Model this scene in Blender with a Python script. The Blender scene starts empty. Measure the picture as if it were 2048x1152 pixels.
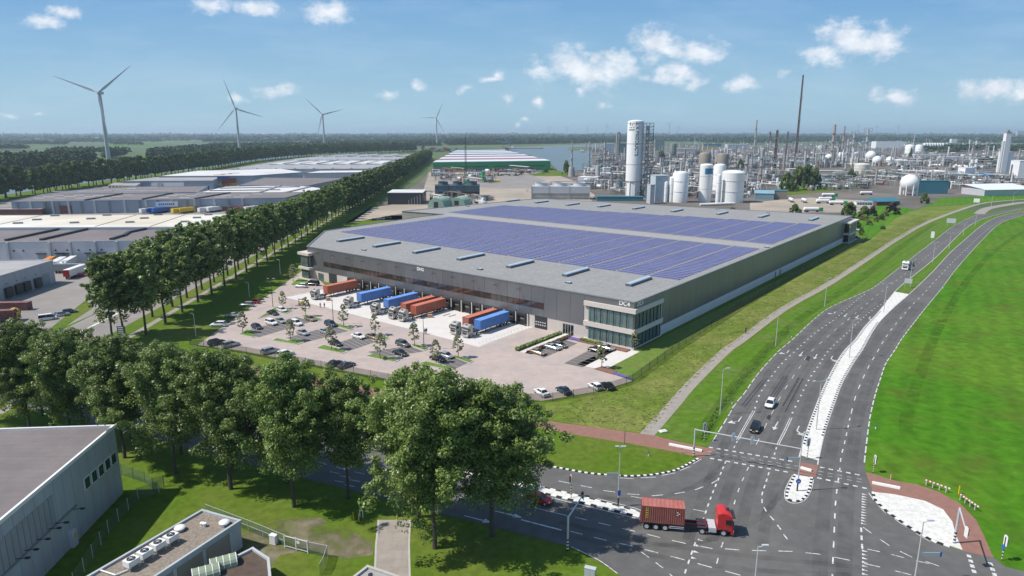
import bpy, math, random
import numpy as np
from mathutils import Vector, Matrix
R_ = math.radians
rnd = random.Random(7)
SC = bpy.context.scene
COL = SC.collection
# ---------------------------------------------------------------- camera, world, sun, exposure
CAM_H, FPX, HORIZ = 56.0, 1340.0, 267.0          # metres above ground, focal length in px of a 2048 px wide frame
PITCH = math.atan((576-HORIZ)/FPX)
CPI, SPI = math.cos(PITCH), math.sin(PITCH)
cd = bpy.data.cameras.new('camera'); cam = bpy.data.objects.new('camera', cd); COL.objects.link(cam)
cam.location = (0, 0, CAM_H); cam.rotation_euler = (math.pi/2-PITCH, 0, 0)
cd.sensor_width = 36.0; cd.lens = 36.0*FPX/2048; cd.clip_end = 90000; cd.clip_start = 0.5
SC.camera = cam
SUN_EL, SUN_AZ = 53.0, 262.0                      # azimuth clockwise from +Y: the light comes from the left, a little behind
sd = bpy.data.lights.new('sun', 'SUN'); sd.energy = 4.8; sd.angle = R_(0.53); sd.color = (1.0, 0.945, 0.86)
sun = bpy.data.objects.new('sun', sd); COL.objects.link(sun)
sun.rotation_euler = (R_(90-SUN_EL), 0, R_(180-SUN_AZ))
W = bpy.data.worlds.new('World'); SC.world = W; W.use_nodes = True
SC.view_settings.view_transform = 'Standard'; SC.view_settings.look = 'None'
SC.view_settings.exposure = 0.16; SC.view_settings.gamma = 1.0; SC.view_settings.use_curve_mapping = False

def P(x, y, h=0.0):
    """point at height h on the ray of survey pixel (x, y)"""
    u = (x-1024)/FPX; v = (y-576)/FPX; z = (CAM_H-h)/(SPI+v*CPI)
    return (u*z, z*(CPI-v*SPI), h)
def hgt(x, y, ty):
    """height of an upright thing whose foot is seen at (x, y) and whose top is seen at row ty"""
    Y = P(x, y)[1]; v = (ty-576)/FPX
    return CAM_H + Y*(v*CPI+SPI)/(-CPI+v*SPI)
def mpp(x, y):
    """metres per survey pixel, across, at the ground seen at (x, y)"""
    return CAM_H/(SPI+(y-576)/FPX*CPI)/FPX
def heading(a, b):
    p, q = P(*a), P(*b); return math.atan2(q[1]-p[1], q[0]-p[0])

def world_nodes():
    nt = W.node_tree; N = nt.nodes; L = nt.links; N.clear()
    def nd(t, **k):
        n = N.new(t)
        for a, b in k.items(): setattr(n, a, b)
        return n
    def mth(op, a, b=None, c=None):
        n = nd('ShaderNodeMath', operation=op)
        for i, q in enumerate((a, b, c)):
            if q is None: continue
            if isinstance(q, (int, float)): n.inputs[i].default_value = q
            else: L.new(q, n.inputs[i])
        return n.outputs[0]
    out = nd('ShaderNodeOutputWorld'); bg = nd('ShaderNodeBackground'); bg.inputs['Strength'].default_value = 0.118
    sky = nd('ShaderNodeTexSky', sky_type='NISHITA'); sky.sun_disc = False
    sky.sun_elevation = R_(SUN_EL); sky.sun_rotation = R_(SUN_AZ); sky.altitude = 0; sky.air_density = 1.0; sky.dust_density = 0.6; sky.ozone_density = 2.2
    tc = nd('ShaderNodeTexCoord'); sx = nd('ShaderNodeSeparateXYZ'); L.new(tc.outputs['Generated'], sx.inputs[0])
    ay = mth('MAXIMUM', mth('ABSOLUTE', sx.outputs[1]), 0.02)
    a = mth('DIVIDE', sx.outputs[0], ay); e = mth('DIVIDE', sx.outputs[2], ay)
    cv = nd('ShaderNodeCombineXYZ'); L.new(a, cv.inputs[0]); L.new(e, cv.inputs[1])
    # domain warp so that the cumulus heads billow
    nz = nd('ShaderNodeTexNoise'); nz.inputs['Scale'].default_value = 34; nz.inputs['Detail'].default_value = 8; nz.inputs['Roughness'].default_value = 0.62
    st = nd('ShaderNodeVectorMath', operation='MULTIPLY'); st.inputs[1].default_value = (1, 1.5, 1); L.new(cv.outputs[0], st.inputs[0]); L.new(st.outputs[0], nz.inputs['Vector'])
    def dirpx(x, y):
        u = (x-1024)/FPX; v = (y-576)/FPX; Y = CPI-v*SPI
        return u/Y, -(SPI+v*CPI)/Y
    clouds = [(1140,125,42,30),(1175,145,75,24),(1230,140,36,30),(1075,140,26,28),(1200,118,20,22),
      (1308,92,38,28),(1395,98,46,20),(1340,104,60,12),(1355,145,38,16),(1390,165,18,22),(1290,160,25,10),
      (1690,78,50,30),(1645,108,40,16),(1770,85,36,28),(1735,95,44,16),(1985,180,60,18),(2050,182,60,22),
      (1788,192,32,15),(655,22,40,20),(120,22,30,10),(510,12,36,14),(555,182,36,12),(480,200,22,9),(830,172,20,12),(775,188,24,9),
      (928,182,12,12),(995,150,16,16),(985,160,24,8),(1015,195,18,13),(1075,205,14,12),(1200,208,18,10),(1155,185,12,10),
      (1480,170,30,12),(1500,163,18,9),(1565,145,20,9),(80,40,36,14),(10,228,20,7),(75,228,16,6),(420,12,36,14),(1335,160,30,12),(1045,240,10,7),(1030,250,8,8),(1020,258,9,7)]
    wn = nd('ShaderNodeTexNoise'); wn.inputs['Scale'].default_value = 16; wn.inputs['Detail'].default_value = 6; wn.inputs['Roughness'].default_value = 0.55; L.new(cv.outputs[0], wn.inputs['Vector'])
    w1 = nd('ShaderNodeVectorMath', operation='SUBTRACT'); L.new(wn.outputs['Color'], w1.inputs[0]); w1.inputs[1].default_value = (.5,.5,.5)
    w2 = nd('ShaderNodeVectorMath', operation='MULTIPLY'); L.new(w1.outputs[0], w2.inputs[0]); w2.inputs[1].default_value = (.055,.03,0)
    wv = nd('ShaderNodeVectorMath', operation='ADD'); L.new(cv.outputs[0], wv.inputs[0]); L.new(w2.outputs[0], wv.inputs[1])
    cur = None
    for (x, y, rx, ry) in clouds:
        ca, ce = dirpx(x, y)
        s = nd('ShaderNodeVectorMath', operation='SUBTRACT'); L.new(wv.outputs[0], s.inputs[0]); s.inputs[1].default_value = (ca, ce, 0)
        m = nd('ShaderNodeVectorMath', operation='MULTIPLY'); L.new(s.outputs[0], m.inputs[0]); m.inputs[1].default_value = (FPX/rx/1.35, FPX/ry/1.35, 0)
        l = nd('ShaderNodeVectorMath', operation='LENGTH'); L.new(m.outputs[0], l.inputs[0])
        l_ = l.outputs['Value'] if rx >= 30 else mth('ADD', l.outputs['Value'], .28)
        cur = l_ if cur is None else mth('MINIMUM', cur, l_)
    dens = mth('SUBTRACT', 1.0, cur)
    fld = mth('ADD', dens, mth('MULTIPLY', mth('SUBTRACT', nz.outputs['Fac'], 0.5), 2.3))
    mr = nd('ShaderNodeMapRange', interpolation_type='SMOOTHSTEP'); L.new(fld, mr.inputs[0]); mr.inputs[1].default_value = -0.12; mr.inputs[2].default_value = 1.0; mr.inputs[4].default_value = 0.9
    n2 = nd('ShaderNodeTexNoise'); n2.inputs['Scale'].default_value = 38; n2.inputs['Detail'].default_value = 5
    of = nd('ShaderNodeVectorMath', operation='ADD'); of.inputs[1].default_value = (3.0, 0.012, 1); L.new(cv.outputs[0], of.inputs[0]); L.new(of.outputs[0], n2.inputs['Vector'])
    shade = nd('ShaderNodeMix', data_type='RGBA'); L.new(n2.outputs['Fac'], shade.inputs[0]); shade.inputs[6].default_value = (4.2, 4.9, 5.9, 1); shade.inputs[7].default_value = (9.6, 9.5, 9.5, 1)
    # thin veils everywhere low in the sky
    n3 = nd('ShaderNodeTexNoise'); n3.inputs['Scale'].default_value = 5; n3.inputs['Detail'].default_value = 7; n3.inputs['Roughness'].default_value = 0.6
    s3 = nd('ShaderNodeVectorMath', operation='MULTIPLY'); s3.inputs[1].default_value = (1, 4.5, 1); L.new(cv.outputs[0], s3.inputs[0]); L.new(s3.outputs[0], n3.inputs['Vector'])
    veil = nd('ShaderNodeMapRange'); L.new(n3.outputs['Fac'], veil.inputs[0]); veil.inputs[1].default_value = 0.45; veil.inputs[2].default_value = 0.8; veil.inputs[4].default_value = 0.16
    # the lower sky pales towards the horizon
    gr = nd('ShaderNodeMapRange', interpolation_type='SMOOTHSTEP'); L.new(e, gr.inputs[0]); gr.inputs[1].default_value = 0.0; gr.inputs[2].default_value = 0.24
    gc = nd('ShaderNodeMix', data_type='RGBA'); L.new(gr.outputs[0], gc.inputs[0]); gc.inputs[6].default_value = (2.75, 4.5, 5.7, 1); gc.inputs[7].default_value = (1.1, 2.8, 5.2, 1)
    hz = nd('ShaderNodeMapRange', interpolation_type='SMOOTHSTEP'); L.new(e, hz.inputs[0]); hz.inputs[1].default_value = 0.1; hz.inputs[2].default_value = 0.9; hz.inputs[3].default_value = 0.9; hz.inputs[4].default_value = 0.2
    hm = nd('ShaderNodeMix', data_type='RGBA'); L.new(hz.outputs[0], hm.inputs[0]); L.new(sky.outputs[0], hm.inputs[6]); L.new(gc.outputs[2], hm.inputs[7])
    up = mth('MULTIPLY', veil.outputs[0], mth('GREATER_THAN', sx.outputs[2], 0.0))
    mv = nd('ShaderNodeMix', data_type='RGBA'); L.new(up, mv.inputs[0]); L.new(hm.outputs[2], mv.inputs[6]); mv.inputs[7].default_value = (6.6, 7.4, 8.4, 1)
    mx = nd('ShaderNodeMix', data_type='RGBA'); L.new(mr.outputs[0], mx.inputs[0]); L.new(mv.outputs[2], mx.inputs[6]); L.new(shade.outputs[2], mx.inputs[7])
    L.new(mx.outputs[2], bg.inputs['Color']); L.new(bg.outputs[0], out.inputs[0])
world_nodes()

# ---------------------------------------------------------------- materials
MATS = {}
def mat(name, col, rough=0.7, metal=0.0, var=0.12, scale=0.3, detail=4, island=0.0, objvar=0.0, col2=None, scale2=None, amt2=0.5, spec=None, bump=0.0, stretch=None, trans=0.0, emit=None):
    """procedural material: base colour broken up by world-space noise, per-island and per-object variation"""
    if name in MATS: return MATS[name]
    m = bpy.data.materials.new(name); m.use_nodes = True; MATS[name] = m
    nt = m.node_tree; N = nt.nodes; L = nt.links
    b = N['Principled BSDF']; b.inputs['Roughness'].default_value = rough; b.inputs['Metallic'].default_value = metal
    if spec is not None: b.inputs['Specular IOR Level'].default_value = spec
    geo = N.new('ShaderNodeNewGeometry'); vec = geo.outputs['Position']
    if stretch:
        vm = N.new('ShaderNodeVectorMath'); vm.operation = 'MULTIPLY'; vm.inputs[1].default_value = stretch; L.new(vec, vm.inputs[0]); vec = vm.outputs[0]
    n1 = N.new('ShaderNodeTexNoise'); n1.inputs['Scale'].default_value = scale; n1.inputs['Detail'].default_value = detail; n1.inputs['Roughness'].default_value = 0.6; L.new(vec, n1.inputs['Vector'])
    c = tuple(col)+(1,)
    base = N.new('ShaderNodeRGB'); base.outputs[0].default_value = c; cur = base.outputs[0]
    if col2:
        n2 = N.new('ShaderNodeTexNoise'); n2.inputs['Scale'].default_value = scale2 or scale*0.2; n2.inputs['Detail'].default_value = 5; L.new(vec, n2.inputs['Vector'])
        mr = N.new('ShaderNodeMapRange'); mr.inputs[1].default_value = 0.42; mr.inputs[2].default_value = 0.62; mr.inputs[4].default_value = amt2; L.new(n2.outputs['Fac'], mr.inputs[0])
        mx = N.new('ShaderNodeMix'); mx.data_type = 'RGBA'; L.new(mr.outputs[0], mx.inputs[0]); L.new(cur, mx.inputs[6]); mx.inputs[7].default_value = tuple(col2)+(1,); cur = mx.outputs[2]
    def scl(fac, lo, hi, cur):
        mr = N.new('ShaderNodeMapRange'); mr.inputs[3].default_value = lo; mr.inputs[4].default_value = hi; L.new(fac, mr.inputs[0])
        vm = N.new('ShaderNodeVectorMath'); vm.operation = 'SCALE'; L.new(cur, vm.inputs[0]); L.new(mr.outputs[0], vm.inputs['Scale']); return vm.outputs[0]
    if var: cur = scl(n1.outputs['Fac'], 1-2*var, 1+2*var, cur)
    if island: cur = scl(geo.outputs['Random Per Island'], 1-island, 1+island, cur)
    if objvar:
        oi = N.new('ShaderNodeObjectInfo'); cur = scl(oi.outputs['Random'], 1-objvar, 1+objvar, cur)
    L.new(cur, b.inputs['Base Color'])
    if bump:
        bp = N.new('ShaderNodeBump'); bp.inputs['Strength'].default_value = bump; bp.inputs['Distance'].default_value = 0.3; L.new(n1.outputs['Fac'], bp.inputs['Height']); L.new(bp.outputs[0], b.inputs['Normal'])
    if trans:
        tr = N.new('ShaderNodeBsdfTranslucent'); L.new(cur, tr.inputs[0]); ms = N.new('ShaderNodeMixShader'); ms.inputs[0].default_value = trans
        L.new(b.outputs[0], ms.inputs[1]); L.new(tr.outputs[0], ms.inputs[2]); L.new(ms.outputs[0], N['Material Output'].inputs[0])
    if emit: b.inputs['Emission Color'].default_value = tuple(emit)+(1,); b.inputs['Emission Strength'].default_value = 1.0
    return m
def paint(name, col, **k):
    k.setdefault('rough', 0.35); k.setdefault('var', 0.05); return mat(name, col, **k)
M_ASPH = mat('asphalt', (0.108,0.105,0.102), 0.9, var=0.18, scale=0.5, detail=9, col2=(0.135,0.13,0.122), scale2=0.05, amt2=0.7)
M_ASPH2 = mat('old_asphalt', (0.085,0.083,0.08), 0.9, var=0.15, scale=0.8, detail=8, col2=(0.06,0.06,0.062), scale2=0.1)
M_LINE = mat('road_paint', (0.62,0.62,0.60), 0.6, var=0.22, scale=1.5, detail=8)
M_GRASS = mat('lawn_grass', (0.08,0.142,0.011), 0.9, var=0.30, scale=0.8, detail=9, col2=(0.14,0.15,0.035), scale2=0.045, amt2=0.6)
M_FIELD = mat('field_grass', (0.055,0.16,0.008), 0.95, var=0.36, scale=0.45, detail=12, col2=(0.088,0.175,0.014), scale2=0.028, amt2=0.9)
M_ROUGH = mat('meadow_grass', (0.115,0.165,0.024), 0.95, var=0.36, scale=0.4, detail=12, col2=(0.22,0.215,0.07), scale2=0.07, amt2=0.55)
M_VERGE = mat('verge_grass', (0.08,0.16,0.013), 0.95, var=0.34, scale=0.6, detail=10, col2=(0.115,0.15,0.04), scale2=0.07)
M_DITCH = mat('ditch_weeds', (0.05,0.11,0.013), 0.95, var=0.4, scale=0.6, detail=9)
M_BARE = mat('bare_earth', (0.20,0.165,0.115), 0.95, var=0.25, scale=0.9, detail=9, col2=(0.10,0.12,0.035), scale2=0.2, amt2=0.8)
M_PAVE = mat('block_paving', (0.435,0.355,0.318), 0.85, var=0.10, scale=0.35, detail=9, col2=(0.345,0.31,0.30), scale2=0.12)
M_CONC = mat('pale_concrete', (0.60,0.565,0.53), 0.8, var=0.06, scale=0.25, detail=8)
M_PATH = mat('concrete_path', (0.30,0.265,0.23), 0.85, var=0.15, scale=0.6, detail=9)
M_RED = mat('red_brick_path', (0.245,0.125,0.095), 0.85, var=0.14, scale=0.9, detail=9)
M_WHITEB = mat('white_brick_paving', (0.64,0.62,0.58), 0.85, var=0.20, scale=2.2, detail=10, col2=(0.42,0.42,0.37), scale2=0.9, amt2=0.35)
M_BAY = mat('parking_paver', (0.135,0.12,0.115), 0.85, var=0.12, scale=0.8, detail=8)
M_SAND = mat('sandy_ground', (0.36,0.30,0.235), 0.95, var=0.18, scale=0.05, detail=9, col2=(0.22,0.20,0.175), scale2=0.015)
M_IND = mat('plant_ground', (0.105,0.09,0.075), 0.95, var=0.3, scale=0.04, detail=9, col2=(0.21,0.185,0.155), scale2=0.012)
M_YARD = mat('yard_paving', (0.26,0.235,0.215), 0.9, var=0.14, scale=0.2, detail=9, col2=(0.19,0.175,0.165), scale2=0.05)
M_WATER = mat('river_water', (0.13,0.17,0.19), 0.45, var=0.08, scale=0.02, spec=0.25)
M_KW = mat('kerb_white', (0.70,0.69,0.66), 0.7, var=0.08, scale=2); M_KB = mat('kerb_black', (0.018,0.018,0.02), 0.7, var=0.1, scale=2)
M_KERB = mat('kerb_concrete', (0.42,0.40,0.37), 0.8, var=0.1, scale=1)
M_STEEL = mat('galvanised_steel', (0.56,0.58,0.58), 0.5, 0.25, var=0.06); M_DARK = mat('dark_metal', (0.03,0.032,0.036), 0.5, var=0.05)
M_GREYP = mat('grey_plant_steel', (0.33,0.32,0.31), 0.6, 0.2, var=0.2, scale=0.15, island=0.4)
M_BLACK = mat('black_rubber', (0.015,0.015,0.016), 0.75, var=0.05); M_GLASS = mat('dark_glass', (0.012,0.018,0.022), 0.08, var=0.05, spec=0.8)
M_WHITE = paint('white_paint', (0.76,0.76,0.75)); M_LGREY = paint('light_grey_paint', (0.46,0.48,0.50)); M_MGREY = paint('mid_grey_paint', (0.22,0.235,0.25))
M_REDP = paint('red_paint', (0.52,0.03,0.03), var=0.16, scale=1.1); M_YEL = paint('yellow_paint', (0.75,0.5,0.02)); M_BLUEP = paint('blue_paint', (0.03,0.13,0.42)); M_GREENP = paint('green_paint', (0.02,0.30,0.09))
M_ORANGE = paint('orange_paint', (0.72,0.25,0.03)); M_SIGNB = paint('sign_blue', (0.02,0.12,0.5))
M_BARK = mat('bark', (0.075,0.062,0.05), 0.95, var=0.3, scale=2)
M_LEAF = mat('poplar_leaf', (0.18,0.25,0.06), 0.42, var=0.30, scale=0.35, island=0.55, objvar=0.18, trans=0.36, spec=0.5)
M_LEAF2 = mat('far_leaf', (0.105,0.15,0.044), 0.6, var=0.28, scale=0.12, island=0.4, objvar=0.16, trans=0.18, spec=0.2)
M_LEAF3 = mat('young_leaf', (0.40,0.41,0.26), 0.6, var=0.15, scale=0.8, island=0.3, objvar=0.12, trans=0.5, spec=0.2)
M_PURP = mat('purple_leaf', (0.03,0.014,0.016), 0.6, var=0.2, scale=0.8, island=0.4); M_YELLF = mat('yellow_leaf', (0.15,0.14,0.03), 0.6, var=0.2, scale=0.8, island=0.4)
M_FOREST = mat('forest_leaf', (0.042,0.068,0.026), 0.7, var=0.3, scale=0.01, island=0.45, spec=0.1)

for m_ in (M_GRASS, M_FIELD, M_ROUGH, M_VERGE, M_DITCH): m_.node_tree.nodes['Principled BSDF'].inputs['Specular IOR Level'].default_value = 0.08
for m_ in (M_ASPH, M_PAVE): m_.node_tree.nodes['Principled BSDF'].inputs['Specular IOR Level'].default_value = 0.25
def soft_edges(m, scale, lo, hi, top=1.0):
    """worn patches: cover breaks up along a noise"""
    nt = m.node_tree; n = nt.nodes.new('ShaderNodeTexNoise'); n.inputs['Scale'].default_value = scale; n.inputs['Detail'].default_value = 8; g = nt.nodes.new('ShaderNodeNewGeometry'); nt.links.new(g.outputs['Position'], n.inputs['Vector'])
    r = nt.nodes.new('ShaderNodeMapRange'); r.inputs[1].default_value = lo; r.inputs[2].default_value = hi; r.inputs[4].default_value = top; nt.links.new(n.outputs['Fac'], r.inputs[0]); nt.links.new(r.outputs[0], nt.nodes['Principled BSDF'].inputs['Alpha'])
def joints(m, w, h, dark, local=False, mortar=0.06):
    """laid units: a faint running-bond joint pattern over the base colour"""
    nt = m.node_tree; N = nt.nodes; L = nt.links; b = N['Principled BSDF']; src = b.inputs['Base Color'].links[0].from_socket
    if local: co = N.new('ShaderNodeTexCoord').outputs['Object']
    else: co = N.new('ShaderNodeNewGeometry').outputs['Position']
    t = N.new('ShaderNodeTexBrick'); t.inputs['Scale'].default_value = 1; t.inputs['Brick Width'].default_value = w; t.inputs['Row Height'].default_value = h; t.inputs['Mortar Size'].default_value = mortar; t.inputs['Mortar Smooth'].default_value = .6
    t.inputs['Color1'].default_value = (1,1,1,1); t.inputs['Color2'].default_value = (1-dark*.7,)*3+(1,); t.inputs['Mortar'].default_value = (1-dark*1.6,)*3+(1,); L.new(co, t.inputs['Vector'])
    mx = N.new('ShaderNodeMix'); mx.data_type = 'RGBA'; mx.blend_type = 'MULTIPLY'; mx.inputs[0].default_value = 1; L.new(src, mx.inputs[6]); L.new(t.outputs['Color'], mx.inputs[7]); L.new(mx.outputs[2], b.inputs['Base Color'])
def mown(m, ang, period, amt):
    """faint mowing bands"""
    nt = m.node_tree; N = nt.nodes; L = nt.links; b = N['Principled BSDF']; src = b.inputs['Base Color'].links[0].from_socket; g = N.new('ShaderNodeNewGeometry'); mp = N.new('ShaderNodeMapping'); mp.inputs['Rotation'].default_value = (0,0,ang); L.new(g.outputs['Position'], mp.inputs['Vector'])
    w = N.new('ShaderNodeTexWave'); w.inputs['Scale'].default_value = .314/period; w.inputs['Distortion'].default_value = 2.5; w.inputs['Detail'].default_value = 4; w.inputs['Detail Scale'].default_value = .6; L.new(mp.outputs[0], w.inputs['Vector'])
    r = N.new('ShaderNodeMapRange'); r.inputs[3].default_value = 1-amt; r.inputs[4].default_value = 1+amt; L.new(w.outputs['Fac'], r.inputs[0]); v = N.new('ShaderNodeVectorMath'); v.operation = 'SCALE'; L.new(src, v.inputs[0]); L.new(r.outputs[0], v.inputs['Scale']); L.new(v.outputs[0], b.inputs['Base Color'])
mown(M_FIELD, R_(32), 5.0, .06); mown(M_VERGE, R_(40), 3.0, .05)
soft_edges(M_LINE, 2.5, 0.2, 0.5, .95)
M_DRY = mat('dry_grass', (0.17,0.17,0.04), 0.95, var=0.25, scale=0.4, detail=9, spec=.05); soft_edges(M_DRY, 0.09, 0.5, 0.8, .4)
joints(M_PAVE, 2.4, 1.2, .07); joints(M_CONC, 5, 5, .05); joints(M_YARD, 6, 3, .08); joints(M_PATH, 2, 2, .1)
soft_edges(M_BARE, 0.28, 0.36, 0.6); soft_edges(M_DITCH, 0.3, 0.34, 0.7, .42)
M_WEAR = mat('tyre_wear', (0.035,0.035,0.038), 0.7, var=0.1); soft_edges(M_WEAR, 0.22, 0.3, 0.8, 0.24)
M_WEARL = mat('dusty_asphalt', (0.17,0.165,0.155), 0.9, var=0.1); soft_edges(M_WEARL, 0.3, 0.35, 0.75, 0.55)
# ---------------------------------------------------------------- mesh builder
class MB:
    def __init__(s): s.v = []; s.f = []; s.m = []
    def poly(s, pts, m=0):
        i = len(s.v); s.v += [tuple(p) for p in pts]; s.f.append(list(range(i, i+len(pts)))); s.m.append(m); return s
    def box(s, x0, x1, y0, y1, z0, z1, m=0, T=None, mt=None):
        p = [(x0,y0,z0),(x1,y0,z0),(x1,y1,z0),(x0,y1,z0),(x0,y0,z1),(x1,y0,z1),(x1,y1,z1),(x0,y1,z1)]
        if T: p = [tuple(T @ Vector(q)) for q in p]
        i = len(s.v); s.v += p
        for k, q in enumerate(((0,3,2,1),(4,5,6,7),(0,1,5,4),(1,2,6,5),(2,3,7,6),(3,0,4,7))):
            s.f.append([i+j for j in q]); s.m.append(mt if (mt is not None and k == 1) else m)
        return s
    def prism(s, pts, z0, z1, m=0, mt=None, bottom=False):
        n = len(pts); i = len(s.v)
        ar = sum(pts[k][0]*pts[(k+1) % n][1]-pts[(k+1) % n][0]*pts[k][1] for k in range(n))
        if ar < 0: pts = pts[::-1]
        s.v += [(p[0],p[1],z0) for p in pts]+[(p[0],p[1],z1) for p in pts]
        for k in range(n):
            j = (k+1) % n; s.f.append([i+k,i+j,i+n+j,i+n+k]); s.m.append(m)
        s.f.append([i+n+k for k in range(n)]); s.m.append(m if mt is None else mt)
        if bottom: s.f.append([i+k for k in range(n)][::-1]); s.m.append(m)
        return s
    def loft(s, rings, m=0, cap=True, ms=None):
        n = len(rings[0]); i = len(s.v)
        for r in rings: s.v += [tuple(p) for p in r]
        for a in range(len(rings)-1):
            for k in range(n):
                j = (k+1) % n; s.f.append([i+a*n+k,i+a*n+j,i+(a+1)*n+j,i+(a+1)*n+k]); s.m.append(ms(a,k) if ms else m)
        if cap:
            s.f.append([i+k for k in range(n)][::-1]); s.m.append(m)
            e = i+(len(rings)-1)*n; s.f.append([e+k for k in range(n)]); s.m.append(m)
        return s
    def tube(s, p, q, r0, r1=None, n=6, m=0, cap=True):
        r1 = r0 if r1 is None else r1
        p = Vector(p); q = Vector(q); d = (q-p).normalized(); a = d.orthogonal().normalized(); b = d.cross(a)
        rr = [[tuple(c+(a*math.cos(2*math.pi*k/n)+b*math.sin(2*math.pi*k/n))*r) for k in range(n)] for c, r in ((p,r0),(q,r1))]
        return s.loft(rr, m, cap)
    def pipe(s, pts, r, n=6, m=0):
        for a, b in zip(pts, pts[1:]): s.tube(a, b, r, n=n, m=m)
        return s
    def lathe(s, prof, x=0, y=0, n=20, m=0, ms=None):
        return s.loft([[(x+r*math.cos(2*math.pi*k/n), y+r*math.sin(2*math.pi*k/n), z) for k in range(n)] for r, z in prof], m, True, ms)
    def sphere(s, x, y, z, r, n=16, m=0, sz=1.0):
        k = n//2
        return s.lathe([(max(r*math.sin(math.pi*i/k),r*0.01), z-r*sz*math.cos(math.pi*i/k)) for i in range(k+1)], x, y, n, m)
    def mesh(s, name, mats, smooth=False):
        me = bpy.data.meshes.new(name); me.from_pydata(s.v, [], s.f)
        for q in (mats if isinstance(mats, (list, tuple)) else [mats]): me.materials.append(q)
        if any(s.m): me.polygons.foreach_set('material_index', s.m)
        if smooth:
            me.polygons.foreach_set('use_smooth', [True]*len(s.f))
            try: me.set_sharp_from_angle(angle=R_(40))
            except Exception: pass
        me.update(); return me
def TR(x, y, z=0, rz=0): return Matrix.Translation((x, y, z)) @ Matrix.Rotation(rz, 4, 'Z')
def ob(name, me, parent=None, loc=(0,0,0), rz=0, **props):
    if isinstance(me, tuple): me = me[0].mesh(name, *me[1:])
    o = bpy.data.objects.new(name, me); COL.objects.link(o); o.location = loc; o.rotation_euler = (0,0,rz)
    if parent: o.parent = parent
    for k, v in props.items(): o[k] = v
    return o
def tag(o, label=None, cat=None, group=None, kind=None):
    for k, v in (('label',label),('category',cat),('group',group),('kind',kind)):
        if v: o[k] = v
    return o
def thing(name, label, cat, loc=(0,0,0), rz=0, group=None):
    o = bpy.data.objects.new(name, None); COL.objects.link(o); o.location = loc; o.rotation_euler = (0,0,rz); o.empty_display_size = 0.5
    return tag(o, label, cat, group)
def dup(root, loc, rz=None, label=None, group=None, scale=None, recol=None):
    """copy of a thing with copies of its parts and sub-parts; recol maps part names to materials"""
    def cp(o, par):
        c = o.copy(); COL.objects.link(c)
        if par: c.parent = par
        if recol and c.data and c.name.split('.')[0] in recol:
            sl = c.material_slots[0]; sl.link = 'OBJECT'; sl.material = recol[c.name.split('.')[0]]
        for ch in o.children: cp(ch, c)
        return c
    r = cp(root, None); r.location = loc
    if rz is not None: r.rotation_euler = (0,0,rz)
    if scale: r.scale = scale if isinstance(scale, tuple) else (scale,)*3
    if label: r['label'] = label
    if group: r['group'] = group
    return r
LAY = 0.008
def sheet(name, px, m, lay=1, kind='structure', parent=None, world=False, **props):
    pts = [p if world else P(*p)[:2] for p in px]
    n = len(pts); ar = sum(pts[k][0]*pts[(k+1) % n][1]-pts[(k+1) % n][0]*pts[k][1] for k in range(n))
    if ar < 0: pts = pts[::-1]
    b = MB(); b.poly([(p[0],p[1],lay*LAY) for p in pts])
    o = ob(name, (b, m), parent, **props)
    if kind: o['kind'] = kind
    return o
def slab(b, px, z0, z1, m=0, mt=None): return b.prism([P(*p)[:2] for p in px], z0, z1, m, mt)
def ribbon(b, pts, w, z, m=0):
    """flat strip of width w along world points"""
    n = len(pts); L = []; Rr = []
    for i, p in enumerate(pts):
        a = Vector(pts[max(i-1,0)][:2]); c = Vector(pts[min(i+1,n-1)][:2]); d = (c-a).normalized(); q = Vector((-d.y,d.x))*w/2
        L.append((p[0]+q.x,p[1]+q.y,z)); Rr.append((p[0]-q.x,p[1]-q.y,z))
    for i in range(n-1): b.poly([Rr[i],Rr[i+1],L[i+1],L[i]], m)
def along(pts, step):
    """points every step metres along a polyline with headings"""
    out = []; carry = 0.0
    for a, b in zip(pts, pts[1:]):
        a = Vector(a[:2]); b = Vector(b[:2]); d = (b-a).length
        if d < 1e-6: continue
        t = carry
        while t < d: out.append((a+(b-a)*t/d, math.atan2(b.y-a.y, b.x-a.x))); t += step
        carry = t-d
    return out
def smooth(pts, k=3):
    """Catmull-Rom refinement of world points"""
    out = []; n = len(pts)
    for i in range(n-1):
        p0, p1, p2, p3 = (Vector(pts[max(min(j,n-1),0)][:2]) for j in (i-1,i,i+1,i+2))
        for s in range(k):
            t = s/k; out.append(tuple(0.5*((2*p1)+(p2-p0)*t+(2*p0-5*p1+4*p2-p3)*t*t+(3*p1-p0-3*p2+p3)*t*t*t)))
    out.append(tuple(pts[-1][:2])); return out
def PW(px): return [P(*p)[:2] for p in px]
def dashes(name, px, w, on, off, parent, lay=4, sm=3, m=None):
    """a painted line: one strip per dash, or one long strip when off is 0"""
    pts = smooth(PW(px), sm) if sm > 1 else PW(px)
    b = MB(); z = lay*LAY
    if off == 0: ribbon(b, pts, w, z)
    else:
        for q, a in along(pts, on+off):
            c, s = math.cos(a), math.sin(a)
            b.poly([(q.x+c*i-s*j*w/2, q.y+s*i+c*j*w/2, z) for i, j in ((0,-1),(on,-1),(on,1),(0,1))])
    return ob(name, (b, m or M_LINE), parent)
def text_mesh(txt, size, m, bold=0.0, ext=0.02):
    c = bpy.data.curves.new('t', 'FONT'); c.body = txt; c.size = size; c.align_x = 'CENTER'; c.align_y = 'CENTER'; c.extrude = ext; c.offset = bold
    o = bpy.data.objects.new('t', c); COL.objects.link(o); bpy.context.view_layer.update()
    me = bpy.data.meshes.new_from_object(o.evaluated_get(bpy.context.evaluated_depsgraph_get()))
    bpy.data.objects.remove(o); bpy.data.curves.remove(c); me.materials.clear(); me.materials.append(m); return me
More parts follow.
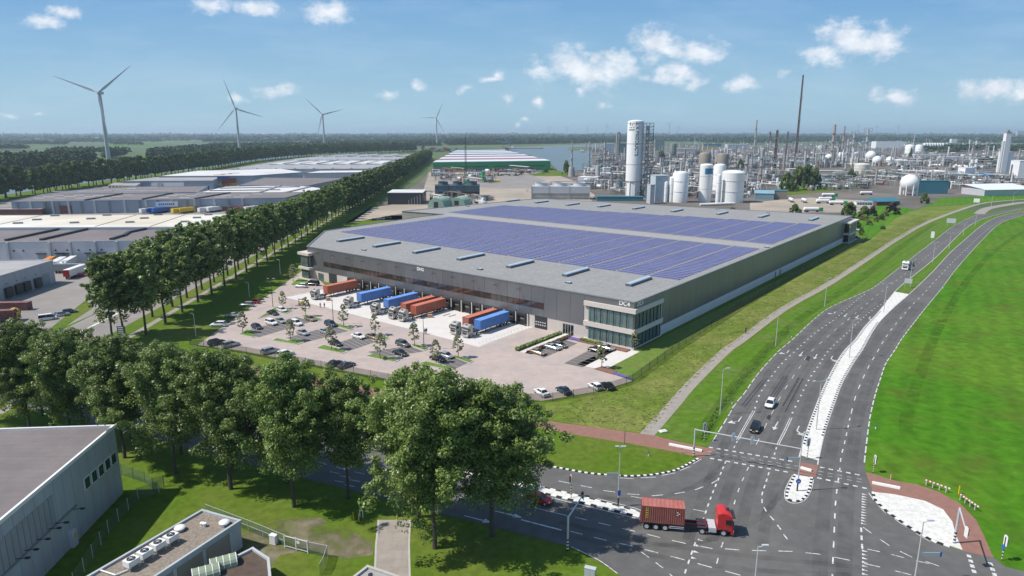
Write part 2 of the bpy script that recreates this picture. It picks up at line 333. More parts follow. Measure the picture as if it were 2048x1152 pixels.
def wall_text(name, txt, size, m, loc, rz, parent=None, bold=0.0, **props):
    """upright lettering; rz is the heading of the reading direction"""
    o = ob(name, text_mesh(txt, size, m, bold), parent, **props); o.location = loc; o.rotation_euler = (math.pi/2, 0, rz); return o
# ---------------------------------------------------------------- terrain, water, ground zones
M_FARM = mat('farmland', (0.055,0.09,0.022), 0.95, var=0.22, scale=0.012, detail=8, col2=(0.12,0.15,0.05), scale2=0.0022, amt2=0.55)
b = MB(); b.poly([(-24000,-300,0),(24000,-300,0),(24000,30000,0),(-24000,30000,0)]); tag(ob('terrain', (b, M_FARM)), kind='structure')
sheet('lawn', [(-330,-60),(330,-60),(330,470),(-100,470),(-330,420)], M_GRASS, 1, world=True)
A_LEFT = [(2048,413),(2002,422),(1980,428),(1960,428),(1948,432),(1924,443),(1898,458),(1872,479),(1820,519),(1774,555),(1744,577),(1683,604),(1655,618),(1631,636),(1584,680),(1560,700),(1534,727),(1510,756),(1490,785),(1472,807),(1452,840),(1432,872),(1416,893)]
A_RIGHT = [(2048,417),(2009,426),(1974,435),(1950,445),(1927,461),(1899,488),(1866,520),(1820,557),(1790,583),(1759,622),(1729,654),(1710,680),(1690,700),(1675,722),(1657,755),(1642,787),(1630,817),(1617,852),(1605,890),(1598,915)]
B_LEFT = [(2048,422),(2002,432),(1976,443),(1957,456),(1927,482),(1899,507),(1866,543),(1820,587),(1790,613),(1759,644),(1741,671),(1725,700),(1710,722),(1695,747),(1682,772),(1670,805),(1657,842),(1647,875),(1635,930)]
B_RIGHT = [(2048,430),(2022,438),(1997,449),(1972,472),(1942,504),(1911,540),(1881,580),(1851,616),(1820,656),(1802,680),(1790,700),(1772,727),(1760,760),(1749,795),(1741,830),(1735,870),(1729,922),(1731,945)]
CORNER = [(1396,918),(1374,930),(1354,940),(1331,946),(1299,951),(1259,953),(1224,951),(1194,949),(1164,945),(1131,939),(1109,935)]
ISL_R = [(1746,985),(1751,1001),(1771,1021),(1798,1041),(1828,1061),(1863,1081),(1896,1093),(1926,1103)]
FIELD_EDGE = [(1731,945),(1752,950),(1790,962),(1836,970),(1880,985),(1920,1008),(1952,1040),(1968,1072),(1984,1110),(2011,1134),(2048,1143)]
SD = Vector((-0.914,0.405))                       # direction of the cross street, away to the left
def street(px, ks): a = Vector(P(*px)[:2]); return [tuple(a+SD*k) for k in ks]
FARK = street((1109,935), [0,30,60,100,150,230,330]); NEARK = street((1141,1094), [0,30,60,100,150,230,330])
sheet('field', B_RIGHT+FIELD_EDGE[1:]+[(2048,1300),(2700,1300),(2900,560),(2500,425),(2048,426)], M_FIELD, 2)
sheet('dry_grass', B_RIGHT+FIELD_EDGE[1:]+[(2048,1300),(2700,1300),(2900,560),(2500,425),(2048,426)], M_DRY, 3)
sheet('meadow', [(1095,838),(1090,808),(1265,766),(1358,697),(1490,609),(1600,545),(1735,478),(1790,432),(1850,415),(1950,408),(1972,406),(1926,419),(1852,447),(1793,480),(1737,518),(1657,570),(1570,618),(1480,684),(1451,704),(1383,770),(1345,815),(1298,868),(1200,856)], M_ROUGH, 2)
sheet('verge', [(1310,872),(1349,817),(1400,766),(1468,702),(1497,684),(1585,618),(1670,570),(1748,518),(1800,481),(1858,449),(1930,420),(1960,424)]+A_LEFT[4:], M_VERGE, 2)
b = MB(); ribbon(b, smooth(PW([(1400,880),(1430,830),(1470,775),(1520,715),(1580,655),(1640,610),(1700,573),(1760,528),(1810,487),(1870,447)])), 3.0, 3*LAY)
tag(ob('ditch', (b, M_DITCH)), kind='structure')
b = MB(); ribbon(b, smooth(PW([(1815,870),(1812,840),(1830,780),(1850,720),(1875,660),(1900,615),(1935,560),(1985,505),(2048,462)])), 2.4, 3*LAY)
tag(ob('field_ditch', (b, M_DITCH)), kind='structure')
path = [(1292,872),(1345,812),(1383,768),(1451,702),(1480,682),(1570,616),(1657,568),(1737,516),(1793,479),(1852,446),(1926,418),(1975,405),(2060,398)]
b = MB(); ribbon(b, smooth(PW(path)), 2.7, 4*LAY); cyclepath = tag(ob('cycle_path', (b, M_PATH)), kind='structure')
sheet('bare_ground', [(560,1040),(640,1035),(700,1060),(745,1085),(745,1110),(690,1118),(620,1100),(560,1110),(530,1150),(430,1190),(420,1100),(500,1060)], M_BARE, 2)
sheet('driveway', [(757,1040),(820,1040),(818,1090),(822,1260),(745,1260),(752,1090)], M_PATH, 3)
b = MB()
for e in ([(757,1040),(752,1090),(745,1260)], [(820,1040),(818,1090),(822,1260)]): ribbon(b, PW(e), 0.25, 4*LAY)
tag(ob('driveway_edge', (b, M_KERB)), kind='structure')
# ---------------------------------------------------------------- main road and junction: one asphalt sheet, islands set on top
rd = sheet('road', PW(A_LEFT)+PW(CORNER)+FARK[1:]+NEARK[::-1]+PW([(1176,1112),(1204,1127),(1238,1150),(1300,1230),(1420,1400)])+PW([(2048,1400),(2200,1200),(2048,1143),(2011,1134),(1988,1116),(1926,1103)])+PW(ISL_R[::-1])+PW(B_RIGHT[::-1]), M_ASPH, 5, world=True)
b = MB(); ribbon(b, smooth(PW([(2120,400),(2048,405),(2000,412),(1972,418),(1958,428)])), 6.5, 6*LAY); tag(ob('side_road', (b, M_PATH)), kind='structure')
KH = 0.12
def island(name, px, m, z=KH):
    b = MB(); slab(b, px, 0.0, z, 1, 0); o = ob(name, (b, [m, M_KERB])); o['kind'] = 'structure'; return o
med = island('median', [(1790,584),(1818,589)]+B_LEFT[8:18]+[(1637,922),(1620,917),(1600,911)]+A_RIGHT[18:8:-1], M_WHITEB)
medg = sheet('grass_median', A_RIGHT[:9]+[(1818,588)]+B_LEFT[6::-1], M_VERGE, 7)
low = island('median_island', [(1587,950),(1624,956),(1618,982),(1607,998),(1593,1003),(1580,1001),(1573,993),(1578,975)], M_WHITEB)
spl = island('splitter_island', [(1286,1031),(1280,1035),(1164,1006),(1044,977),(955,957),(850,937),(850,930),(955,948),(1044,966),(1164,994),(1275,1024)], M_WHITEB)
tri = island('white_island', [(1746,985),(1790,990),(1850,1003),(1886,1020),(1905,1045),(1911,1070),(1925,1101),(1896,1091),(1863,1079),(1828,1059),(1798,1039),(1771,1019),(1751,1000)], M_WHITEB)
corner = island('junction_lawn', CORNER+[(1119,864),(1160,872),(1236,884),(1299,895),(1356,906),(1394,915)], M_GRASS, 0.1)
sheet('red_path', PW([(1432,900),(1400,893),(1340,880),(1311,872),(1285,868),(1200,856),(1120,846),(1060,834)])+street((1060,834),[30,60,100,150,250])+street((1055,852),[250,150,100,60,30,0])+PW([(1119,864),(1160,872),(1236,884),(1299,895),(1356,906),(1396,918),(1412,912)]), M_RED, 6, world=True)
sheet('red_path', [(1602,925),(1636,932),(1631,955),(1594,948)], M_RED, 9)
sheet('red_path', FIELD_EDGE[:9]+[(1988,1116),(1926,1103),(1911,1070),(1905,1045),(1886,1020),(1850,1003),(1790,990),(1746,985)], M_RED, 7)
def kerb_blocks(parent, px, ln, w, z=0.15, sm=3, close=False, joined=False):
    pts = smooth(PW(px), sm); kw = MB().box(0,ln*0.97,-w/2,w/2,0,z).mesh('kerb_white', M_KW); kb = MB().box(0,ln*0.97,-w/2,w/2,0,z).mesh('kerb_black', M_KB)
    if joined:
        b = MB()
        for i, (q, a) in enumerate(along(pts, ln)): b.box(0,ln*0.97,-w/2,w/2,0,z,i % 2,TR(q.x,q.y,0.005,a))
        ob('kerb_blocks', (b, [M_KW, M_KB]), parent, kind='stuff'); return
    for i, (q, a) in enumerate(along(pts, ln)): ob('kerb_block', kb if i % 2 else kw, parent, (q.x,q.y,0.005), a)
kerb_blocks(corner, CORNER, 0.55, 0.4)
kerb_blocks(spl, [(850,938),(955,957),(1044,977),(1164,1006),(1272,1033)], 0.95, 0.45)
kerb_blocks(spl, [(850,930),(955,948),(1044,966),(1164,994),(1272,1023)], 0.95, 0.3)
kerb_blocks(tri, ISL_R[:7], 0.75, 0.4)
kerb_blocks(low, [(1590,950),(1578,975),(1573,993),(1580,1001),(1593,1003),(1607,998),(1618,982),(1623,957)], 0.6, 0.4)
kerb_blocks(med, [(x+3,y) for x, y in A_RIGHT[9:19]], 0.7, 0.4, joined=True)
kerb_blocks(med, [(x-3,y) for x, y in B_LEFT[9:18]], 0.7, 0.4, joined=True)
b = MB()
for px in ([(1062,835),(1120,848),(1200,858),(1285,870)], [(1716,945),(1755,952),(1800,966)]): ribbon(b, PW(px), 0.2, 8*LAY)
# ---------------------------------------------------------------- road markings, each line a part of the road
LL = 8
def ln(px, w=0.15, on=3.0, off=3.0, sm=3): return dashes('lane_marking', px, w, on, off, rd, LL, sm)
ln(A_LEFT[3:22], 0.2, 3.2, 1.2); ln(A_RIGHT[:20], 0.2, 0, 0); ln(B_LEFT[:19], 0.2, 0, 0); ln(B_RIGHT[:17], 0.22, 3.0, 1.2)
ln([(1729,589),(1716,598),(1692,619),(1666,641),(1628,668),(1591,702),(1563,728),(1541,756),(1519,789),(1510,817)], 0.32, 0.85, 2.75)
ln([(1774,601),(1747,619),(1724,638),(1692,668),(1656,703),(1637,732),(1620,756),(1603,789),(1584,828)], 0.32, 0.85, 2.75)
ln([(1945,446),(1893,481),(1845,520),(1800,556),(1756,589),(1724,616),(1686,647),(1666,664),(1621,705),(1602,731),(1582,760),(1562,792),(1536,842),(1505,905)], 0.13, 2.8, 5.2)
ln([(2048,426),(2003,441),(1969,464),(1936,495),(1905,525),(1875,557),(1846,589),(1820,615),(1779,664),(1754,705),(1739,730),(1725,759),(1712,790),(1700,836)], 0.18, 3.0, 5.0)
ln([(1700,836),(1690,882),(1682,915),(1679,945),(1675,971),(1671,1007),(1668,1071),(1665,1140),(1663,1200)], 0.2, 1.6, 2.4)
for d in (-2,2):
    ln([(1508+d,822),(1493+d,848),(1475+d,880)], 0.14, 0, 0); ln([(1582+d,836),(1570+d,862),(1556+d,889)], 0.14, 0, 0)
ln([(1475,882),(1467,898)], 0.2, 1, 1.4); ln([(1553,895),(1548,912)], 0.2, 1, 1.4)
# cycle crossing: rows of white blocks with thin centre dashes
for px in ([(1418,895),(1577,922)], [(1420,917),(1582,946)], [(1640,935),(1721,951)], [(1634,956),(1730,977)]): ln(px, 0.42, 0.7, 0.64, 1)
for px in ([(1415,903),(1590,932)], [(1415,909),(1590,938)], [(1637,943),(1726,960)], [(1636,949),(1728,966)]): ln(px, 0.1, 0.75, 0.7, 1)
ln([(1452,923),(1437,958),(1420,1000),(1406,1041),(1398,1062)], 0.22, 1.0, 1.2); ln([(1391,1085),(1376,1128),(1362,1170)], 0.22, 1.0, 1.2)
ln([(1497,935),(1485,961),(1477,981),(1469,1006),(1458,1035)], 0.16, 1.4, 2.6); ln([(1446,1085),(1438,1110),(1428,1150)], 0.16, 1.4, 2.6)
ln([(1538,945),(1531,968),(1524,989),(1525,1007),(1533,1024),(1543,1036),(1555,1051),(1566,1068),(1582,1088)], 0.2, 1.2, 1.2)
ln([(1436,960),(1419,969),(1386,981),(1341,989),(1294,991),(1241,986),(1219,983),(1178,975),(1124,964)], 0.16, 1.9, 1.9)
ln([(1262,993),(1286,998),(1340,1010),(1390,1020)], 0.14, 1.7, 1.5)
ln([(1150,1035),(1289,1068),(1341,1081),(1399,1093),(1426,1096),(1486,1101),(1563,1103),(1628,1108),(1688,1119),(1751,1133),(1800,1145)], 0.16, 1.9, 1.7)
ln([(1140,1063),(1199,1078),(1251,1090),(1306,1104),(1363,1119),(1421,1135),(1476,1150),(1540,1168)], 0.16, 1.9, 1.7)
ln([(1283,1105),(1309,1124),(1328,1139),(1355,1163)], 0.16, 1.4, 1.3)
ln([(1722,1056),(1724,1090)], 0.26, 1.2, 1.0); ln([(1726,1055),(1748,1071),(1770,1086),(1793,1100),(1822,1113),(1852,1124),(1895,1138)], 0.17, 1.6, 1.5)
ln([(1735,1099),(1776,1108),(1806,1116),(1840,1124)], 0.14, 1.5, 1.4)
ln([(1142,1094),(1176,1110),(1204,1125),(1235,1148)], 0.14, 0, 0); ln([(1069,1016),(1134,1032)], 0.14, 0, 0); ln([(1042,1040),(1123,1061)], 0.3, 0, 0)
ln([(1276,1038),(1160,1010),(1040,981),(950,961)], 0.14, 0, 0); ln([(1288,1026),(1270,1017),(1195,998)], 0.14, 0, 0)
ln([(1236,956),(1259,957),(1299,955),(1331,950),(1354,944),(1376,934),(1400,920)], 0.14, 2.6, 1.2)
ln([(1737,986),(1751,1005),(1771,1025),(1798,1045),(1828,1065),(1863,1085)], 0.14, 2.2, 1.6)
ln([(1585,951),(1571,978),(1570,996),(1578,1005),(1593,1007),(1609,1001),(1621,984),(1627,960)], 0.14, 0, 0)
for px in ([(1937,1110),(1950,1150)], [(1980,1126),(1992,1158)]): ln(px, 0.5, 0.7, 0.5, 1)
for k in range(5): ln([(700-k*10,960-k*4+(k%2)*14),(720-k*10,964-k*4+(k%2)*14)], 0.14, 0, 0, 1)
ln(street((1130,1050),[0,3]) and [(940,1000),(900,990),(860,980),(800,965),(700,942),(600,915),(500,890)], 0.15, 2, 2)
def teeth(a, b_, n, w=0.5, l=0.75):
    pa, pb = Vector(P(*a)[:2]), Vector(P(*b_)[:2]); d = (pb-pa).normalized(); q = Vector((-d.y,d.x))
    m = MB()
    for i in range(n):
        c = pa+(pb-pa)*(i+0.5)/n; p1 = c+d*w/2; p2 = c-d*w/2; p3 = c+q*l
        t = [p1,p3,p2]
        if (p3-p1).cross(p2-p1) < 0: t = t[::-1]
        m.poly([(t_.x,t_.y,LL*LAY) for t_ in t])
    ob('yield_teeth', (m, M_LINE), rd)
teeth((1724,986), (1722,1050), 12); teeth((1724,1098), (1724,1152), 7); teeth((1398,1074), (1380,1122), 4)
def arrow(px, head, kind):
    """painted lane arrow: kind 0 straight, -1 / 1 bent towards the side"""
    m = MB(); z = (LL+0.5)*LAY
    if kind == 0: ps = [[(-2.6,-.1),(0.6,-.13),(0.6,.13),(-2.6,.1)], [(0.6,-.55),(2.0,0),(0.6,.55)]]
    else:
        s = kind; ps = [[(-2.6,-.1),(0.2,-.13),(0.2,.13),(-2.6,.1)], [(0.2,-.13),(1.2,0.75*s),(0.95,1.0*s),(-.05,.13)], [(1.5,0.2*s),(1.9,1.7*s),(0.35,1.25*s)]]
    for p in ps:
        ar = sum(p[k][0]*p[(k+1) % len(p)][1]-p[(k+1) % len(p)][0]*p[k][1] for k in range(len(p)))
        m.poly([(x,y,0) for x, y in (p if ar > 0 else p[::-1])])
    ob('turn_arrow', (m, M_LINE), rd, (*P(*px)[:2], z), head)
hd = heading((1560,800),(1535,843))
for px, k in (((1477,843),-1),((1551,853),0),((1594,862),1),((1574,706),-1),((1602,709),0),((1631,714),0),((1662,718),1),((1668,627),-1),((1691,631),0),((1714,634),0),((1738,637),1)):
    h2 = hd if px[1] > 800 else (heading((1602,709),(1580,740)) if px[1] > 690 else heading((1690,631),(1668,655)))
    arrow(px, h2, k)
for px, k in (((1020,1030),0),((995,1000),0),((960,1040),0)): arrow(px, math.atan2(-0.405,0.914), k)
# dark loop cuts sawn into the asphalt
b = MB()
for px in ([(1483,812),(1528,757)], [(1489,814),(1534,757)], [(1530,810),(1568,752)], [(1535,812),(1574,752)], [(1566,812),(1598,756)], [(1570,824),(1606,757)], [(1552,794),(1576,757)]): ribbon(b, PW(px), 0.18, LL*LAY)
for x, y in ((1537,836),(1615,718)): slab(b, [(x-5,y),(x,y-6),(x+6,y-4),(x+2,y+5)], 0.02, LL*LAY)
ob('loop_cut', (b, mat('loop_sealant', (0.03,0.03,0.032), 0.6)), rd)
# tyre-polished wheel tracks along the lanes, dusty wedges where nobody drives
b = MB()
def mid(a, c, f): return [(p[0]+(q[0]-p[0])*f, p[1]+(q[1]-p[1])*f) for p, q in zip(a, c)]
LA = [(1683,604),(1631,636),(1584,680),(1534,727),(1490,785),(1452,840),(1430,880),(1410,930),(1380,1000),(1350,1080)]; RA = [(1775,603),(1746,635),(1710,680),(1672,727),(1642,787),(1620,845),(1608,890),(1580,935),(1560,1005),(1545,1090)]
for f in (.1,.16,.34,.41,.6,.67,.86,.92): ribbon(b, smooth(PW(mid(LA,RA,f))), .85, 6.6*LAY)
LB = [(1800,606),(1765,644),(1725,700),(1695,747),(1670,805),(1650,870),(1636,935),(1628,1000),(1620,1080),(1615,1160)]; RB = [(1858,606),(1829,644),(1790,700),(1766,747),(1747,805),(1736,870),(1728,935),(1722,1000),(1720,1080),(1718,1160)]
for f in (.15,.3,.62,.78): ribbon(b, smooth(PW(mid(LB,RB,f))), 1.0, 6.6*LAY)
for px in ([(1290,1090),(1400,1085),(1500,1050),(1560,990),(1590,940)], [(1150,985),(1260,1000),(1360,985),(1430,945),(1480,890)], [(1100,1060),(1300,1110),(1500,1140),(1700,1150)], [(1120,1045),(1320,1090),(1520,1115),(1720,1135)]): ribbon(b, smooth(PW(px)), 1.0, 6.7*LAY)
ob('tyre_wear', (b, M_WEAR), rd)
b = MB()
for px in ([(1340,1000),(1430,965),(1410,1020),(1380,1030)], [(1300,1085),(1385,1100),(1370,1150),(1330,1130)], [(1560,1010),(1600,1012),(1640,1000),(1650,1060),(1600,1080)], [(1728,1000),(1750,1010),(1850,1075),(1740,1060)]): b.poly([(*p,6.8*LAY) for p in (lambda w: w if sum(w[k][0]*w[(k+1)%len(w)][1]-w[(k+1)%len(w)][0]*w[k][1] for k in range(len(w)))>0 else w[::-1])(PW(px))])
ob('dusty_patch', (b, M_WEARL), rd)
# ---------------------------------------------------------------- avenue road, footpath and left yards
def AV(y, off): return (-104.8-0.051*(y-183)-(0.0000075*(y-400)**2 if y > 400 else 0)+off, y)
ys = [128,150,183,220,260,300,350,400,500,620,760,900,1050,1200,1400,1600]
def strip(name, o0, o1, m, lay, y0=0):
    pts = [AV(y, o0) for y in ys if y >= y0]+[AV(y, o1) for y in ys[::-1] if y >= y0]
    return sheet(name, pts, m, lay, world=True)
strip('avenue_verge', 14, -40, M_GRASS, 2, 183)
strip('avenue_road', -10, -26.5, M_YARD, 4)
strip('footpath', -2.4, -4.4, M_PATH, 4)
b = MB(); ribbon(b, [AV(y,-20) for y in ys[1:]], 0.9, 5*LAY); ob('road_divider', (b, M_WHITEB))['kind'] = 'structure'
sheet('yard', [(-133,150),(-133,300),(-140,470),(-190,1500)]+PW([(640,309.5),(520,328),(430,342),(250,367),(120,385),(0,404),(-400,427)])+[(-420,150)], M_YARD, 3, world=True)
sheet('yard_lawn', [(60,700),(110,668),(150,640),(188,615),(172,600),(140,625),(60,690)], M_GRASS, 4)
# ---------------------------------------------------------------- plant ground, sandy lots, river, canal
sheet('plant_ground', [(700,440),(800,440),(1500,445),(1640,428),(1790,432),(1860,407),(1960,395),(2048,388),(2500,378),(3000,292),(1180,292),(1140,345),(1090,338),(860,340),(845,360),(800,390)], M_IND, 1)
sheet('sandy_lot', [(690,447),(740,415),(775,411),(802,405),(845,385),(858,345),(1100,345),(1150,362),(1190,390),(1180,408),(900,410)], M_SAND, 2)
sheet('car_lot', [(870,352),(1060,349),(1100,366),(1110,376),(1000,377),(880,370)], M_YARD, 3)
sheet('plant_lawn', [(1060,350),(1100,340),(1140,345),(1135,352),(1070,352)], M_GRASS, 3)
sheet('plant_lawn', [(1560,378),(1640,365),(1760,340),(1810,340),(1760,366),(1640,385),(1560,392)], M_GRASS, 2)
sheet('plant_lawn', [(1500,342),(1540,335),(1560,345),(1520,350)], M_GRASS, 2)
sheet('tanker_yard', [(1500,405),(1620,395),(1740,402),(1740,425),(1600,425),(1500,425)], M_SAND, 3)
sheet('plant_lawn', [(1690,436),(1760,410),(1830,418),(1790,438),(1740,480),(1705,462)], M_FIELD, 3)
sheet('verge', [(1850,414),(1880,396),(1950,393),(2048,389),(2300,384),(2300,396),(2048,399),(1972,406)], M_FIELD, 3)
sheet('river', [(1030,308),(1060,310),(1100,325),(1120,345),(1160,342),(1185,330),(1185,302),(1136,300),(1140,294),(1220,293),(1230,289),(1140,290),(1000,297),(990,303)], M_WATER, 2)
sheet('river_bank', [(1000,296),(1080,292),(1230,287),(1230,289),(1140,290),(1000,298)], mat('reed_bank',(0.16,0.18,0.06),0.95,var=0.2,scale=0.05), 3)
sheet('canal', [(-400,412),(0,391),(120,373),(250,356),(430,333),(520,320),(600,312),(590,311),(510,316),(420,327),(240,346),(110,360),(0,373),(-400,388)], M_WATER, 2)
sheet('canal_bank', [(-400,425),(0,402),(70,391),(120,383),(250,365),(430,340),(520,326),(520,320),(430,333),(250,356),(120,373),(0,391),(-400,412)], M_GRASS, 2)
for px in ([(170,338),(230,328),(270,330),(220,340)], [(240,318),(300,308),(330,312),(270,322)], [(20,345),(150,338),(200,330),(60,336)], [(370,316),(400,310),(420,313),(390,320)], [(480,293),(560,289),(620,291),(520,297)], [(200,288),(330,286),(330,289),(220,292)]):
    sheet('pasture', px, M_FIELD, 2)

hz = MB().box(-24200,24200,-400,30200,-1,175).mesh('haze', (mhz := bpy.data.materials.new('haze_air'))); mhz.use_nodes = True
for n_ in list(mhz.node_tree.nodes):
    if n_.type == 'BSDF_PRINCIPLED': mhz.node_tree.nodes.remove(n_)
pv = mhz.node_tree.nodes.new('ShaderNodeVolumePrincipled'); pv.inputs['Color'].default_value = (0.70,0.88,1.0,1); pv.inputs['Density'].default_value = 0.000078; pv.inputs['Anisotropy'].default_value = 0.2
mhz.node_tree.links.new(pv.outputs[0], mhz.node_tree.nodes['Material Output'].inputs['Volume']); tag(ob('haze', hz), kind='stuff')
# ---------------------------------------------------------------- the distribution hall; local frame: x = into the depth, y = along the dock front to the left
M_CLAD = mat('grey_cladding', (0.205,0.212,0.225), 0.34, 0.6, var=0.06, scale=0.05, objvar=0.07)
M_CLADD = mat('dark_cladding', (0.215,0.23,0.25), 0.36, 0.5, var=0.08, scale=0.04, objvar=0.06)
M_PLINTH = mat('beige_concrete_wall', (0.50,0.46,0.42), 0.8, var=0.05, scale=0.4, detail=7)
M_PLW = mat('pale_plinth', (0.60,0.60,0.60), 0.7, var=0.05, scale=0.3)
M_ROOF = mat('roof_felt', (0.265,0.262,0.252), 0.9, var=0.2, scale=0.9, detail=10, col2=(0.24,0.242,0.24), scale2=0.1)
joints(M_ROOF, 14, 1.15, .09, True, .08)
M_SOLAR = mat('solar_glass', (0.075,0.082,0.215), 0.45, 0.0, var=0.10, scale=0.06, island=0.10, spec=0.5)
M_SOLF = mat('solar_rail', (0.42,0.385,0.37), 0.6, 0.2)
M_SKYL = mat('skylight_dome', (0.42,0.50,0.56), 0.2, var=0.1, scale=0.4); M_SKYB = mat('skylight_frame', (0.08,0.11,0.14), 0.5)
M_OFFG = mat('office_glass', (0.06,0.125,0.135), 0.06, var=0.45, scale=0.5, col2=(0.13,0.09,0.05), scale2=0.8, amt2=0.7, spec=0.6)
M_BANDG = mat('band_glass', (0.03,0.026,0.024), 0.08, var=0.3, scale=0.3, col2=(0.095,0.055,0.04), scale2=0.35, amt2=0.5, spec=0.8)
M_OFFS = mat('office_concrete', (0.56,0.51,0.47), 0.8, var=0.05, scale=0.5)
AZ = R_(38.5); UX = Vector((math.sin(AZ), math.cos(AZ))); FX = Vector((-UX.y, UX.x)); C0 = Vector(P(1266,698)[:2]); HROT = math.atan2(UX.y, UX.x)
def HL(t, s): q = C0+UX*t+FX*s; return (q.x, q.y)
hall = thing('distribution_hall', 'huge grey distribution hall with blue solar roof and dock doors along its front', 'warehouse', (C0.x,C0.y,0), HROT)
OUT = [(0,0),(0,144),(31,174.6),(97,179.3),(110.8,177.4),(106.6,206.2),(212,192),(218,187),(242,0)]
HZ = 12.93
ob('wall', (MB().prism(OUT, 0, 12.6, 0), M_PLINTH), hall)
b = MB(); b.poly([(x,y,12.62) for x, y in OUT][::-1]); b.prism(OUT, 12.3, 12.66, 0); ob('roof', (b, M_ROOF), hall)
b = MB()
for i, (p, q) in enumerate(zip(OUT, OUT[1:]+OUT[:1])):
    d = (Vector(q)-Vector(p)); L = d.length; b.box(-0.25,L+0.25,-0.22,0.28,12.68,HZ,0,TR(p[0],p[1],0.003*(i % 2),math.atan2(d.y,d.x)))
ob('coping', (b, mat('coping_metal', (0.26,0.27,0.28), 0.45, 0.4)), hall)
def panel(w, z0, z1, axis, m, th=0.12):
    b = MB()
    if axis == 'y': b.box(-th,0,0.035,w-0.035,z0,z1)      # on the dock front (x = 0)
    else: b.box(0.035,w-0.035,-th,0,z0,z1)                # on the long side (y = 0)
    return b.mesh('wall_panel', m)
PW_ = 4.55
nfr = [15.6+PW_*k for k in range(28)]
pf, pu, plo = panel(PW_,3.85,12.66,'y',M_CLAD), panel(PW_,7.95,12.66,'y',M_CLAD), panel(PW_,3.85,6.0,'y',M_CLAD)
for k, s in enumerate(nfr):
    if 3 <= k < 26: ob('wall_panel', pu, hall, (0,s,0)); ob('wall_panel', plo, hall, (0,s,0))
    else: ob('wall_panel', pf, hall, (0,s,0))
pe = panel(144-nfr[-1]-PW_,3.85,12.66,'y',M_CLAD); ob('wall_panel', pe, hall, (0,nfr[-1]+PW_,0))
ob('wall_panel', panel(15.6,11.0,12.66,'y',M_CLAD), hall)
pane = MB().box(-0.03,0.0,0.05,PW_/2-0.05,6.02,7.93).mesh('window_pane', M_BANDG)
mul = MB().box(-0.1,0.0,-0.05,0.05,6.02,7.93).mesh('mullion', M_DARK)
s0, s1 = nfr[3], nfr[25]+PW_
for k in range(46): ob('window_pane', pane, hall, (-0.01,s0+k*PW_/2,0)); ob('mullion', mul, hall, (-0.005,s0+k*PW_/2,0))
ps = panel(PW_,2.9,12.66,'x',M_CLADD); 
for k in range(46): ob('wall_panel', ps, hall, (16.2+PW_*k,0,0))
ob('wall_panel', panel(16.2,11.0,12.66,'x',M_CLADD), hall)
ob('plinth', (MB().box(16.2,226,-0.06,0,0,2.88), M_PLW), hall)
for t in (117,123): ob('door', (MB().box(-0.5,0.5,-0.12,-0.07,0,2.3), M_DARK), hall, (t,0,0))
# left chamfer and rear sides
for (p, q) in ((OUT[1],OUT[2]),(OUT[2],OUT[3]),(OUT[4],OUT[5]),(OUT[5],OUT[6])):
    d = Vector(q)-Vector(p); n = max(2,int(d.length/9)); w = d.length/n; a = math.atan2(d.y,d.x)
    pm = MB().box(0.04,w-0.04,-0.1,0,3.0,12.66); pm = pm.mesh('wall_panel', M_CLAD)
    for k in range(n): o = ob('wall_panel', pm, hall, (p[0]+d.x/d.length*w*k, p[1]+d.y/d.length*w*k, 0), a); o.location.x -= math.sin(a)*-0.0; 
# dock doors with shelters
DOCK = [37.3+4.45*k for k in range(19)]
dsh = MB()
dsh.box(-0.75,-0.01,-1.75,-1.35,0.0,3.75); dsh.box(-0.75,-0.01,1.35,1.75,0.0,3.75); dsh.box(-0.75,-0.01,-1.35,1.35,3.1,3.75)
dshm = dsh.mesh('dock_shelter', M_DARK)
ddm = MB().box(-0.06,-0.005,-1.34,1.34,0.9,3.08).mesh('dock_door', mat('dock_door_paint', (0.035,0.032,0.03), 0.5)); dwm = MB().box(-0.09,-0.061,-0.75,0.75,1.85,2.25).mesh('door_window', mat('pale_pane', (0.55,0.48,0.38), 0.3))  # door window in one even pale beige
dbm = MB().box(-0.5,-0.01,-1.3,1.3,0.35,0.88).mesh('dock_leveller', M_BLACK)
pil = MB().box(-0.42,-0.008,-0.16,0.16,0.0,3.84).mesh('dock_pillar', M_OFFS); lampm = MB().box(-0.35,-0.0,-0.12,0.12,0,0.22).mesh('dock_lamp', M_DARK)
for s in DOCK:
    d = ob('dock_shelter', dshm, hall, (0,s,0)); e = ob('dock_door', ddm, d); ob('dock_leveller', dbm, d); 
    e2 = ob('door_window', dwm, d); ob('dock_pillar', pil, hall, (0,s-2.22,0)); ob('dock_lamp', lampm, hall, (-0.0,s-2.22,4.0-0.12+0.02))
def recess(name, s0, s1, z1, m): return ob(name, (MB().box(-0.05,-0.004,s0,s1,0,z1), m), hall)
recess('gate', 28.1, 32.6, 4.2, M_DARK); recess('gate', 126.3, 131.2, 4.0, M_DARK)
b = MB()
for z in (1.0,1.8): 
    for k in range(5): b.box(-0.07,-0.052,28.6+k*0.8,29.1+k*0.8,z,z+0.35)
ob('gate_window', (b, M_LGREY), hall)
recess('entrance_door', 19.0, 22.6, 3.1, M_GLASS)
b = MB()
for s in (19.9,20.8,21.7): b.box(-0.09,-0.055,s-0.05,s+0.05,0,3.1)
ob('door_frame', (b, M_STEEL), hall)
recess('window', 134.5, 138.0, 3.0, M_OFFG)
b = MB()
for k in range(12): 
    s = 38+8.9*k; b.tube((-0.1,s,11.4),(-1.5,s,11.2),0.05); b.box(-1.9,-1.3,s-0.15,s+0.15,11.1,11.22); b.tube((-0.1,s,10.5),(-1.0,s,11.25),0.04)
    o = ob('wall_lamp', (b, M_DARK), hall); b = MB()
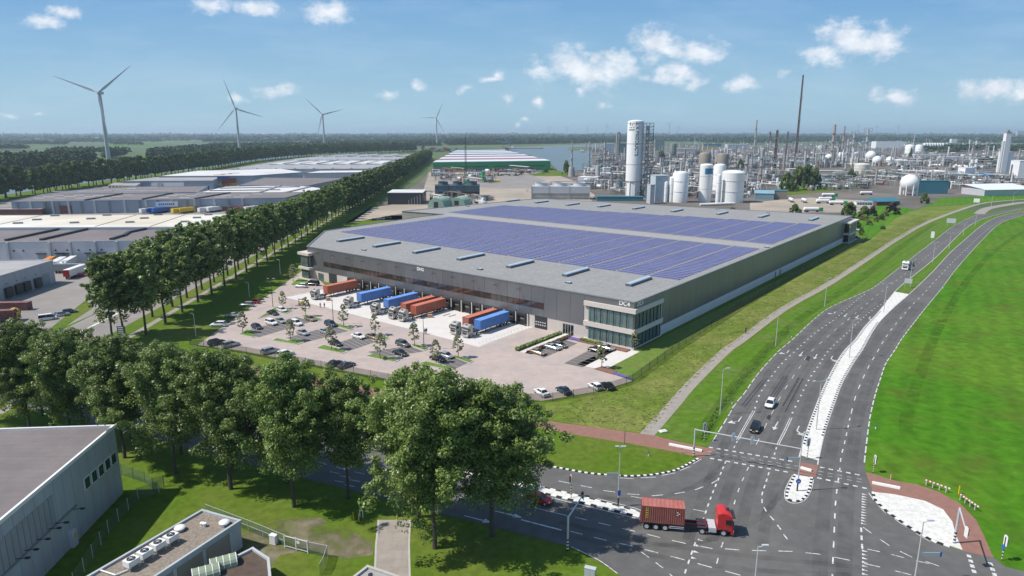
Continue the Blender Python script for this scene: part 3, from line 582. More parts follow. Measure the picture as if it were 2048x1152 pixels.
# office blocks: two floors of glass between concrete slabs
def office(par, t0, t1, s0, s1, h, slabs, mt=1.95):
    for z0, z1, g in slabs: ob('floor_slab', (MB().box(t0-0.65-g,t1,s0-0.65-g,s1,z0,z1), M_OFFS), par)
    for (za, zb) in zip([s[1] for s in slabs], [s[0] for s in slabs][1:]):
        n = max(1,int(round((s1-1.4-s0)/mt))); w = (s1-1.4-s0)/n; gm = MB().box(-0.10,-0.03,0.06,w-0.06,za,zb).mesh('glass_pane', M_OFFG); fm = MB().box(-0.24,-0.02,-0.06,0.06,za,zb).mesh('mullion', M_DARK)
        for k in range(n): ob('glass_pane', gm, par, (t0-0.3,s0+w*k,0)); ob('mullion', fm, par, (t0-0.31,s0+w*k,0))
        n = max(1,int(round((t1-1.4-t0)/mt))); w = (t1-1.4-t0)/n; gm = MB().box(0.06,w-0.06,-0.10,-0.03,za,zb).mesh('glass_pane', M_OFFG); fm = MB().box(-0.06,0.06,-0.24,-0.02,za,zb).mesh('mullion', M_DARK)
        for k in range(n+1): 
            if k < n: ob('glass_pane', gm, par, (t0+w*k,s0-0.3,0))
            ob('mullion', fm, par, (t0+w*k,s0-0.31,0))
off = ob('office', (MB().box(6.0,13.8,6.0,13.8,0.02,10.9).box(-.28,13.7,13.6,13.8,0.02,10.9).box(13.6,13.8,-.28,13.6,0.02,10.9), mat('office_inside', (0.42,0.42,0.40), 0.7)), hall)
MOFF = mat('tinted_pane', (0.05,0.16,0.165), 0.04, var=0.1, spec=0.6); MOFF.node_tree.nodes['Principled BSDF'].inputs['Alpha'].default_value = 0.36
b = MB(); r_o = random.Random(8)
for z0 in (.45,5.42):
    for k in range(60):
        x, y = (r_o.uniform(.4,5.5),r_o.uniform(.4,13)) if k % 2 else (r_o.uniform(.4,13),r_o.uniform(.4,5.5)); mi = r_o.choice((0,0,1,2,3)); w, h = r_o.uniform(.3,.9), r_o.uniform(.7,2.2); b.box(x-w/2,x+w/2,y-w/2,y+w/2,z0,z0+h,mi)
fo = ob('furniture', (b, [mat('brown_furniture',(0.30,0.15,0.07),0.6), M_WHITE, M_LEAF, M_DARK]), off); fo['kind'] = 'stuff'
M_OFFG_ = M_OFFG; M_OFFG = MOFF
office(off, 0, 15.9, 0, 15.4, 11, [(0.0,0.42,-0.2),(4.05,5.4,0),(9.75,11.02,0)])
M_OFFG = M_OFFG_
off2 = ob('office', (MB().box(-0.3,3.0,142.4,145.6,0.02,10.5), M_OFFS), hall)
for z0, z1 in ((9.6,10.6),(4.0,4.9),(0,0.3)): ob('floor_slab', (MB().box(-2.3,4,140.5,147.6,z0,z1), M_OFFS), off2)
for za, zb in ((0.3,4.0),(4.9,9.6)):
    for k in range(5): ob('glass_pane', (MB().box(-1.7,-1.6,142.0+k*0.9,142.8+k*0.9,za,zb), M_OFFG), off2)
    for k in range(4): ob('glass_pane', (MB().box(-1.5+k*0.95,-0.65+k*0.95,146.5,146.6,za,zb), M_OFFG), off2)
off3 = ob('office', (MB().box(227,240,-0.3,1,0.02,10.9), M_DARK), hall)
for z0, z1 in ((10.2,11.0),(4.3,5.2),(0,0.4)): ob('floor_slab', (MB().box(226.5,245.5,-3.2,1,z0,z1), M_OFFS), off3)
for za, zb in ((0.4,4.3),(5.2,10.2)):
    for k in range(8): ob('glass_pane', (MB().box(227.2+k*2,228.9+k*2,-2.6,-2.5,za,zb), M_OFFG), off3); ob('mullion', (MB().box(226.95+k*2,227.15+k*2,-2.75,-2.5,za,zb), mat('pale_mullion',(0.5,0.47,0.4),0.6)), off3)
def hall_text(txt, size, t, s, z, front):
    if front: wall_text('lettering', txt, size, M_WHITE, (t,s,z), R_(-90), hall, 0.04)
    else: wall_text('lettering', txt, size, M_WHITE, (t,s,z), 0, hall, 0.04)
hall_text('DC4', 1.7, -0.16, 3.0, 12.0, True); hall_text('DC4', 1.7, 2.8, -0.16, 12.0, False); hall_text('DHG', 1.5, -0.16, 80.4, 11.6, True)
# roof lights, hatches and the solar field
skb = MB().box(0,13.2,-0.95,0.95,12.62,13.35).mesh('roof_light', M_SKYB)
sk = MB(); sk.loft([[(0.1+i*13.0, 0.9*math.cos(math.pi*k/6), 13.36+0.35*math.sin(math.pi*k/6)) for k in range(7)] for i in (0,1)], 0, True); skm = sk.mesh('skylight_dome', M_SKYL)
for k in range(7): o = ob('roof_light', skb, hall, (16.3-0.25*k,11+22.2*k,0)); ob('skylight_dome', skm, o)
for t, s in ((207,12),(203.5,36.4),(203,59),(199,84),(198,108),(195,130),(191,150),(191,174),(186.5,194)): o = ob('roof_light', skb, hall, (t,s,0)); ob('skylight_dome', skm, o)
for t, s in ((9,27),(8.5,120),(8,61),(110,2),(228,40),(230,70),(150,195)): ob('roof_hatch', (MB().box(-0.6,0.6,-0.9,0.9,12.62,13.1,0,None,1), [M_SKYB, M_SKYL]), hall, (t,s,0))
def solar(t0, t1, s0, s1):
    """one block of tilted modules in rows along the front; tops of the modules are single islands"""
    b = MB(); t = t0
    while t < t1-1.9:
        s = s0
        while s < s1-0.9:
            w = min(1.7, s1-s)-0.04
            b.poly([(t+0.06,s,12.76),(t+1.98,s,12.80),(t+1.98,s+w,12.80),(t+0.06,s+w,12.76)][::-1]); s += 1.7
        b.poly([(t+1.99,s0,12.72),(t+2.52,s0,12.72),(t+2.52,s1,12.72),(t+1.99,s1,12.72)][::-1], 1)
        b.poly([(t+0.04,s0,12.70),(t+0.05,s0,12.76),(t+0.05,s1,12.76),(t+0.04,s1,12.70)], 1); t += 2.5
    o = ob('solar_array', (b, [M_SOLAR, M_SOLF]), hall); o['kind'] = 'stuff'
sl = [3.2+11.25*k for k in range(17)]
for i, s in enumerate(sl[:-1]):
    e = s+10.85
    cut = lambda t: 171-0.148*(t-33)
    if s < 168:
        e1 = min(e, 167); te = 105.5
        solar(33.2-0.9*math.sin(i*0.7)*0-0.00*i, te, s, e1)
    if s < 182: solar(119.3, 194.5-0.138*s, s, min(e,182))
# raised strip between the two solar fields
ob('roof_walkway', (MB().box(107.5,116.5,0.3,177,12.62,12.69), mat('roof_ballast', (0.30,0.285,0.27), 0.9, var=0.12, scale=0.8)), hall)
# ---------------------------------------------------------------- the yard
site = sheet('yard_paving', [(395,690),(480,701),(600,724),(775,758),(900,780),(1000,793),(1083,802),(1200,782),(1265,762),(1218,745),(1186,738)]+[HL(-10,-1)]*0+[(1260,702),(1272,698),(1166,655),(655,575),(612,535),(600,545)], M_PAVE, 3)
apron = sheet('concrete_apron', [HL(-24.4,123.5),(HL(-24.2,69)),HL(-24.4,33.2),HL(-0.02,33.2),HL(-0.02,123.5)], M_CONC, 5, world=True)
sheet('office_path', [HL(-1,5),HL(-19.5,5),HL(-19.5,-2.5),HL(-1,-2.5)], M_CONC, 5, world=True)
sheet('office_lawn', [(1278,697),(1186,737),(1212,744),(1265,762),(1358,695),(1490,609),(1600,545),(1735,478),(1720,476),(1690,494)], mat('young_lawn', (0.10,0.17,0.015), 0.9, var=0.3, scale=0.6, detail=9, col2=(0.14,0.15,0.03), scale2=0.2), 4)
b = MB(); b.prism([HL(-3.8,15.4),HL(-3.8,0.0),HL(-1.4,0.0),HL(-1.4,15.4)], 0, 0.3); tag(ob('flower_bed', (b, mat('heather', (0.20,0.10,0.075), 0.9, var=0.35, scale=1.5, detail=8)), ), 'low russet flower bed under the corner office glass', 'flower bed')
b = MB(); b.prism([P(*p)[:2] for p in [(1190,739),(1205,734),(1232,744),(1228,750)]], 0, 0.3); tag(ob('flower_bed', (b, mat('heather2', (0.20,0.105,0.075), 0.9, var=0.35, scale=1.5, detail=8))), 'russet planting patch at the end of the pale office path', 'flower bed')
for px in ([(1228,746),(1264,758),(1266,761),(1226,749)], [(1133,678),(1158,683),(1163,680),(1140,675)]):
    b = MB(); b.prism([P(*p)[:2] for p in px], 0, 0.35); tag(ob('lavender_row', (b, mat('lavender', (0.12,0.09,0.30), 0.9, var=0.3, scale=2))), 'purple lavender strip at the lawn edge by the fence corner' if px[0][0] > 1200 else 'purple lavender strip beside the entrance door', 'flower bed')
def leafbox(name, pts, h, m, n, sz, seed):
    """clipped planting: many small leaf faces filling a low volume along world points"""
    r = random.Random(seed); b = MB()
    for i in range(n):
        t = r.random()*(len(pts)-1); k = int(t); a = Vector(pts[k]); c = Vector(pts[k+1]); d = (c-a).normalized(); q = a+(c-a)*(t-k)+Vector((-d.y,d.x))*r.uniform(-0.6,0.6)
        x, y, z = q.x, q.y, h*math.sqrt(r.random()); u = Vector((r.gauss(0,1),r.gauss(0,1),r.gauss(0,1))).normalized()*sz; v = u.orthogonal().normalized()*sz*0.6
        p = Vector((x,y,z)); b.poly([p-u-v*0.2,p+v,p+u,p-v])
    return ob(name, (b, m))
tag(leafbox('hedge', [HL(-0.9,22.5),HL(-20.8,23.2)], 0.9, M_LEAF, 1500, 0.28, 3), 'clipped green hedge along the ramp to the entrance door', 'hedge')
b = MB(); b.box(0,20.8,-0.8,0.8,0,0.3); tag(ob('ramp_wall', (b, M_CONC), None, (*HL(-21,21.0),0), HROT), 'long pale concrete ramp beside the hedge', 'ramp')
tag(leafbox('hedge', [HL(-1.5,19.1),HL(-20.6,19.5)], 0.7, mat('brown_hedge', (0.12,0.085,0.04), 0.9, island=0.4), 1100, 0.25, 4), 'low brown hedge between ramp and parking bays', 'hedge')
tag(leafbox('hedge', [HL(-2.6,14.8),HL(-2.6,8.0)], 0.8, M_LEAF, 700, 0.25, 5), 'short green hedge in front of the corner office', 'hedge')
# parking bays and planted islands
def bays(px, n, along_first=True):
    o = sheet('parking_bays', px, M_BAY, 5)
    a, b_, c, d = [Vector(P(*p)[:2]) for p in px]; m = MB()
    for k in range(n+1):
        p = a+(b_-a)*k/n; q = d+(c-d)*k/n; ribbon(m, [p,q], 0.12, 6*LAY)
    ob('bay_line', (m, mat('bay_paint', (0.36,0.35,0.34), 0.7)), o)
for A_, n in (([(484,664),(593,634),(624,643),(517,675)],10),([(572,676),(664,652),(697,662),(608,686)],9),([(667,689),(724,670),(751,684),(696,703)],7),([(735,704),(818,692),(848,703),(765,715)],6),
              ([(877,725),(905,714),(936,726),(908,739)],3),([(1060,703),(1130,680),(1155,687),(1087,716)],7),([(1128,727),(1185,697),(1228,703),(1165,735)],7)): bays(A_, n)
M_ISL = mat('planter_grass', (0.10,0.19,0.015), 0.9, var=0.25, scale=1.2, detail=8)
def planter(px, label):
    b = MB(); slab(b, px, 0, 0.16, 0, 1); c = [sum(p[0] for p in px)/len(px), sum(p[1] for p in px)/len(px)]
    b2 = MB(); b2.prism([P(c[0]+(p[0]-c[0])*0.9, c[1]+(p[1]-c[1])*0.84)[:2] for p in px], 0.17, 0.26)
    o = tag(ob('planter', (b, [M_KERB, M_KERB])), label, 'planter', 'grass planters in the car park'); ob('grass_top', (b2, M_ISL), o)
planter([(516,638),(549,615),(562,614),(586,622),(572,628),(553,621),(543,629)], 'grass planter island nearest the dark tree bank, around the lamp post')
planter([(602,632),(612,630),(645,640),(634,643)], 'grass planter at the upper end of the second bay row')
planter([(478,669),(493,659),(511,662),(498,667),(512,674),(506,676)], 'triangular grass planter at the left end of the second bay row')
planter([(543,681),(552,677),(574,683),(592,679),(609,685),(594,690)], 'grass planter at the lower end of the third bay row')
planter([(668,651),(672,647),(708,658),(700,661)], 'grass planter at the upper end of the third bay row')
planter([(632,696),(646,690),(694,704),(686,708)], 'grass planter at the lower end of the fourth bay row')
planter([(729,668),(740,666),(779,677),(770,682)], 'grass planter at the upper end of the fourth bay row')
planter([(731,712),(744,708),(800,721),(790,725)], 'grass planter at the lower end of the fifth bay row')
planter([(822,690),(826,688),(857,698),(849,702)], 'grass planter at the upper end of the fifth bay row under the yard lamp')
planter([(836,727),(850,723),(908,738),(900,741)], 'grass planter nearest the front fence, lower end of the last bay row')
planter([(902,713),(908,711),(947,723),(940,727)], 'grass planter at the upper end of the last bay row')
planter([(580,570),(598,556),(622,562),(608,570),(588,574)], 'grass and heather planter by the far left glass office')
# railings, wheel guides, pallets
def railing(px, label, n, h=1.1):
    pts = PW(px) if not isinstance(px[0][0], float) else px
    t = thing('railing', label, 'railing', (*pts[0],0)); o0 = Vector(pts[0]); b = MB()
    L = [(Vector(p)-o0) for p in pts]; d = L[-1]
    for z in (0.55,h): b.tube((0,0,z),(d.x,d.y,z),0.035,n=5)
    ob('rail', (b, M_WHITE), t); pm = MB().tube((0,0,0),(0,0,h),0.05,n=6).mesh('post', M_WHITE)
    for k in range(n+1): ob('post', pm, t, (d.x*k/n,d.y*k/n,0))
railing([HL(-23.5,34),HL(-1.5,34)], 'white railing along the right edge of the concrete dock apron', 14)
railing([HL(-23.0,123.4),HL(-9,123.4)], 'white railing along the left edge of the concrete dock apron', 9)
def pallet(px, label):
    t = thing('cargo_pallet', label, 'pallet', P(*px), rnd.uniform(0,1), 'pallets of boxes on the apron')
    ob('pallet_base', (MB().box(-.8,.8,-.6,.6,0,0.15), mat('pallet_wood', (0.35,0.23,0.12), 0.8)), t)
    for i in range(2):
        for j in range(2): ob('carton', (MB().box(-.75+.76*i,-.03+.76*i,-.55+.56*j,-.02+.56*j,0.16,1.0), mat('carton_board', (0.42,0.27,0.14), 0.8, objvar=0.15)), t)
pallet((657,601), 'brown boxed pallet beside the red trailer nearest the left railing'); pallet((860,635), 'brown boxed pallet in the open middle of the dock apron')
for k, (x, y) in enumerate(((893,630),(904,632))): tag(ob('wheel_guide', (MB().box(-1.6,1.6,-.15,.15,0,.25), M_STEEL), None, P(x,y), HROT), ('left' if k == 0 else 'right')+' steel wheel guide on the apron in front of an empty dock', 'wheel guide')
# mesh fence round the site
M_MESH = mat('fence_mesh', (0.03,0.04,0.03), 0.6)
def mesh_alpha(m, cover):
    """woven wire finer than a pixel: seen as its share of cover"""
    m.node_tree.nodes['Principled BSDF'].inputs['Alpha'].default_value = cover
mesh_alpha(M_MESH, 0.28)
M_MESHG = mat('green_fence_mesh', (0.12,0.19,0.14), 0.6); mesh_alpha(M_MESHG, 0.25)
def fence(name, label, pts, h, gap, mmesh, mpost, pr=0.05, rail=False):
    t = thing(name, label, 'fence', (*pts[0],0)); o0 = Vector(pts[0]); pm = MB().tube((0,0,0),(0,0,h+0.1),pr,n=6).mesh('post', mpost)
    pl = along(pts, gap)
    for q, a in pl: ob('post', pm, t, (q.x-o0.x,q.y-o0.y,0))
    ps = [q for q, a in pl]+[Vector(pts[-1])]; b = MB()
    for p, q in zip(ps, ps[1:]):
        d = q-p
        if d.length < 0.05: continue
        n = Vector((-d.y,d.x)).normalized()*0.008
        b.box(0,d.length,-0.006,0.006,0.08,h,0,TR(p.x-o0.x,p.y-o0.y,0,math.atan2(d.y,d.x)))
    ob('wire_mesh', (b, mmesh), t)
    if rail:
        b = MB()
        for p, q in zip(ps, ps[1:]):
            for z in rail: b.tube((p.x-o0.x,p.y-o0.y,z),(q.x-o0.x,q.y-o0.y,z),0.03,n=5)
        ob('rail', (b, mpost), t)
    return t
fence('wire_fence', 'dark wire fence along the long side of the distribution hall', PW([(1265,765),(1358,697),(1490,611),(1600,547),(1735,480)]), 2.1, 5.0, M_MESH, M_DARK)
fence('wire_fence', 'dark wire fence along the front of the car park behind the foreground trees', PW([(380,690),(480,706),(600,729),(775,763),(900,785),(1000,798),(1083,807),(1200,787),(1265,766)]), 2.0, 5.0, M_MESH, M_DARK)

# ---------------------------------------------------------------- vehicles (local x forward)
CARP = {n: paint('car_'+n, c, rough=0.25, metal=mt, var=0.03) for n, c, mt in (('white',(0.72,0.72,0.72),0),('silver',(0.42,0.44,0.46),0.5),('black',(0.012,0.013,0.016),0),('grey',(0.12,0.125,0.135),0.4),('blue',(0.035,0.055,0.10),0.3),('gold',(0.30,0.24,0.17),0.4),('red',(0.50,0.015,0.02),0))}
M_HEAD = mat('lamp_glass', (0.7,0.72,0.72), 0.15); M_TAIL = mat('tail_lamp', (0.35,0.01,0.01), 0.3); M_PLATE = mat('number_plate', (0.75,0.55,0.03), 0.5)
def ring(x, w, z0, z1, tw=0.86): return [(x,-w*.93,z0),(x,-w,z0+.22),(x,-w,z1-.14),(x,-w*tw,z1),(x,w*tw,z1),(x,w,z1-.14),(x,w,z0+.22),(x,w*.93,z0)]
def wheel_mesh(r, w):
    b = MB(); b.lathe([(r*.6,-w/2),(r*.95,-w/2),(r,-w/2+.03),(r,w/2-.03),(r*.95,w/2),(r*.6,w/2)], n=16)
    t = MB(); t.lathe([(0.02,-w/2-.012),(r*.6,-w/2-.02),(r*.6,w/2+.02),(0.02,w/2+.012)], n=12)
    rot = Matrix.Rotation(math.pi/2, 4, 'X')
    a = b.mesh('wheel', M_BLACK); a.transform(rot); c = t.mesh('rim', M_STEEL); c.transform(rot); return a, c
def make_car(kind, label, loc):
    """kind: sedan, hatch, suv, van"""
    L, Wd, H = dict(sedan=(4.7,.9,1.44), hatch=(4.2,.88,1.47), suv=(4.65,.94,1.68), van=(5.0,.97,1.95))[kind]
    h = L/2; bz = 0.9 if kind in ('sedan','hatch') else 1.03
    t = thing('parked_car', label, 'car', loc)
    hood = bz-.06
    b = MB(); b.loft([ring(-h,.82*Wd,.32,bz-.22,.9), ring(-h+.12,.95*Wd,.24,bz-.02), ring(-h*.5,Wd,.2,bz+.02), ring(h*.25,Wd,.2,bz), ring(h*.5,.98*Wd,.2,hood), ring(h*.86,.93*Wd,.22,hood-.12), ring(h-.05,.82*Wd,.28,hood-.3,.9)])
    ob('body', (b, CARP['white'], True), t)
    xs = dict(sedan=(-h+.75,-h+1.45,.15,1.05), hatch=(-h+.12,-h+.7,.25,1.05), suv=(-h+.1,-h+.5,.35,1.1), van=(-h+.08,-h+.3,1.2,1.85))[kind]
    wt, wb = .68*Wd, .88*Wd
    def cr(x, w, z0, z1): return [(x,-w,z0),(x,w,z0),(x,w,z1),(x,-w,z1)]
    g = MB(); i0 = bz-.04
    bot = [(xs[0],-wb,i0),(xs[3],-wb,i0),(xs[3],wb,i0),(xs[0],wb,i0)]; top = [(xs[1],-wt,H-.05),(xs[2],-wt,H-.05),(xs[2],wt,H-.05),(xs[1],wt,H-.05)]
    g.loft([bot, top]); ob('windows', (g, M_GLASS), t)
    r = MB(); k = .03
    r.loft([[(xs[1]-.06,-wt-k,H-.07),(xs[2]+.04,-wt-k,H-.07),(xs[2]+.04,wt+k,H-.07),(xs[1]-.06,wt+k,H-.07)], [(xs[1]+.05,-wt*.9,H),(xs[2]-.12,-wt*.9,H),(xs[2]-.12,wt*.9,H),(xs[1]+.05,wt*.9,H)]])
    for x, z in ((xs[0],xs[1]),((xs[0]+xs[3])/2,(xs[1]+xs[2])/2+.1),(xs[3],xs[2])):
        for s in (-1,1): r.tube((x,s*wb*1.0,i0),(z,s*(wt+.005),H-.06),.035,n=4)
    ob('roof', (r, CARP['white']), t)
    wm, rm = WH
    for x in (-h*.62,h*.62):
        for s in (-1,1): w = ob('wheel', wm, t, (x,s*(Wd-.1),.33)); ob('rim', rm, w)
    for s in (-1,1):
        ob('headlight', (MB().box(-.12,.05,-.2,.2,-.07,.07), M_HEAD), t, (h*.93,s*Wd*.62,hood-.24)); ob('tail_light', (MB().box(-.05,.08,-.14,.14,-.1,.1), M_TAIL), t, (-h+.05,s*Wd*.66,bz-.2))
    ob('number_plate', (MB().box(0,.04,-.26,.26,-.06,.06), M_PLATE), t, (h-.02,0,.42))
    ob('bumper', (MB().box(-.12,.04,-Wd*.8,Wd*.8,-.1,.1), M_DARK), t, (h-.02,0,.32))
    return t
WH = wheel_mesh(.33,.22)
PROTO = {}
def car(kind, colr, px, rz, label, group=None):
    loc = (*P(*px)[:2], 6*LAY) if len(px) == 2 else px
    if kind not in PROTO: PROTO[kind] = o = make_car(kind, label, loc); o.rotation_euler = (0,0,rz); o['label'] = label
    else: o = dup(PROTO[kind], loc, rz, label)
    for c in o.children:
        if c.name.split('.')[0] in ('body','roof'): c.material_slots[0].link = 'OBJECT'; c.material_slots[0].material = CARP[colr]
    if group: o['group'] = group
    return o
DR = HROT-math.pi/2; UR = HROT; PARK = 'cars in the car park'
CARS = [('sedan','black',(546,629),DR,'black saloon at the grass island beside the tall yard lamp'),('hatch','white',(564,623),DR,'white hatchback beside the black saloon near the yard lamp island'),
 ('hatch','blue',(514,657),DR,'dark blue hatchback in the lowest bay of the longest bay row'),('suv','white',(543,649),DR,'white off-roader in the middle of the longest bay row'),('sedan','silver',(561,645),DR,'silver saloon beside the white off-roader in the longest bay row'),
 ('suv','white',(593,650),DR,'white off-roader half behind a thin young tree'),('sedan','gold',(621,641),DR,'bronze saloon in the top bay of the longest row'),
 ('sedan','silver',(606,669),DR,'silver saloon alone at the lower middle of the second longest bay row'),('suv','blue',(662,652),DR,'dark off-roader in the top bay beside the slim lamp post'),('sedan','silver',(651,667),DR,'silver saloon below the dark off-roader, partly behind a young tree'),
 ('sedan','black',(671,690),DR,'black saloon in the lowest bay of the third bay row'),('sedan','white',(717,676),DR,'white saloon in the upper part of the third bay row'),('sedan','gold',(745,677),DR,'brown saloon in the top bay of the third bay row'),
 ('suv','grey',(806,692),DR,'grey off-roader in the top bay of the fourth bay row'),('sedan','black',(801,710),DR,'black saloon with red tail lamps beside a grass island edge'),
 ('sedan','black',(876,721),DR,'black saloon in the bay row nearest the front fence'),('hatch','silver',(893,715),DR,'silver hatchback beside the black saloon in the row nearest the fence'),
 ('sedan','gold',(1076,708),DR,'bronze saloon in the lowest bay beside the brown hedge'),('sedan','silver',(1106,698),DR,'silver saloon in the middle of the bays beside the brown hedge'),('hatch','grey',(1120,694),DR,'grey hatchback in the upper bay beside the brown hedge'),
 ('sedan','black',(1193,704),DR,'black saloon behind a young tree in front of the corner office'),('sedan','silver',(1213,699),DR,'silver saloon nearest the corner office flower bed'),
 ('suv','white',(437,653),math.pi,'white off-roader parked nose to the dark tree bank'),('sedan','silver',(465,634),math.pi,'silver saloon at the bank between two off-roaders'),('suv','silver',(494,613),math.pi,'silver off-roader parked at the bank, farthest up the left edge'),('hatch','red',(508,607),math.pi,'red hatchback just beyond the silver off-roader at the bank'),
 ('suv','black',(434,689),UR,'black off-roader at the front fence, left end'),('suv','silver',(462,693),UR,'silver off-roader beside the black off-roader at the front fence'),('suv','silver',(541,706),UR,'silver off-roader at the front fence, left of the white estate'),('suv','white',(571,712),UR,'white estate at the front fence behind a treetop'),
 ('sedan','black',(670,731),UR,'black saloon at the front fence beside a grey saloon'),('sedan','grey',(693,734),UR,'grey saloon at the front fence beside a black saloon'),('sedan','blue',(808,752),UR,'dark blue car seen between treetops at the front fence'),('hatch','silver',(945,776),UR,'silver hatchback half hidden by the tall tree crowns at the fence'),
 ('sedan','white',(1083,789),R_(118),'white car at the front fence right of the tall trees'),('sedan','blue',(1127,785),R_(118),'dark blue car at the front fence, alone'),('hatch','white',(1190,777),R_(118),'white hatchback at the front fence beside a black saloon'),('sedan','black',(1214,776),R_(118),'black saloon at the front fence nearest the lavender strip'),
 ('suv','white',(602,575),R_(170),'white off-roader near the far left glass office'),('van','black',(626,571),R_(170),'black van behind the white off-roader near the left glass office'),
 ('hatch','white',(1711,461),DR,'white car behind the far right glass office'),('hatch','blue',(1712,477),DR,'blue car in the shade of the far right glass office'),
 ('sedan','blue',(748,441),R_(15),'dark blue car parked behind the left edge of the hall roof'),('sedan','silver',(762,439),R_(15),'silver car parked behind the left edge of the hall roof'),('suv','grey',(776,437),R_(15),'grey car parked behind the hall roof, rightmost of three')]
for c in CARS: car(*c, group=PARK)
rh = heading((1560,770),(1535,815))
car('hatch','white',(1540,812),rh,'white hatchback driving down the wide road towards the crossing'); car('hatch','black',(1510,860),rh+0.05,'black hatchback just before the traffic light gantry')
car('hatch','red',(1078,1004),math.atan2(-0.405,0.914),'red car under the big tree beside the splitter island'); car('sedan','red',(163,553),R_(20),'red car in the left yard beside the white and red trailer')

def container_mesh_parts(L, Wd=2.44, H=2.6, n=None, m=None, top=None):
    """corrugated steel box, origin at the middle of its floor"""
    n = n or int(L/0.30); out = []
    for s in (-1,1):
        b = MB(); p = L/n
        for k in range(n):
            x0 = -L/2+k*p; xs_ = [(x0,0),(x0+.32*p,0),(x0+.5*p,.045),(x0+.82*p,.045),(x0+p,0)]
            for (a, da), (c, dc) in zip(xs_, xs_[1:]):
                q = [(a,s*(Wd/2-da),.12),(c,s*(Wd/2-dc),.12),(c,s*(Wd/2-dc),H-.1),(a,s*(Wd/2-da),H-.1)]
                b.poly(q if s < 0 else q[::-1])
        out.append(('side_panel', b.mesh('side_panel', m)))
    b = MB(); k2 = max(6,n//2); p = L/k2
    for k in range(k2):
        x0 = -L/2+k*p; xs_ = [(x0,0),(x0+.4*p,0),(x0+.5*p,.03),(x0+.9*p,.03),(x0+p,0)]
        for (a, da), (c, dc) in zip(xs_, xs_[1:]): b.poly([(a,-Wd/2+.06,H-.02-da),(c,-Wd/2+.06,H-.02-dc),(c,Wd/2-.06,H-.02-dc),(a,Wd/2-.06,H-.02-da)])
    out.append(('roof_panel', b.mesh('roof_panel', top or m)))
    b = MB()
    for x in (-1,1):
        for y in (-1,1): b.box(x*(L/2-.07)-.08,x*(L/2-.07)+.08,y*(Wd/2-.06)-.075,y*(Wd/2-.06)+.075,0,H)
    for y in (-1,1): b.box(-L/2,L/2,y*(Wd/2-.05)-.05,y*(Wd/2-.05)+.05,0,.13); b.box(-L/2,L/2,y*(Wd/2-.05)-.05,y*(Wd/2-.05)+.05,H-.1,H-.003)
    b.box(-L/2+.1,L/2-.1,-Wd/2+.1,Wd/2-.1,.06,.11); out.append(('frame', b.mesh('frame', m)))
    b = MB(); b.box(L/2-.09,L/2-.02,-Wd/2+.1,Wd/2-.1,.1,H-.1); out.append(('end_panel', b.mesh('end_panel', m)))
    for s in (-1,1):
        b = MB(); y0, y1 = (.01,Wd/2-.1) if s > 0 else (-Wd/2+.1,-.01); b.box(-L/2+.01,-L/2+.08,y0,y1,.1,H-.1)
        for y in (.3,.75): b.tube((-L/2-.01,s*y,.15),(-L/2-.01,s*y,H-.15),.025,n=4)
        out.append(('door', b.mesh('door', m)))
    return out
CMAT = {}
def cmat(name, c): 
    if name not in CMAT: CMAT[name] = mat('container_'+name, c, 0.6, var=0.2, scale=0.7, detail=9, col2=tuple(q*.75+.05 for q in c), scale2=0.35, amt2=.6)
    return CMAT[name]
CONT = {}
def container(name, label, loc, rz, colr, c, L, H=2.6, n=None, group=None, simple=False):
    key = (colr, L, H)
    t = thing(name, label, 'shipping container', loc, rz, group)
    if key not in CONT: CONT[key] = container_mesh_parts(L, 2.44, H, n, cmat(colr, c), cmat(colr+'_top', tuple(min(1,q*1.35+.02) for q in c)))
    for nm, me in CONT[key]: ob(nm, me, t)
    return t
TW = wheel_mesh(.5,.32)
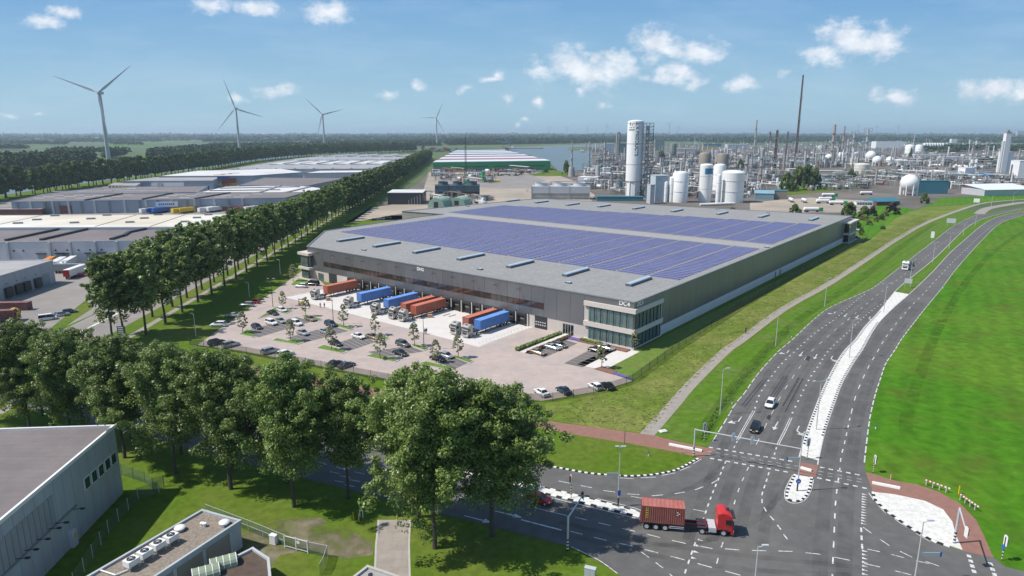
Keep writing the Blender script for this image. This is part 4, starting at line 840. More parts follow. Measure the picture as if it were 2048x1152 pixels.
def tractor(name, label, loc, rz, paintm, axle3=False, detail=False):
    """tractor unit; x = 0 at the front bumper, running back to negative x"""
    t = thing(name, label, 'truck', loc, rz)
    def cr(x, w, z0, z1, c=.12): return [(x,-w,z0),(x,w,z0),(x,w,z1-c),(x,w-c,z1),(x,-w+c,z1),(x,-w,z1-c)]
    b = MB(); b.loft([cr(-2.25,1.22,1.0,3.55,.15), cr(-1.6,1.23,.95,3.75,.18), cr(-.9,1.23,.85,3.62,.2), cr(-.28,1.2,.8,3.15,.2), cr(-.1,1.18,.75,2.3,.1), cr(-.03,1.15,.7,1.6,.08)]); ob('cab', (b, paintm, True), t)
    b = MB(); b.loft([[(-.02,-1.08,1.75),(-.02,1.08,1.75),(-.06,1.12,1.78),(-.06,-1.12,1.78)],[(-.22,-1.04,2.85),(-.22,1.04,2.85),(-.27,1.08,2.85),(-.27,-1.08,2.85)]]); ob('windscreen', (b, M_GLASS), t)
    for s in (-1,1):
        ob('side_window', (MB().box(-1.15,-.35,s*1.235-.012,s*1.235+.012,1.85,2.65), M_GLASS), t); b = MB(); b.box(-.25,-.05,s*1.42-.07,s*1.42+.07,1.85,2.65); b.tube((-.2,s*1.2,2.6),(-.18,s*1.42,2.6),.03); ob('mirror', (b, M_DARK), t)
        ob('headlight', (MB().box(-.02,.04,s*.95-.2,s*.95+.2,.75,.98), M_HEAD), t)
        b = MB(); b.box(-3.4,-2.35,s*1.0-.2,s*1.0+.2,.5,1.05); ob('fuel_tank', (b, M_STEEL), t)
        b = MB(); b.box(-5.0,-3.6,s*1.0-.24,s*1.0+.24,1.06,1.1); b.box(-1.95,-.75,s*1.24-.03,s*1.24+.03,1.02,1.12); ob('mudguard', (b, M_DARK), t)
    ob('sun_visor', (MB().box(-.2,.18,-1.1,1.1,2.88,3.0), M_DARK), t); ob('grille', (MB().box(-.04,.02,-.8,.8,1.0,1.6), M_DARK), t); ob('bumper', (MB().box(-.35,.06,-1.2,1.2,.35,.72), paintm), t)
    ob('chassis', (MB().box(-6.0,-.4,-.45,-.2,.7,.95).box(-6.0,-.4,.2,.45,.7,.95).box(-5.0,-3.7,-.5,.5,.96,1.12), M_DARK), t)
    b = MB(); b.box(-1.1,-.6,-.35,.35,3.645,3.69); ob('roof_hatch', (b, M_GLASS), t)
    if detail: ob('deck_plate', (MB().box(-3.45,-2.4,-1.15,1.15,1.1,1.16), M_LGREY), t)
    wm, rm = TW
    for x in (-1.35,-4.3)+((-5.6,) if axle3 else ()):
        for s in (-1,1): w = ob('wheel', wm, t, (x,s*1.05,.5)); ob('rim', rm, w)
    return t
def trailer(name, label, loc, rz, L, axles, m, deckz=1.15, gap=1.31):
    """skeleton trailer; x = 0 at its rear end, running forward"""
    t = thing(name, label, 'trailer', loc, rz)
    b = MB(); b.box(0,L,-.55,-.3,.8,deckz-.02); b.box(0,L,.3,.55,.8,deckz-.02)
    for x in (.1,L*.3,L*.6,L-.3): b.box(x-.1,x+.1,-1.2,1.2,deckz-.2,deckz-.03)
    ob('frame', (b, m), t); wm, rm = TW
    for k in range(axles):
        for s in (-1,1): w = ob('wheel', wm, t, (.9+gap*k,s*1.02,.5)); ob('rim', rm, w)
        for s in (-1,1): ob('mudguard', (MB().box(.4+gap*k,1.4+gap*k,s*1.03-.2,s*1.03+.2,1.06,1.1), M_DARK), t)
    for s in (-1,1): ob('landing_leg', (MB().box(L*.72-.1,L*.72+.1,s*.8-.08,s*.8+.08,.15,.9), M_DARK), t); ob('tail_light', (MB().box(-.05,.02,s*.9-.2,s*.9+.2,.8,.92), M_TAIL), t)
    ob('side_guard', (MB().box(L*.42,L*.64,-1.2,-1.15,.55,.63).box(L*.42,L*.64,-1.2,-1.15,.8,.88).box(L*.42,L*.64,1.15,1.2,.55,.63).box(L*.42,L*.64,1.15,1.2,.8,.88), M_LGREY), t)
    return t
M_CAB = paint('bronze_grey_cab', (0.40,0.385,0.36), metal=0.15)
RU, AZU = ('rust',(0.36,0.095,0.05)), ('azure',(0.07,0.19,0.48))
for s, (colr, c), lab in ((112.6,RU,'leftmost rust red container at the docks'),(94.3,AZU,'blue container standing apart at the docks'),(80.9,AZU,'blue container beside the rust red pair'),(72.7,RU,'left container of the middle rust red pair'),
        (68.2,RU,'right container of the middle rust red pair'),(46.3,RU,'rust red container beside the rightmost blue one'),(41.8,AZU,'rightmost blue container at the docks')):
    h = HROT+math.pi
    tractor('truck', 'bronze grey truck cab in front of the '+lab, (*HL(-20.7,s),6*LAY), h, M_CAB)
    trailer('trailer', 'dark skeleton trailer under the '+lab, (*HL(-2.0,s),6*LAY), h, 14.6, 3, M_DARK)
    container('shipping_container', 'ribbed '+lab if lab[0] in 'rb' else lab+', long ribbed sides', (*HL(-8.7,s),1.15+6*LAY), h, colr, c, 13.2, 2.85, 30, 'containers on trucks at the docks')
# near red truck with a short container
hd2 = heading((1300,1059),(1455,1073)); q = Vector(P(1466,1075)[:2]); d2 = Vector((math.cos(hd2),math.sin(hd2)))
nz = Vector((-d2.y,d2.x)); q = q+nz*1.15
tractor('truck', 'bright red truck tractor crossing the junction', (q.x,q.y,6*LAY), hd2, M_REDP, detail=True)
q2 = q-d2*13.0
trailer('trailer', 'dark red skeleton trailer behind the red truck tractor', (q2.x,q2.y,6*LAY), hd2, 9.6, 3, mat('trailer_red',(0.10,0.02,0.025),0.5), 1.2)
nc = container('shipping_container', 'faded red short container with a yellow vertical label on the near trailer', ((q2+d2*3.15).x,(q2+d2*3.15).y,1.2+6*LAY), hd2, 'brick', (0.27,0.075,0.055), 6.06, 2.6, 20)
lab = ob('label_panel', (MB().box(-2.45,-2.1,-1.232,-1.222,.75,2.3), M_YEL), nc)
for k in range(4): ob('label_mark', (MB().box(-2.38,-2.17,-1.24,-1.233,.88+.38*k,1.1+.38*k), M_DARK), nc)
for k in range(3): ob('serial_mark', (MB().box(1.9+.25*(k%2),2.1+.25*(k%2),-1.232,-1.224,1.85-.2*k,2.0-.2*k), M_WHITE), nc)
# truck on the main road
q = P(1809,541); tractor('truck', 'white truck with dark windscreen coming down the far road', (q[0],q[1],6*LAY), heading((1840,515),(1805,545)), M_WHITE)
hh = heading((1840,515),(1805,545)); q3 = Vector(q[:2])-Vector((math.cos(hh),math.sin(hh)))*15.5
trailer('trailer', 'empty flat trailer behind the white truck on the road', (q3.x,q3.y,6*LAY), hh, 12, 3, M_DARK)
# ---------------------------------------------------------------- street furniture
def mast(name, label, base, top, arms, headw=0.9, m=None, group=None, double=False, arm=1.6, az=0.0, cat='street lamp'):
    m = m or M_STEEL; h = hgt(*base, top); t = thing(name, label, cat, P(*base), az, group)
    ob('pole', (MB().tube((0,0,0),(0,0,h),.11,.06,8), m), t)
    for s in ((-1,1) if double else (1,)):
        b = MB(); b.tube((0,0,h-.1),(s*arm,0,h+.15),.045,n=6); a = ob('arm', (b, m), t); ob('lamp_head', (MB().box(s*arm-.1*s-(.35),s*arm+.35,-.15,.15,h+.1,h+.24), M_LGREY), a)
    return t
LG = 'lamp posts along the main road'
for k, (b_, tp, lab) in enumerate((((1440,829),738,'nearest the black hatchback'),((1551,692),624,'second from the gantry'),((1649,613),557,'near the bend of the path'))):
    mast('street_lamp', 'single arm lamp post on the grass verge, '+lab, b_, tp, 1, group=LG, arm=1.0)
for b_, tp, lab in (((1632,860),762,'in the white median nearest the gantry'),((1698,716),640,'in the middle of the white median'),((1767,625),568,'at the upper end of the white median'),((1820,561),520,'beside the white truck'),((1865,526),485,'first beyond the white truck'),((1898,497),467,'second beyond the white truck'),((1926,472),446,'third beyond the white truck'),((1950,452),427,'where the road bends right')):
    mast('street_lamp', 'twin arm lamp post '+lab, b_, tp, 1, group=LG, double=True, arm=1.7, az=R_(20))
for b_, tp, lab in (((1982,414),392,'left one on the far side road'),((2025,408),385,'right one on the far side road'),((122,657),630,'at the lawn of the left yard'),((392,673),628,'pale, at the left corner of the car park'),((499,596),566,'pale, halfway up the dark bank'),((561,550),520,'pale, near the far left glass office'),((448,405),380,'in the avenue near the dark shed'),((1507,1195),1093,'cut by the bottom edge of the picture'),((1829,1162),1043,'with a street sign at the right junction arm')):
    mast('street_lamp', 'slim lamp post '+lab, b_, tp, 1, group='single lamp posts', arm=.9, az=0 if b_[0] > 1400 else R_(160))
for b_, tp, lab in (((546,614),558,'at the triangular planter'),((667,649),590,'beside the dark off-roader'),((848,699),637,'beside the grey off-roader')):
    t = mast('yard_lamp', 'tall dark lamp post in the car park '+lab, b_, tp, 1, m=M_DARK, group='dark yard lamps', double=True, arm=1.0)
    t.children[1].children
# junction lamp poles with signs
def striped(b, h0, h1, r, n, x=0, y=0):
    for k in range(n): b.tube((x,y,h0+(h1-h0)*k/n),(x,y,h0+(h1-h0)*(k+1)/n),r,n=8,m=k % 2)
j1 = mast('street_lamp', 'tall lamp post with blue arrow disc on the small D-shaped island', (1594,983), 867, 1, group='junction lamp posts', arm=.6)
ob('name_sign', (MB().box(-2.0,-.1,-.03,.03,5.6,6.0), M_LGREY), j1); ob('sign_cap', (MB().box(-2.2,-2.0,-.035,.035,5.55,6.05), M_SIGNB), j1)
b = MB(); b.lathe([(.01,-.02),(.42,-.02),(.42,.02),(.01,.02)], n=20); me = b.mesh('arrow_disc', M_SIGNB); me.transform(Matrix.Translation((0,-.16,1.9)) @ Matrix.Rotation(math.pi/2,4,'X')); ob('arrow_disc', me, j1)
b = MB(); b.box(-.2,.2,-.2,-.185,1.84,1.94); b.box(-.2,-.1,-.2,-.186,1.7,1.95); ob('arrow_mark', (b, M_WHITE), j1)
ob('pole_base', (MB().tube((0,0,0),(0,0,1.5),.13,n=8), M_DARK), j1)
j2 = mast('street_lamp', 'twin head lamp post with blue sign on the splitter island', (1236,1014), 895, 1, group='junction lamp posts', arm=.5, double=True)
ob('name_sign', (MB().box(-1.9,-.1,-.03,.03,5.2,5.75), M_LGREY), j2); ob('arrow_disc', (MB().box(-.12,.3,-.16,-.13,2.0,2.9), M_SIGNB), j2)
ob('pole_base', (MB().tube((0,0,0),(0,0,1.6),.13,n=8), M_DARK), j2)
def sig_head(par, x, y, z, rz, back=True):
    """three lamp signal with a pale backboard; faces local +y"""
    h = ob('signal_head', (MB().box(-.16,.16,0,.2,-.5,.5), M_DARK), par, (x,y,z), rz)
    b = MB(); ring_ = [(-.36,-.02,-.72),(.36,-.02,-.72),(.4,-.02,.5),(.3,-.02,.74),(0,-.02,.84),(-.3,-.02,.74),(-.4,-.02,.5)]
    b.loft([[(p[0],-.03,p[2]) for p in ring_],[(p[0],.0,p[2]) for p in ring_]]); ob('backboard', (b, M_WHITE), h)
    for k, c in enumerate(((.35,.02,.02),(.3,.18,.02),(.02,.25,.08))): 
        b = MB(); b.lathe([(.01,.2),(.1,.2),(.1,.34),(.01,.22)], n=10); me = b.mesh('signal_lens', mat('lens%d' % k, c, 0.3)); me.transform(Matrix.Translation((0,0,.32-.32*k)) @ Matrix.Rotation(-math.pi/2,4,'X')); ob('signal_lens', me, h)
    return h
def traffic_light(label, base, top, rz, extra=False):
    h = hgt(*base, top); t = thing('traffic_light', label, 'traffic light', P(*base), rz, 'traffic lights'); b = MB(); striped(b, 0, h*.55, .07, 8); b.tube((0,0,h*.55),(0,0,h),.06,n=8,m=0); ob('pole', (b, [M_KB, M_KW]), t)
    sig_head(t, 0, .08, h-.55, 0)
    if extra:
        b = MB(); b.lathe([(.01,-.02),(.33,-.02),(.33,.02),(.01,.02)], n=18); me = b.mesh('blue_disc', M_SIGNB); me.transform(Matrix.Translation((0,-.12,h-1.5)) @ Matrix.Rotation(math.pi/2,4,'X')); ob('blue_disc', me, t)
traffic_light('traffic light on a striped pole on the grass verge left of the crossing', (1408,883), 848, R_(20)); traffic_light('traffic light on a striped pole at the lower end of the white median', (1614,919), 879, R_(15))
traffic_light('traffic light at the right road edge above the red path', (1746,945), 913, R_(-95)); traffic_light('traffic light with a blue disc at the bottom right corner', (2003,1121), 1074, R_(-95), True); traffic_light('traffic light on the splitter island left of the angled mast', (1142,996), 952, R_(95))
def gantry(label, base, top, end, heads, hr):
    h = hgt(*base, top); t = thing('signal_gantry', label, 'traffic light gantry', P(*base)); o0 = Vector(P(*base)); b = MB(); striped(b, 0, 1.8, .17, 7); b.tube((0,0,1.8),(0,0,h),.15,n=10,m=2); ob('mast', (b, [M_KB, M_KW, M_STEEL]), t)
    e = Vector(P(*end, h-.1))-o0; ob('beam', (MB().tube((0,0,h-.12),(e.x,e.y,h-.12),.11,.08,8), M_STEEL), t)
    for f in heads: sig_head(t, e.x*f, e.y*f, h-.2, hr)
    return t
gantry('long signal gantry reaching over all four lanes', (1387,913), 858, (1601,897), (.38,.56), R_(20)); 
gantry('angled signal mast reaching over the cross street', (1135,1101), 1033, (1167,988), (.98,), R_(95))
g3 = gantry('angled signal mast at the right tip of the white island', (1908,1087), 1016, (1933,1063), (1.0,), R_(-95))
def cyl_post(name, label, base, h, r, mats, n=6, cat='bollard', group=None):
    b = MB(); striped(b, 0, h, r, n); return tag(ob(name, (b, mats), None, P(*base)), label, cat, group)
cyl_post('bollard', 'small striped bollard on the red path left of the gantry', (1363,907), .9, .08, [M_KW, M_KB]); cyl_post('bollard', 'striped bollard on the lawn right of the red path', (1781,959), 1.1, .08, [M_KW, M_REDP])
cyl_post('marker_post', 'yellow and green marker post between the red and white barriers', (1917,988), 1.4, .08, [M_YEL, M_YEL], 2, 'marker post')
for x, y, lab in ((1464,808,'at the left road edge beside the white hatchback'),(1583,675,'at the left road edge near the lane arrows'),(1886,577,'at the right road edge'),(1751,858,'at the right road edge near the crossing'),(1297,913,'on the junction lawn')):
    cyl_post('marker_post', 'short white marker post '+lab, (x,y), 1.0, .09, [M_WHITE, M_BLUEP], 2, 'marker post', 'short marker posts')
cyl_post('marker_post', 'tall thin yellow topped post on the red path edge', (1249,888), 2.6, .05, [M_DARK, M_DARK, M_YEL], 2, 'marker post')
for k, (x, y, m_) in enumerate(((707,1040,M_YEL),(718,1043,M_YEL),(720,1034,M_WHITE),(726,1036,M_WHITE))):
    tag(ob('marker_post', (MB().tube((0,0,0),(0,0,1.3),.07,n=6), m_), None, P(x,y)), ('left','front','rear','right')[k]+' pipeline marker post of four under the trees by the driveway', 'marker post')
def barrier(label, a, b_, n=14):
    pa, pb = Vector(P(*a)), Vector(P(*b_)); d = pb-pa; t = thing('barrier', label, 'barrier', pa, math.atan2(d.y,d.x)); L = d.length; b = MB()
    for k in range(n): b.box(L*k/n,L*(k+1)/n,-.06,.06,.75,.95,k % 2)
    ob('rail', (b, [M_REDP, M_WHITE]), t)
    for k in range(4): ob('post', (MB().box(-.06,.06,-.2,-.07,0,.9), M_LGREY), t, (L*(k+.5)/4,0,0))
barrier('red and white striped barrier on the grass, upper one of two', (1846,968), (1899,987)); barrier('red and white striped barrier on the grass, lower one of two', (1917,997), (1956,1024))
def beam(label, a, b_):
    pa, pb = Vector(P(*a)), Vector(P(*b_)); d = pb-pa; L = d.length; b = MB()
    b.loft([[(x,y*.3,z) for y, z in ((-1,0),(1,0),(.7,.3),(-.7,.3))] for x in (0,L)]); tag(ob('path_divider', (b, M_KW), None, (pa.x,pa.y,.06), math.atan2(d.y,d.x)), label, 'path divider', 'white concrete dividers on the cycle paths')
beam('white concrete divider on the red path left of the road', (1338,890), (1404,903)); beam('white concrete divider on the red patch between the median islands', (1601,937), (1623,943)); beam('white concrete divider on the red path right of the road', (1744,967), (1800,978))
def cabinet(label, base, w, d, h, m, rz=0):
    t = thing('utility_cabinet', label, 'cabinet', P(*base), rz); ob('housing', (MB().box(-w/2,w/2,-d/2,d/2,.1,h), m), t); ob('lid', (MB().box(-w/2-.04,w/2+.04,-d/2-.04,d/2+.04,h+.002,h+.1), m), t); ob('plinth', (MB().box(-w/2-.05,w/2+.05,-d/2-.05,d/2+.05,0,.098), M_KERB), t); ob('door', (MB().box(-w/2+.05,-.02,-d/2-.02,-d/2-.002,.2,h-.1).box(.02,w/2-.05,-d/2-.02,-d/2-.002,.2,h-.1), m), t)
cabinet('pale grey utility cabinet on the grass at the bottom of the picture', (1180,1158), 1.4, .6, 1.6, M_LGREY, R_(-20)); cabinet('white cabinet beside the small green gate', (548,1087), 1.0, .6, 1.3, M_WHITE, R_(-20))
def sign(name, label, base, w, h0, h1, m, legs=2, rz=0, back=None, txtlines=0):
    t = thing(name, label, 'sign', P(*base), rz); ob('panel', (MB().box(-w/2,w/2,-.05,.05,h0,h1), m), t)
    for s in ((-1,1) if legs == 2 else (0,)): ob('leg', (MB().tube((s*w*.35,.1,0),(s*w*.35,.1,h1-.1),.07,n=6), M_STEEL), t)
    for k in range(txtlines): ob('text_line', (MB().box(-w*.38,w*.25,-.07,-.052,h1-.5-.55*k,h1-.25-.55*k), M_WHITE), t)
    return t
sign('direction_sign', 'large pale direction sign board beside the far road', (1901,453), 4.8, 2.2, 5.0, M_LGREY, 2, R_(-32)); sign('banner_sign', 'upright white and red banner sign on the verge', (1864,480), 1.6, 1.2, 4.6, M_WHITE, 1, R_(-32)); sign('direction_sign', 'square grey sign in the grass median beside the white truck', (1815,575), 2.5, 1.6, 3.4, M_LGREY, 2, R_(-32)); sign('billboard', 'pale billboard on the far verge', (1952,411), 4, 2.5, 5.5, M_WHITE, 2, R_(-32))
sg = sign('company_sign', 'dark standing sign board under the avenue trees', (244,672), 2.3, .2, 2.9, paint('sign_slate',(0.05,0.07,0.10)), 2, 0, None, 4); sign('route_sign', 'street name sign at the lower right of the junction', (1833,1160), .1, .1, .2, M_STEEL, 1) if False else None
j3 = [o for o in bpy.data.objects if o.get('label') == 'slim lamp post with a street sign at the right junction arm'][0]
ob('name_sign', (MB().box(.4,2.7,-.03,.03,3.6,4.15), M_LGREY), j3); ob('sign_cap', (MB().box(2.7,2.95,-.035,.035,3.55,4.2), M_SIGNB), j3)
# small white bench like kerb piece on the verge and the drain cover box
tag(ob('concrete_block', (MB().box(-.7,.7,-.5,.5,.05,.3).box(-.45,.45,-.3,.3,.301,.34,1), [M_KW, M_DITCH]), None, P(1326,864), R_(20)), 'white concrete frame lying in the verge beside the cycle path', 'concrete block')
# people
def person(label, px, rz, top, leg, h=1.76):
    """one continuous standing figure grown over a skeleton"""
    vs = [(0,0,.95),(0,0,1.25),(0,0,1.45),(0,.01,1.55),(0,.02,1.68),(.2,0,1.42),(.26,.02,1.15),(.27,.08,.9),(-.2,0,1.42),(-.26,.02,1.15),(-.27,.08,.9),(.1,0,.9),(.11,.02,.5),(.11,-.02,.08),(.11,.14,.04),(-.1,0,.9),(-.11,-.03,.5),(-.11,-.08,.08),(-.11,.08,.04)]
    es = [(0,1),(1,2),(2,3),(3,4),(2,5),(5,6),(6,7),(2,8),(8,9),(9,10),(0,11),(11,12),(12,13),(13,14),(0,15),(15,16),(16,17),(17,18)]
    rs = [.15,.16,.15,.065,.115,.075,.055,.045,.075,.055,.045,.1,.07,.05,.045,.1,.07,.05,.045]
    me = bpy.data.meshes.new('person'); me.from_pydata(vs, es, []); o = bpy.data.objects.new('person', me); COL.objects.link(o)
    md = o.modifiers.new('skin', 'SKIN'); sk = me.skin_vertices[0].data
    for i, r in enumerate(rs): sk[i].radius = (r, r)
    sk[0].use_root = True; o.modifiers.new('sub', 'SUBSURF').levels = 1
    bpy.context.view_layer.update(); m2 = bpy.data.meshes.new_from_object(o.evaluated_get(bpy.context.evaluated_depsgraph_get())); o.modifiers.clear(); o.data = m2
    m2.materials.clear()
    for m in (top, leg, mat('skin', (0.45,0.28,0.2), 0.6)): m2.materials.append(m)
    for p in m2.polygons: z = p.center.z; p.material_index = 1 if z < .95 else (2 if z > 1.5 or (z < 1.0 and abs(p.center.x) > .22) else 0)
    o.location = P(*px) if len(px) == 2 else px; o.location.z += .05; o.rotation_euler = (0,0,rz); tag(o, label, 'person')
    b = MB(); b.sphere(0,.0,1.73,.115,10); ob('hair', (b, mat('hair_dark', (0.03,0.022,0.018), 0.7)), o)
    return o
HV = paint('hi_vis_red', (0.6,0.08,0.04)); NV = paint('navy_cloth', (0.03,0.04,0.09), rough=.8); BR = paint('olive_cloth', (0.09,0.08,0.05), rough=.8)
person('person in a red jacket standing on the dock apron, left of the two', (641,616), 0, HV, NV); person('person in dark clothes standing on the dock apron beside the red jacket', (649,616), R_(160), BR, M_DARK); person('person in navy clothes standing near the middle yard lamp', (850,669), R_(40), NV, NV); person('person in dark clothes standing behind the navy figure near the yard lamp', (853,668), R_(200), M_DARK, NV)
# cyclist
hc = heading((1480,682),(1500,662)); t = thing('bicycle', 'bicycle ridden along the concrete cycle path', 'bicycle', (*P(1491,667)[:2],5*LAY), hc)
def wheel_ring(x): 
    b = MB(); n = 16
    for k in range(n): a0, a1 = 2*math.pi*k/n, 2*math.pi*(k+1)/n; b.tube((x+.34*math.cos(a0),0,.36+.34*math.sin(a0)),(x+.34*math.cos(a1),0,.36+.34*math.sin(a1)),.025,n=4)
    return b
ob('wheel', (wheel_ring(.52), M_BLACK), t); ob('wheel', (wheel_ring(-.52), M_BLACK), t); b = MB()
for p, q in (((-.52,0,.36),(0,0,.36)),((0,0,.36),(-.15,0,.9)),((0,0,.36),(.4,0,.85)),((-.12,0,.8),(.4,0,.85)),((-.52,0,.36),(-.12,0,.8)),((.52,0,.36),(.4,0,1.0)),((.38,-.25,1.05),(.38,.25,1.05))): b.tube(p,q,.022,n=5)
ob('frame', (b, M_DARK), t)
rider = person('cyclist in a dark red top riding along the concrete path', (*P(1491,667)[:2],.25), hc-math.pi/2, paint('maroon_cloth', (0.16,0.03,0.035), rough=.8), NV)
# forklift
t = thing('forklift', 'yellow and grey forklift truck on the paving near the left railing', 'forklift', (*P(602,611)[:2],6*LAY), R_(200))
ob('body', (MB().box(-.9,.6,-.55,.55,.35,1.05).box(-1.15,-.6,-.5,.5,.5,1.3), M_YEL), t); ob('overhead_guard', (MB().box(-.7,.5,-.5,.5,2.08,2.14).box(.42,.5,-.5,-.42,1.0,2.1).box(.42,.5,.42,.5,1.0,2.1).box(-.7,-.62,-.5,-.42,1.0,2.1).box(-.7,-.62,.42,.5,1.0,2.1), M_DARK), t)
ob('mast', (MB().box(.68,.8,-.4,-.3,.1,2.6).box(.68,.8,.3,.4,.1,2.6).box(.68,.78,-.4,.4,2.5,2.6), M_DARK), t); ob('fork', (MB().box(.8,1.8,-.3,-.18,.1,.15).box(.8,1.8,.18,.3,.1,.15), M_DARK), t); ob('seat', (MB().box(-.4,.05,-.25,.25,1.05,1.2).box(-.45,-.35,-.25,.25,1.2,1.6), M_BLACK), t)
for x in (-.7,.4):
    for s in (-1,1): o = ob('wheel', WH[0], t, (x,s*.5,.33)); ob('rim', WH[1], o)
# ---------------------------------------------------------------- buildings at the lower left
M_WALLB = mat('pale_blue_sheeting', (0.40,0.44,0.48), 0.6, var=0.08, scale=0.25, detail=8, stretch=(1,1,.25), col2=(0.35,0.37,0.38), scale2=0.6); M_ROOFD = mat('dark_roof_felt', (0.165,0.142,0.142), 0.9, var=0.14, scale=0.35, detail=9, col2=(0.21,0.185,0.175), scale2=0.06)
M_ROOFB = mat('beige_roof', (0.56,0.50,0.40), 0.9, var=0.12, scale=0.06, detail=8, col2=(0.64,0.62,0.58), scale2=0.02, amt2=0.9); M_ROOFW = mat('white_roof', (0.62,0.61,0.60), 0.8, var=0.12, scale=0.06, detail=8, col2=(0.48,0.46,0.44), scale2=0.03)
M_ROOFG = mat('grey_roof', (0.30,0.29,0.29), 0.85, var=0.14, scale=0.08, detail=8, col2=(0.40,0.39,0.38), scale2=0.03); M_PEBBLE = mat('pebble_roof', (0.225,0.19,0.155), 0.95, var=0.42, scale=3.0, detail=10)
M_BRICK = mat('dark_brick', (0.17,0.08,0.06), 0.9, var=0.15, scale=0.5); M_WALLW = mat('white_wall', (0.55,0.56,0.58), 0.7, var=0.06, scale=0.2); M_WALLG = mat('grey_blue_wall', (0.28,0.32,0.37), 0.6, var=0.07, scale=0.12)
joints(M_ROOFD, 12, 1.2, .1, True, .08); joints(M_ROOFG, 12, 2, .08, True, .1); joints(M_ROOFW, 16, 3, .07, True, .1)
def wallpt(px, A, B):
    """(distance along wall AB, height) of the survey pixel on the upright wall A-B"""
    A = Vector(A[:2]); d = (Vector(B[:2])-A).normalized(); u = (px[0]-1024)/FPX; v = (px[1]-576)/FPX; rx, ry, rz = u, CPI-v*SPI, -(SPI+v*CPI)
    D = -rx*d.y+d.x*ry; t = (-A.x*d.y+d.x*A.y)/D; return (rx*A.y-ry*A.x)/D, CAM_H+t*rz
class Face:
    """local frame on a wall: x along, z up, boxes placed proud of it"""
    def __init__(s, root, A, B):
        s.A = Vector(A[:2]); s.B = Vector(B[:2]); d = s.B-s.A; s.L = d.length; s.a = math.atan2(d.y,d.x); s.root = root; o = root.location; s.o = (s.A.x-o.x, s.A.y-o.y, 0)
    def put(s, name, x0, x1, z0, z1, m, out=0.1, inn=-0.02, **k):
        return ob(name, (MB().box(x0,x1,-out,-inn if inn < 0 else inn,z0,z1), m), s.root, s.o, s.a, **k)
    def add(s, name, me): return ob(name, me, s.root, s.o, s.a)
def block(name, label, pts, h, wallm, roofm, cat='warehouse', par=0.5, group=None, edge=None):
    """pts: world roof corners; walls, roof sheet and a coping round it"""
    c = (sum(p[0] for p in pts)/len(pts), sum(p[1] for p in pts)/len(pts)); t = thing(name, label, cat, (*c,0), 0, group); q = [(p[0]-c[0],p[1]-c[1]) for p in pts]
    ar = sum(q[k][0]*q[(k+1) % len(q)][1]-q[(k+1) % len(q)][0]*q[k][1] for k in range(len(q)))
    if ar < 0: q = q[::-1]
    ob('wall', (MB().prism(q, 0, h-0.3), wallm), t); ob('roof', (MB().prism(q, h-0.55, h-0.28), roofm), t); b = MB()
    for i, (p, r) in enumerate(zip(q, q[1:]+q[:1])):
        d = Vector(r)-Vector(p); b.box(-.15,d.length+.15,-.12,.22,h-.5,h,0,TR(p[0],p[1],.004*(i % 2),math.atan2(d.y,d.x)))
    ob('coping', (b, edge or wallm), t); return t
H1 = 11.64; A1, B1 = (-62.2,97.2), (-58.2,40.0)
w1 = block('warehouse', 'large white hall with dark flat roof filling the lower left corner', [A1, B1, (-140,30), (-150,90.5)], H1, M_WALLB, M_ROOFD, edge=M_WHITE)
f1 = Face(w1, B1, A1)
def onf(f, px): s, z = wallpt(px, f.A, f.B); return s, z
for px in ((174,965),(188,952),(201.5,940),(214.5,928),(226.5,917)):
    s, z = onf(f1, px); fr = f1.put('window', s-.75, s+.75, z-.95, z+.95, M_WHITE, .08); ob('pane', (MB().box(s-.6,s+.6,-.11,-.081,z-.8,z+.8), mat('green_glass', (0.02,0.06,0.05), 0.15)), fr)
s, z = onf(f1, (104,990)); s2, z2 = onf(f1, (-60,1110)); zz = z-2.0
lv = f1.put('louvre_panel', s2, s, z-3.9, z+.1, mat('louvre_grey',(0.30,0.32,0.34),0.7), .07)
for k in range(14): ob('louvre_rib', (MB().box(s2+(s-s2)*k/14-.05,s2+(s-s2)*k/14+.05,-.12,-.075,z-3.9,z+.1), M_MGREY), lv)
f1.put('gutter', s2, s+4.5, z-4.3, z-4.05, M_MGREY, .2)
for px in ((110,1047),(95,1058),(72,1080),(48,1101),(30,1118),(143,1019)):
    s, z = onf(f1, px); b = MB(); b.tube((s,0,z),(s,-1.3,z+.1),.05,n=6); b.box(s-.14,s+.14,-1.75,-1.2,z,z+.2); f1.add('wall_lamp', b.mesh('wall_lamp', M_DARK))
b = MB(); s, z = onf(f1, (145,1085)); f1.put('door', s-.6, s+.6, 0, 2.4, M_WALLW, .5); ob('warning_sign', (MB().box(s-.2,s+.2,-.53,-.505,1.3,2.0), M_YEL), w1, f1.o, f1.a)
nseam = MB()
for k in range(28): nseam.box(k*2.05,k*2.05+.03,-.035,-.0,0,H1-.6)
f1.add('wall_seam', nseam.mesh('wall_seam', M_WALLG))
H2 = 4.2; p2 = [P(404,1019,H2)[:2], P(480,1040,H2)[:2]]; dd = Vector((-5.5,-12.0)); dl = Vector((-7.2,-14.6))
w2 = block('flat_building', 'low building with brown pebble roof carrying air conditioners', [p2[0], p2[1], tuple(Vector(p2[1])+dd*2.2), tuple(Vector(p2[0])+dl*2.0)], H2, M_WALLB, M_PEBBLE, 'building')
f2 = Face(w2, tuple(Vector(p2[1])+dd*2.2), p2[1])
for k in range(6): f2.put('wall_panel', 1.2+4.4*k, 5.2+4.4*k, .3, 3.3, mat('taupe_panel', (0.26,0.235,0.21), 0.7), .06)
for k in range(7): b = MB(); f2.put('pilaster', .6+4.4*k, 1.1+4.4*k, 0, 3.6, M_WALLB, .12)
def roofpt(px, h): return P(*px, h)
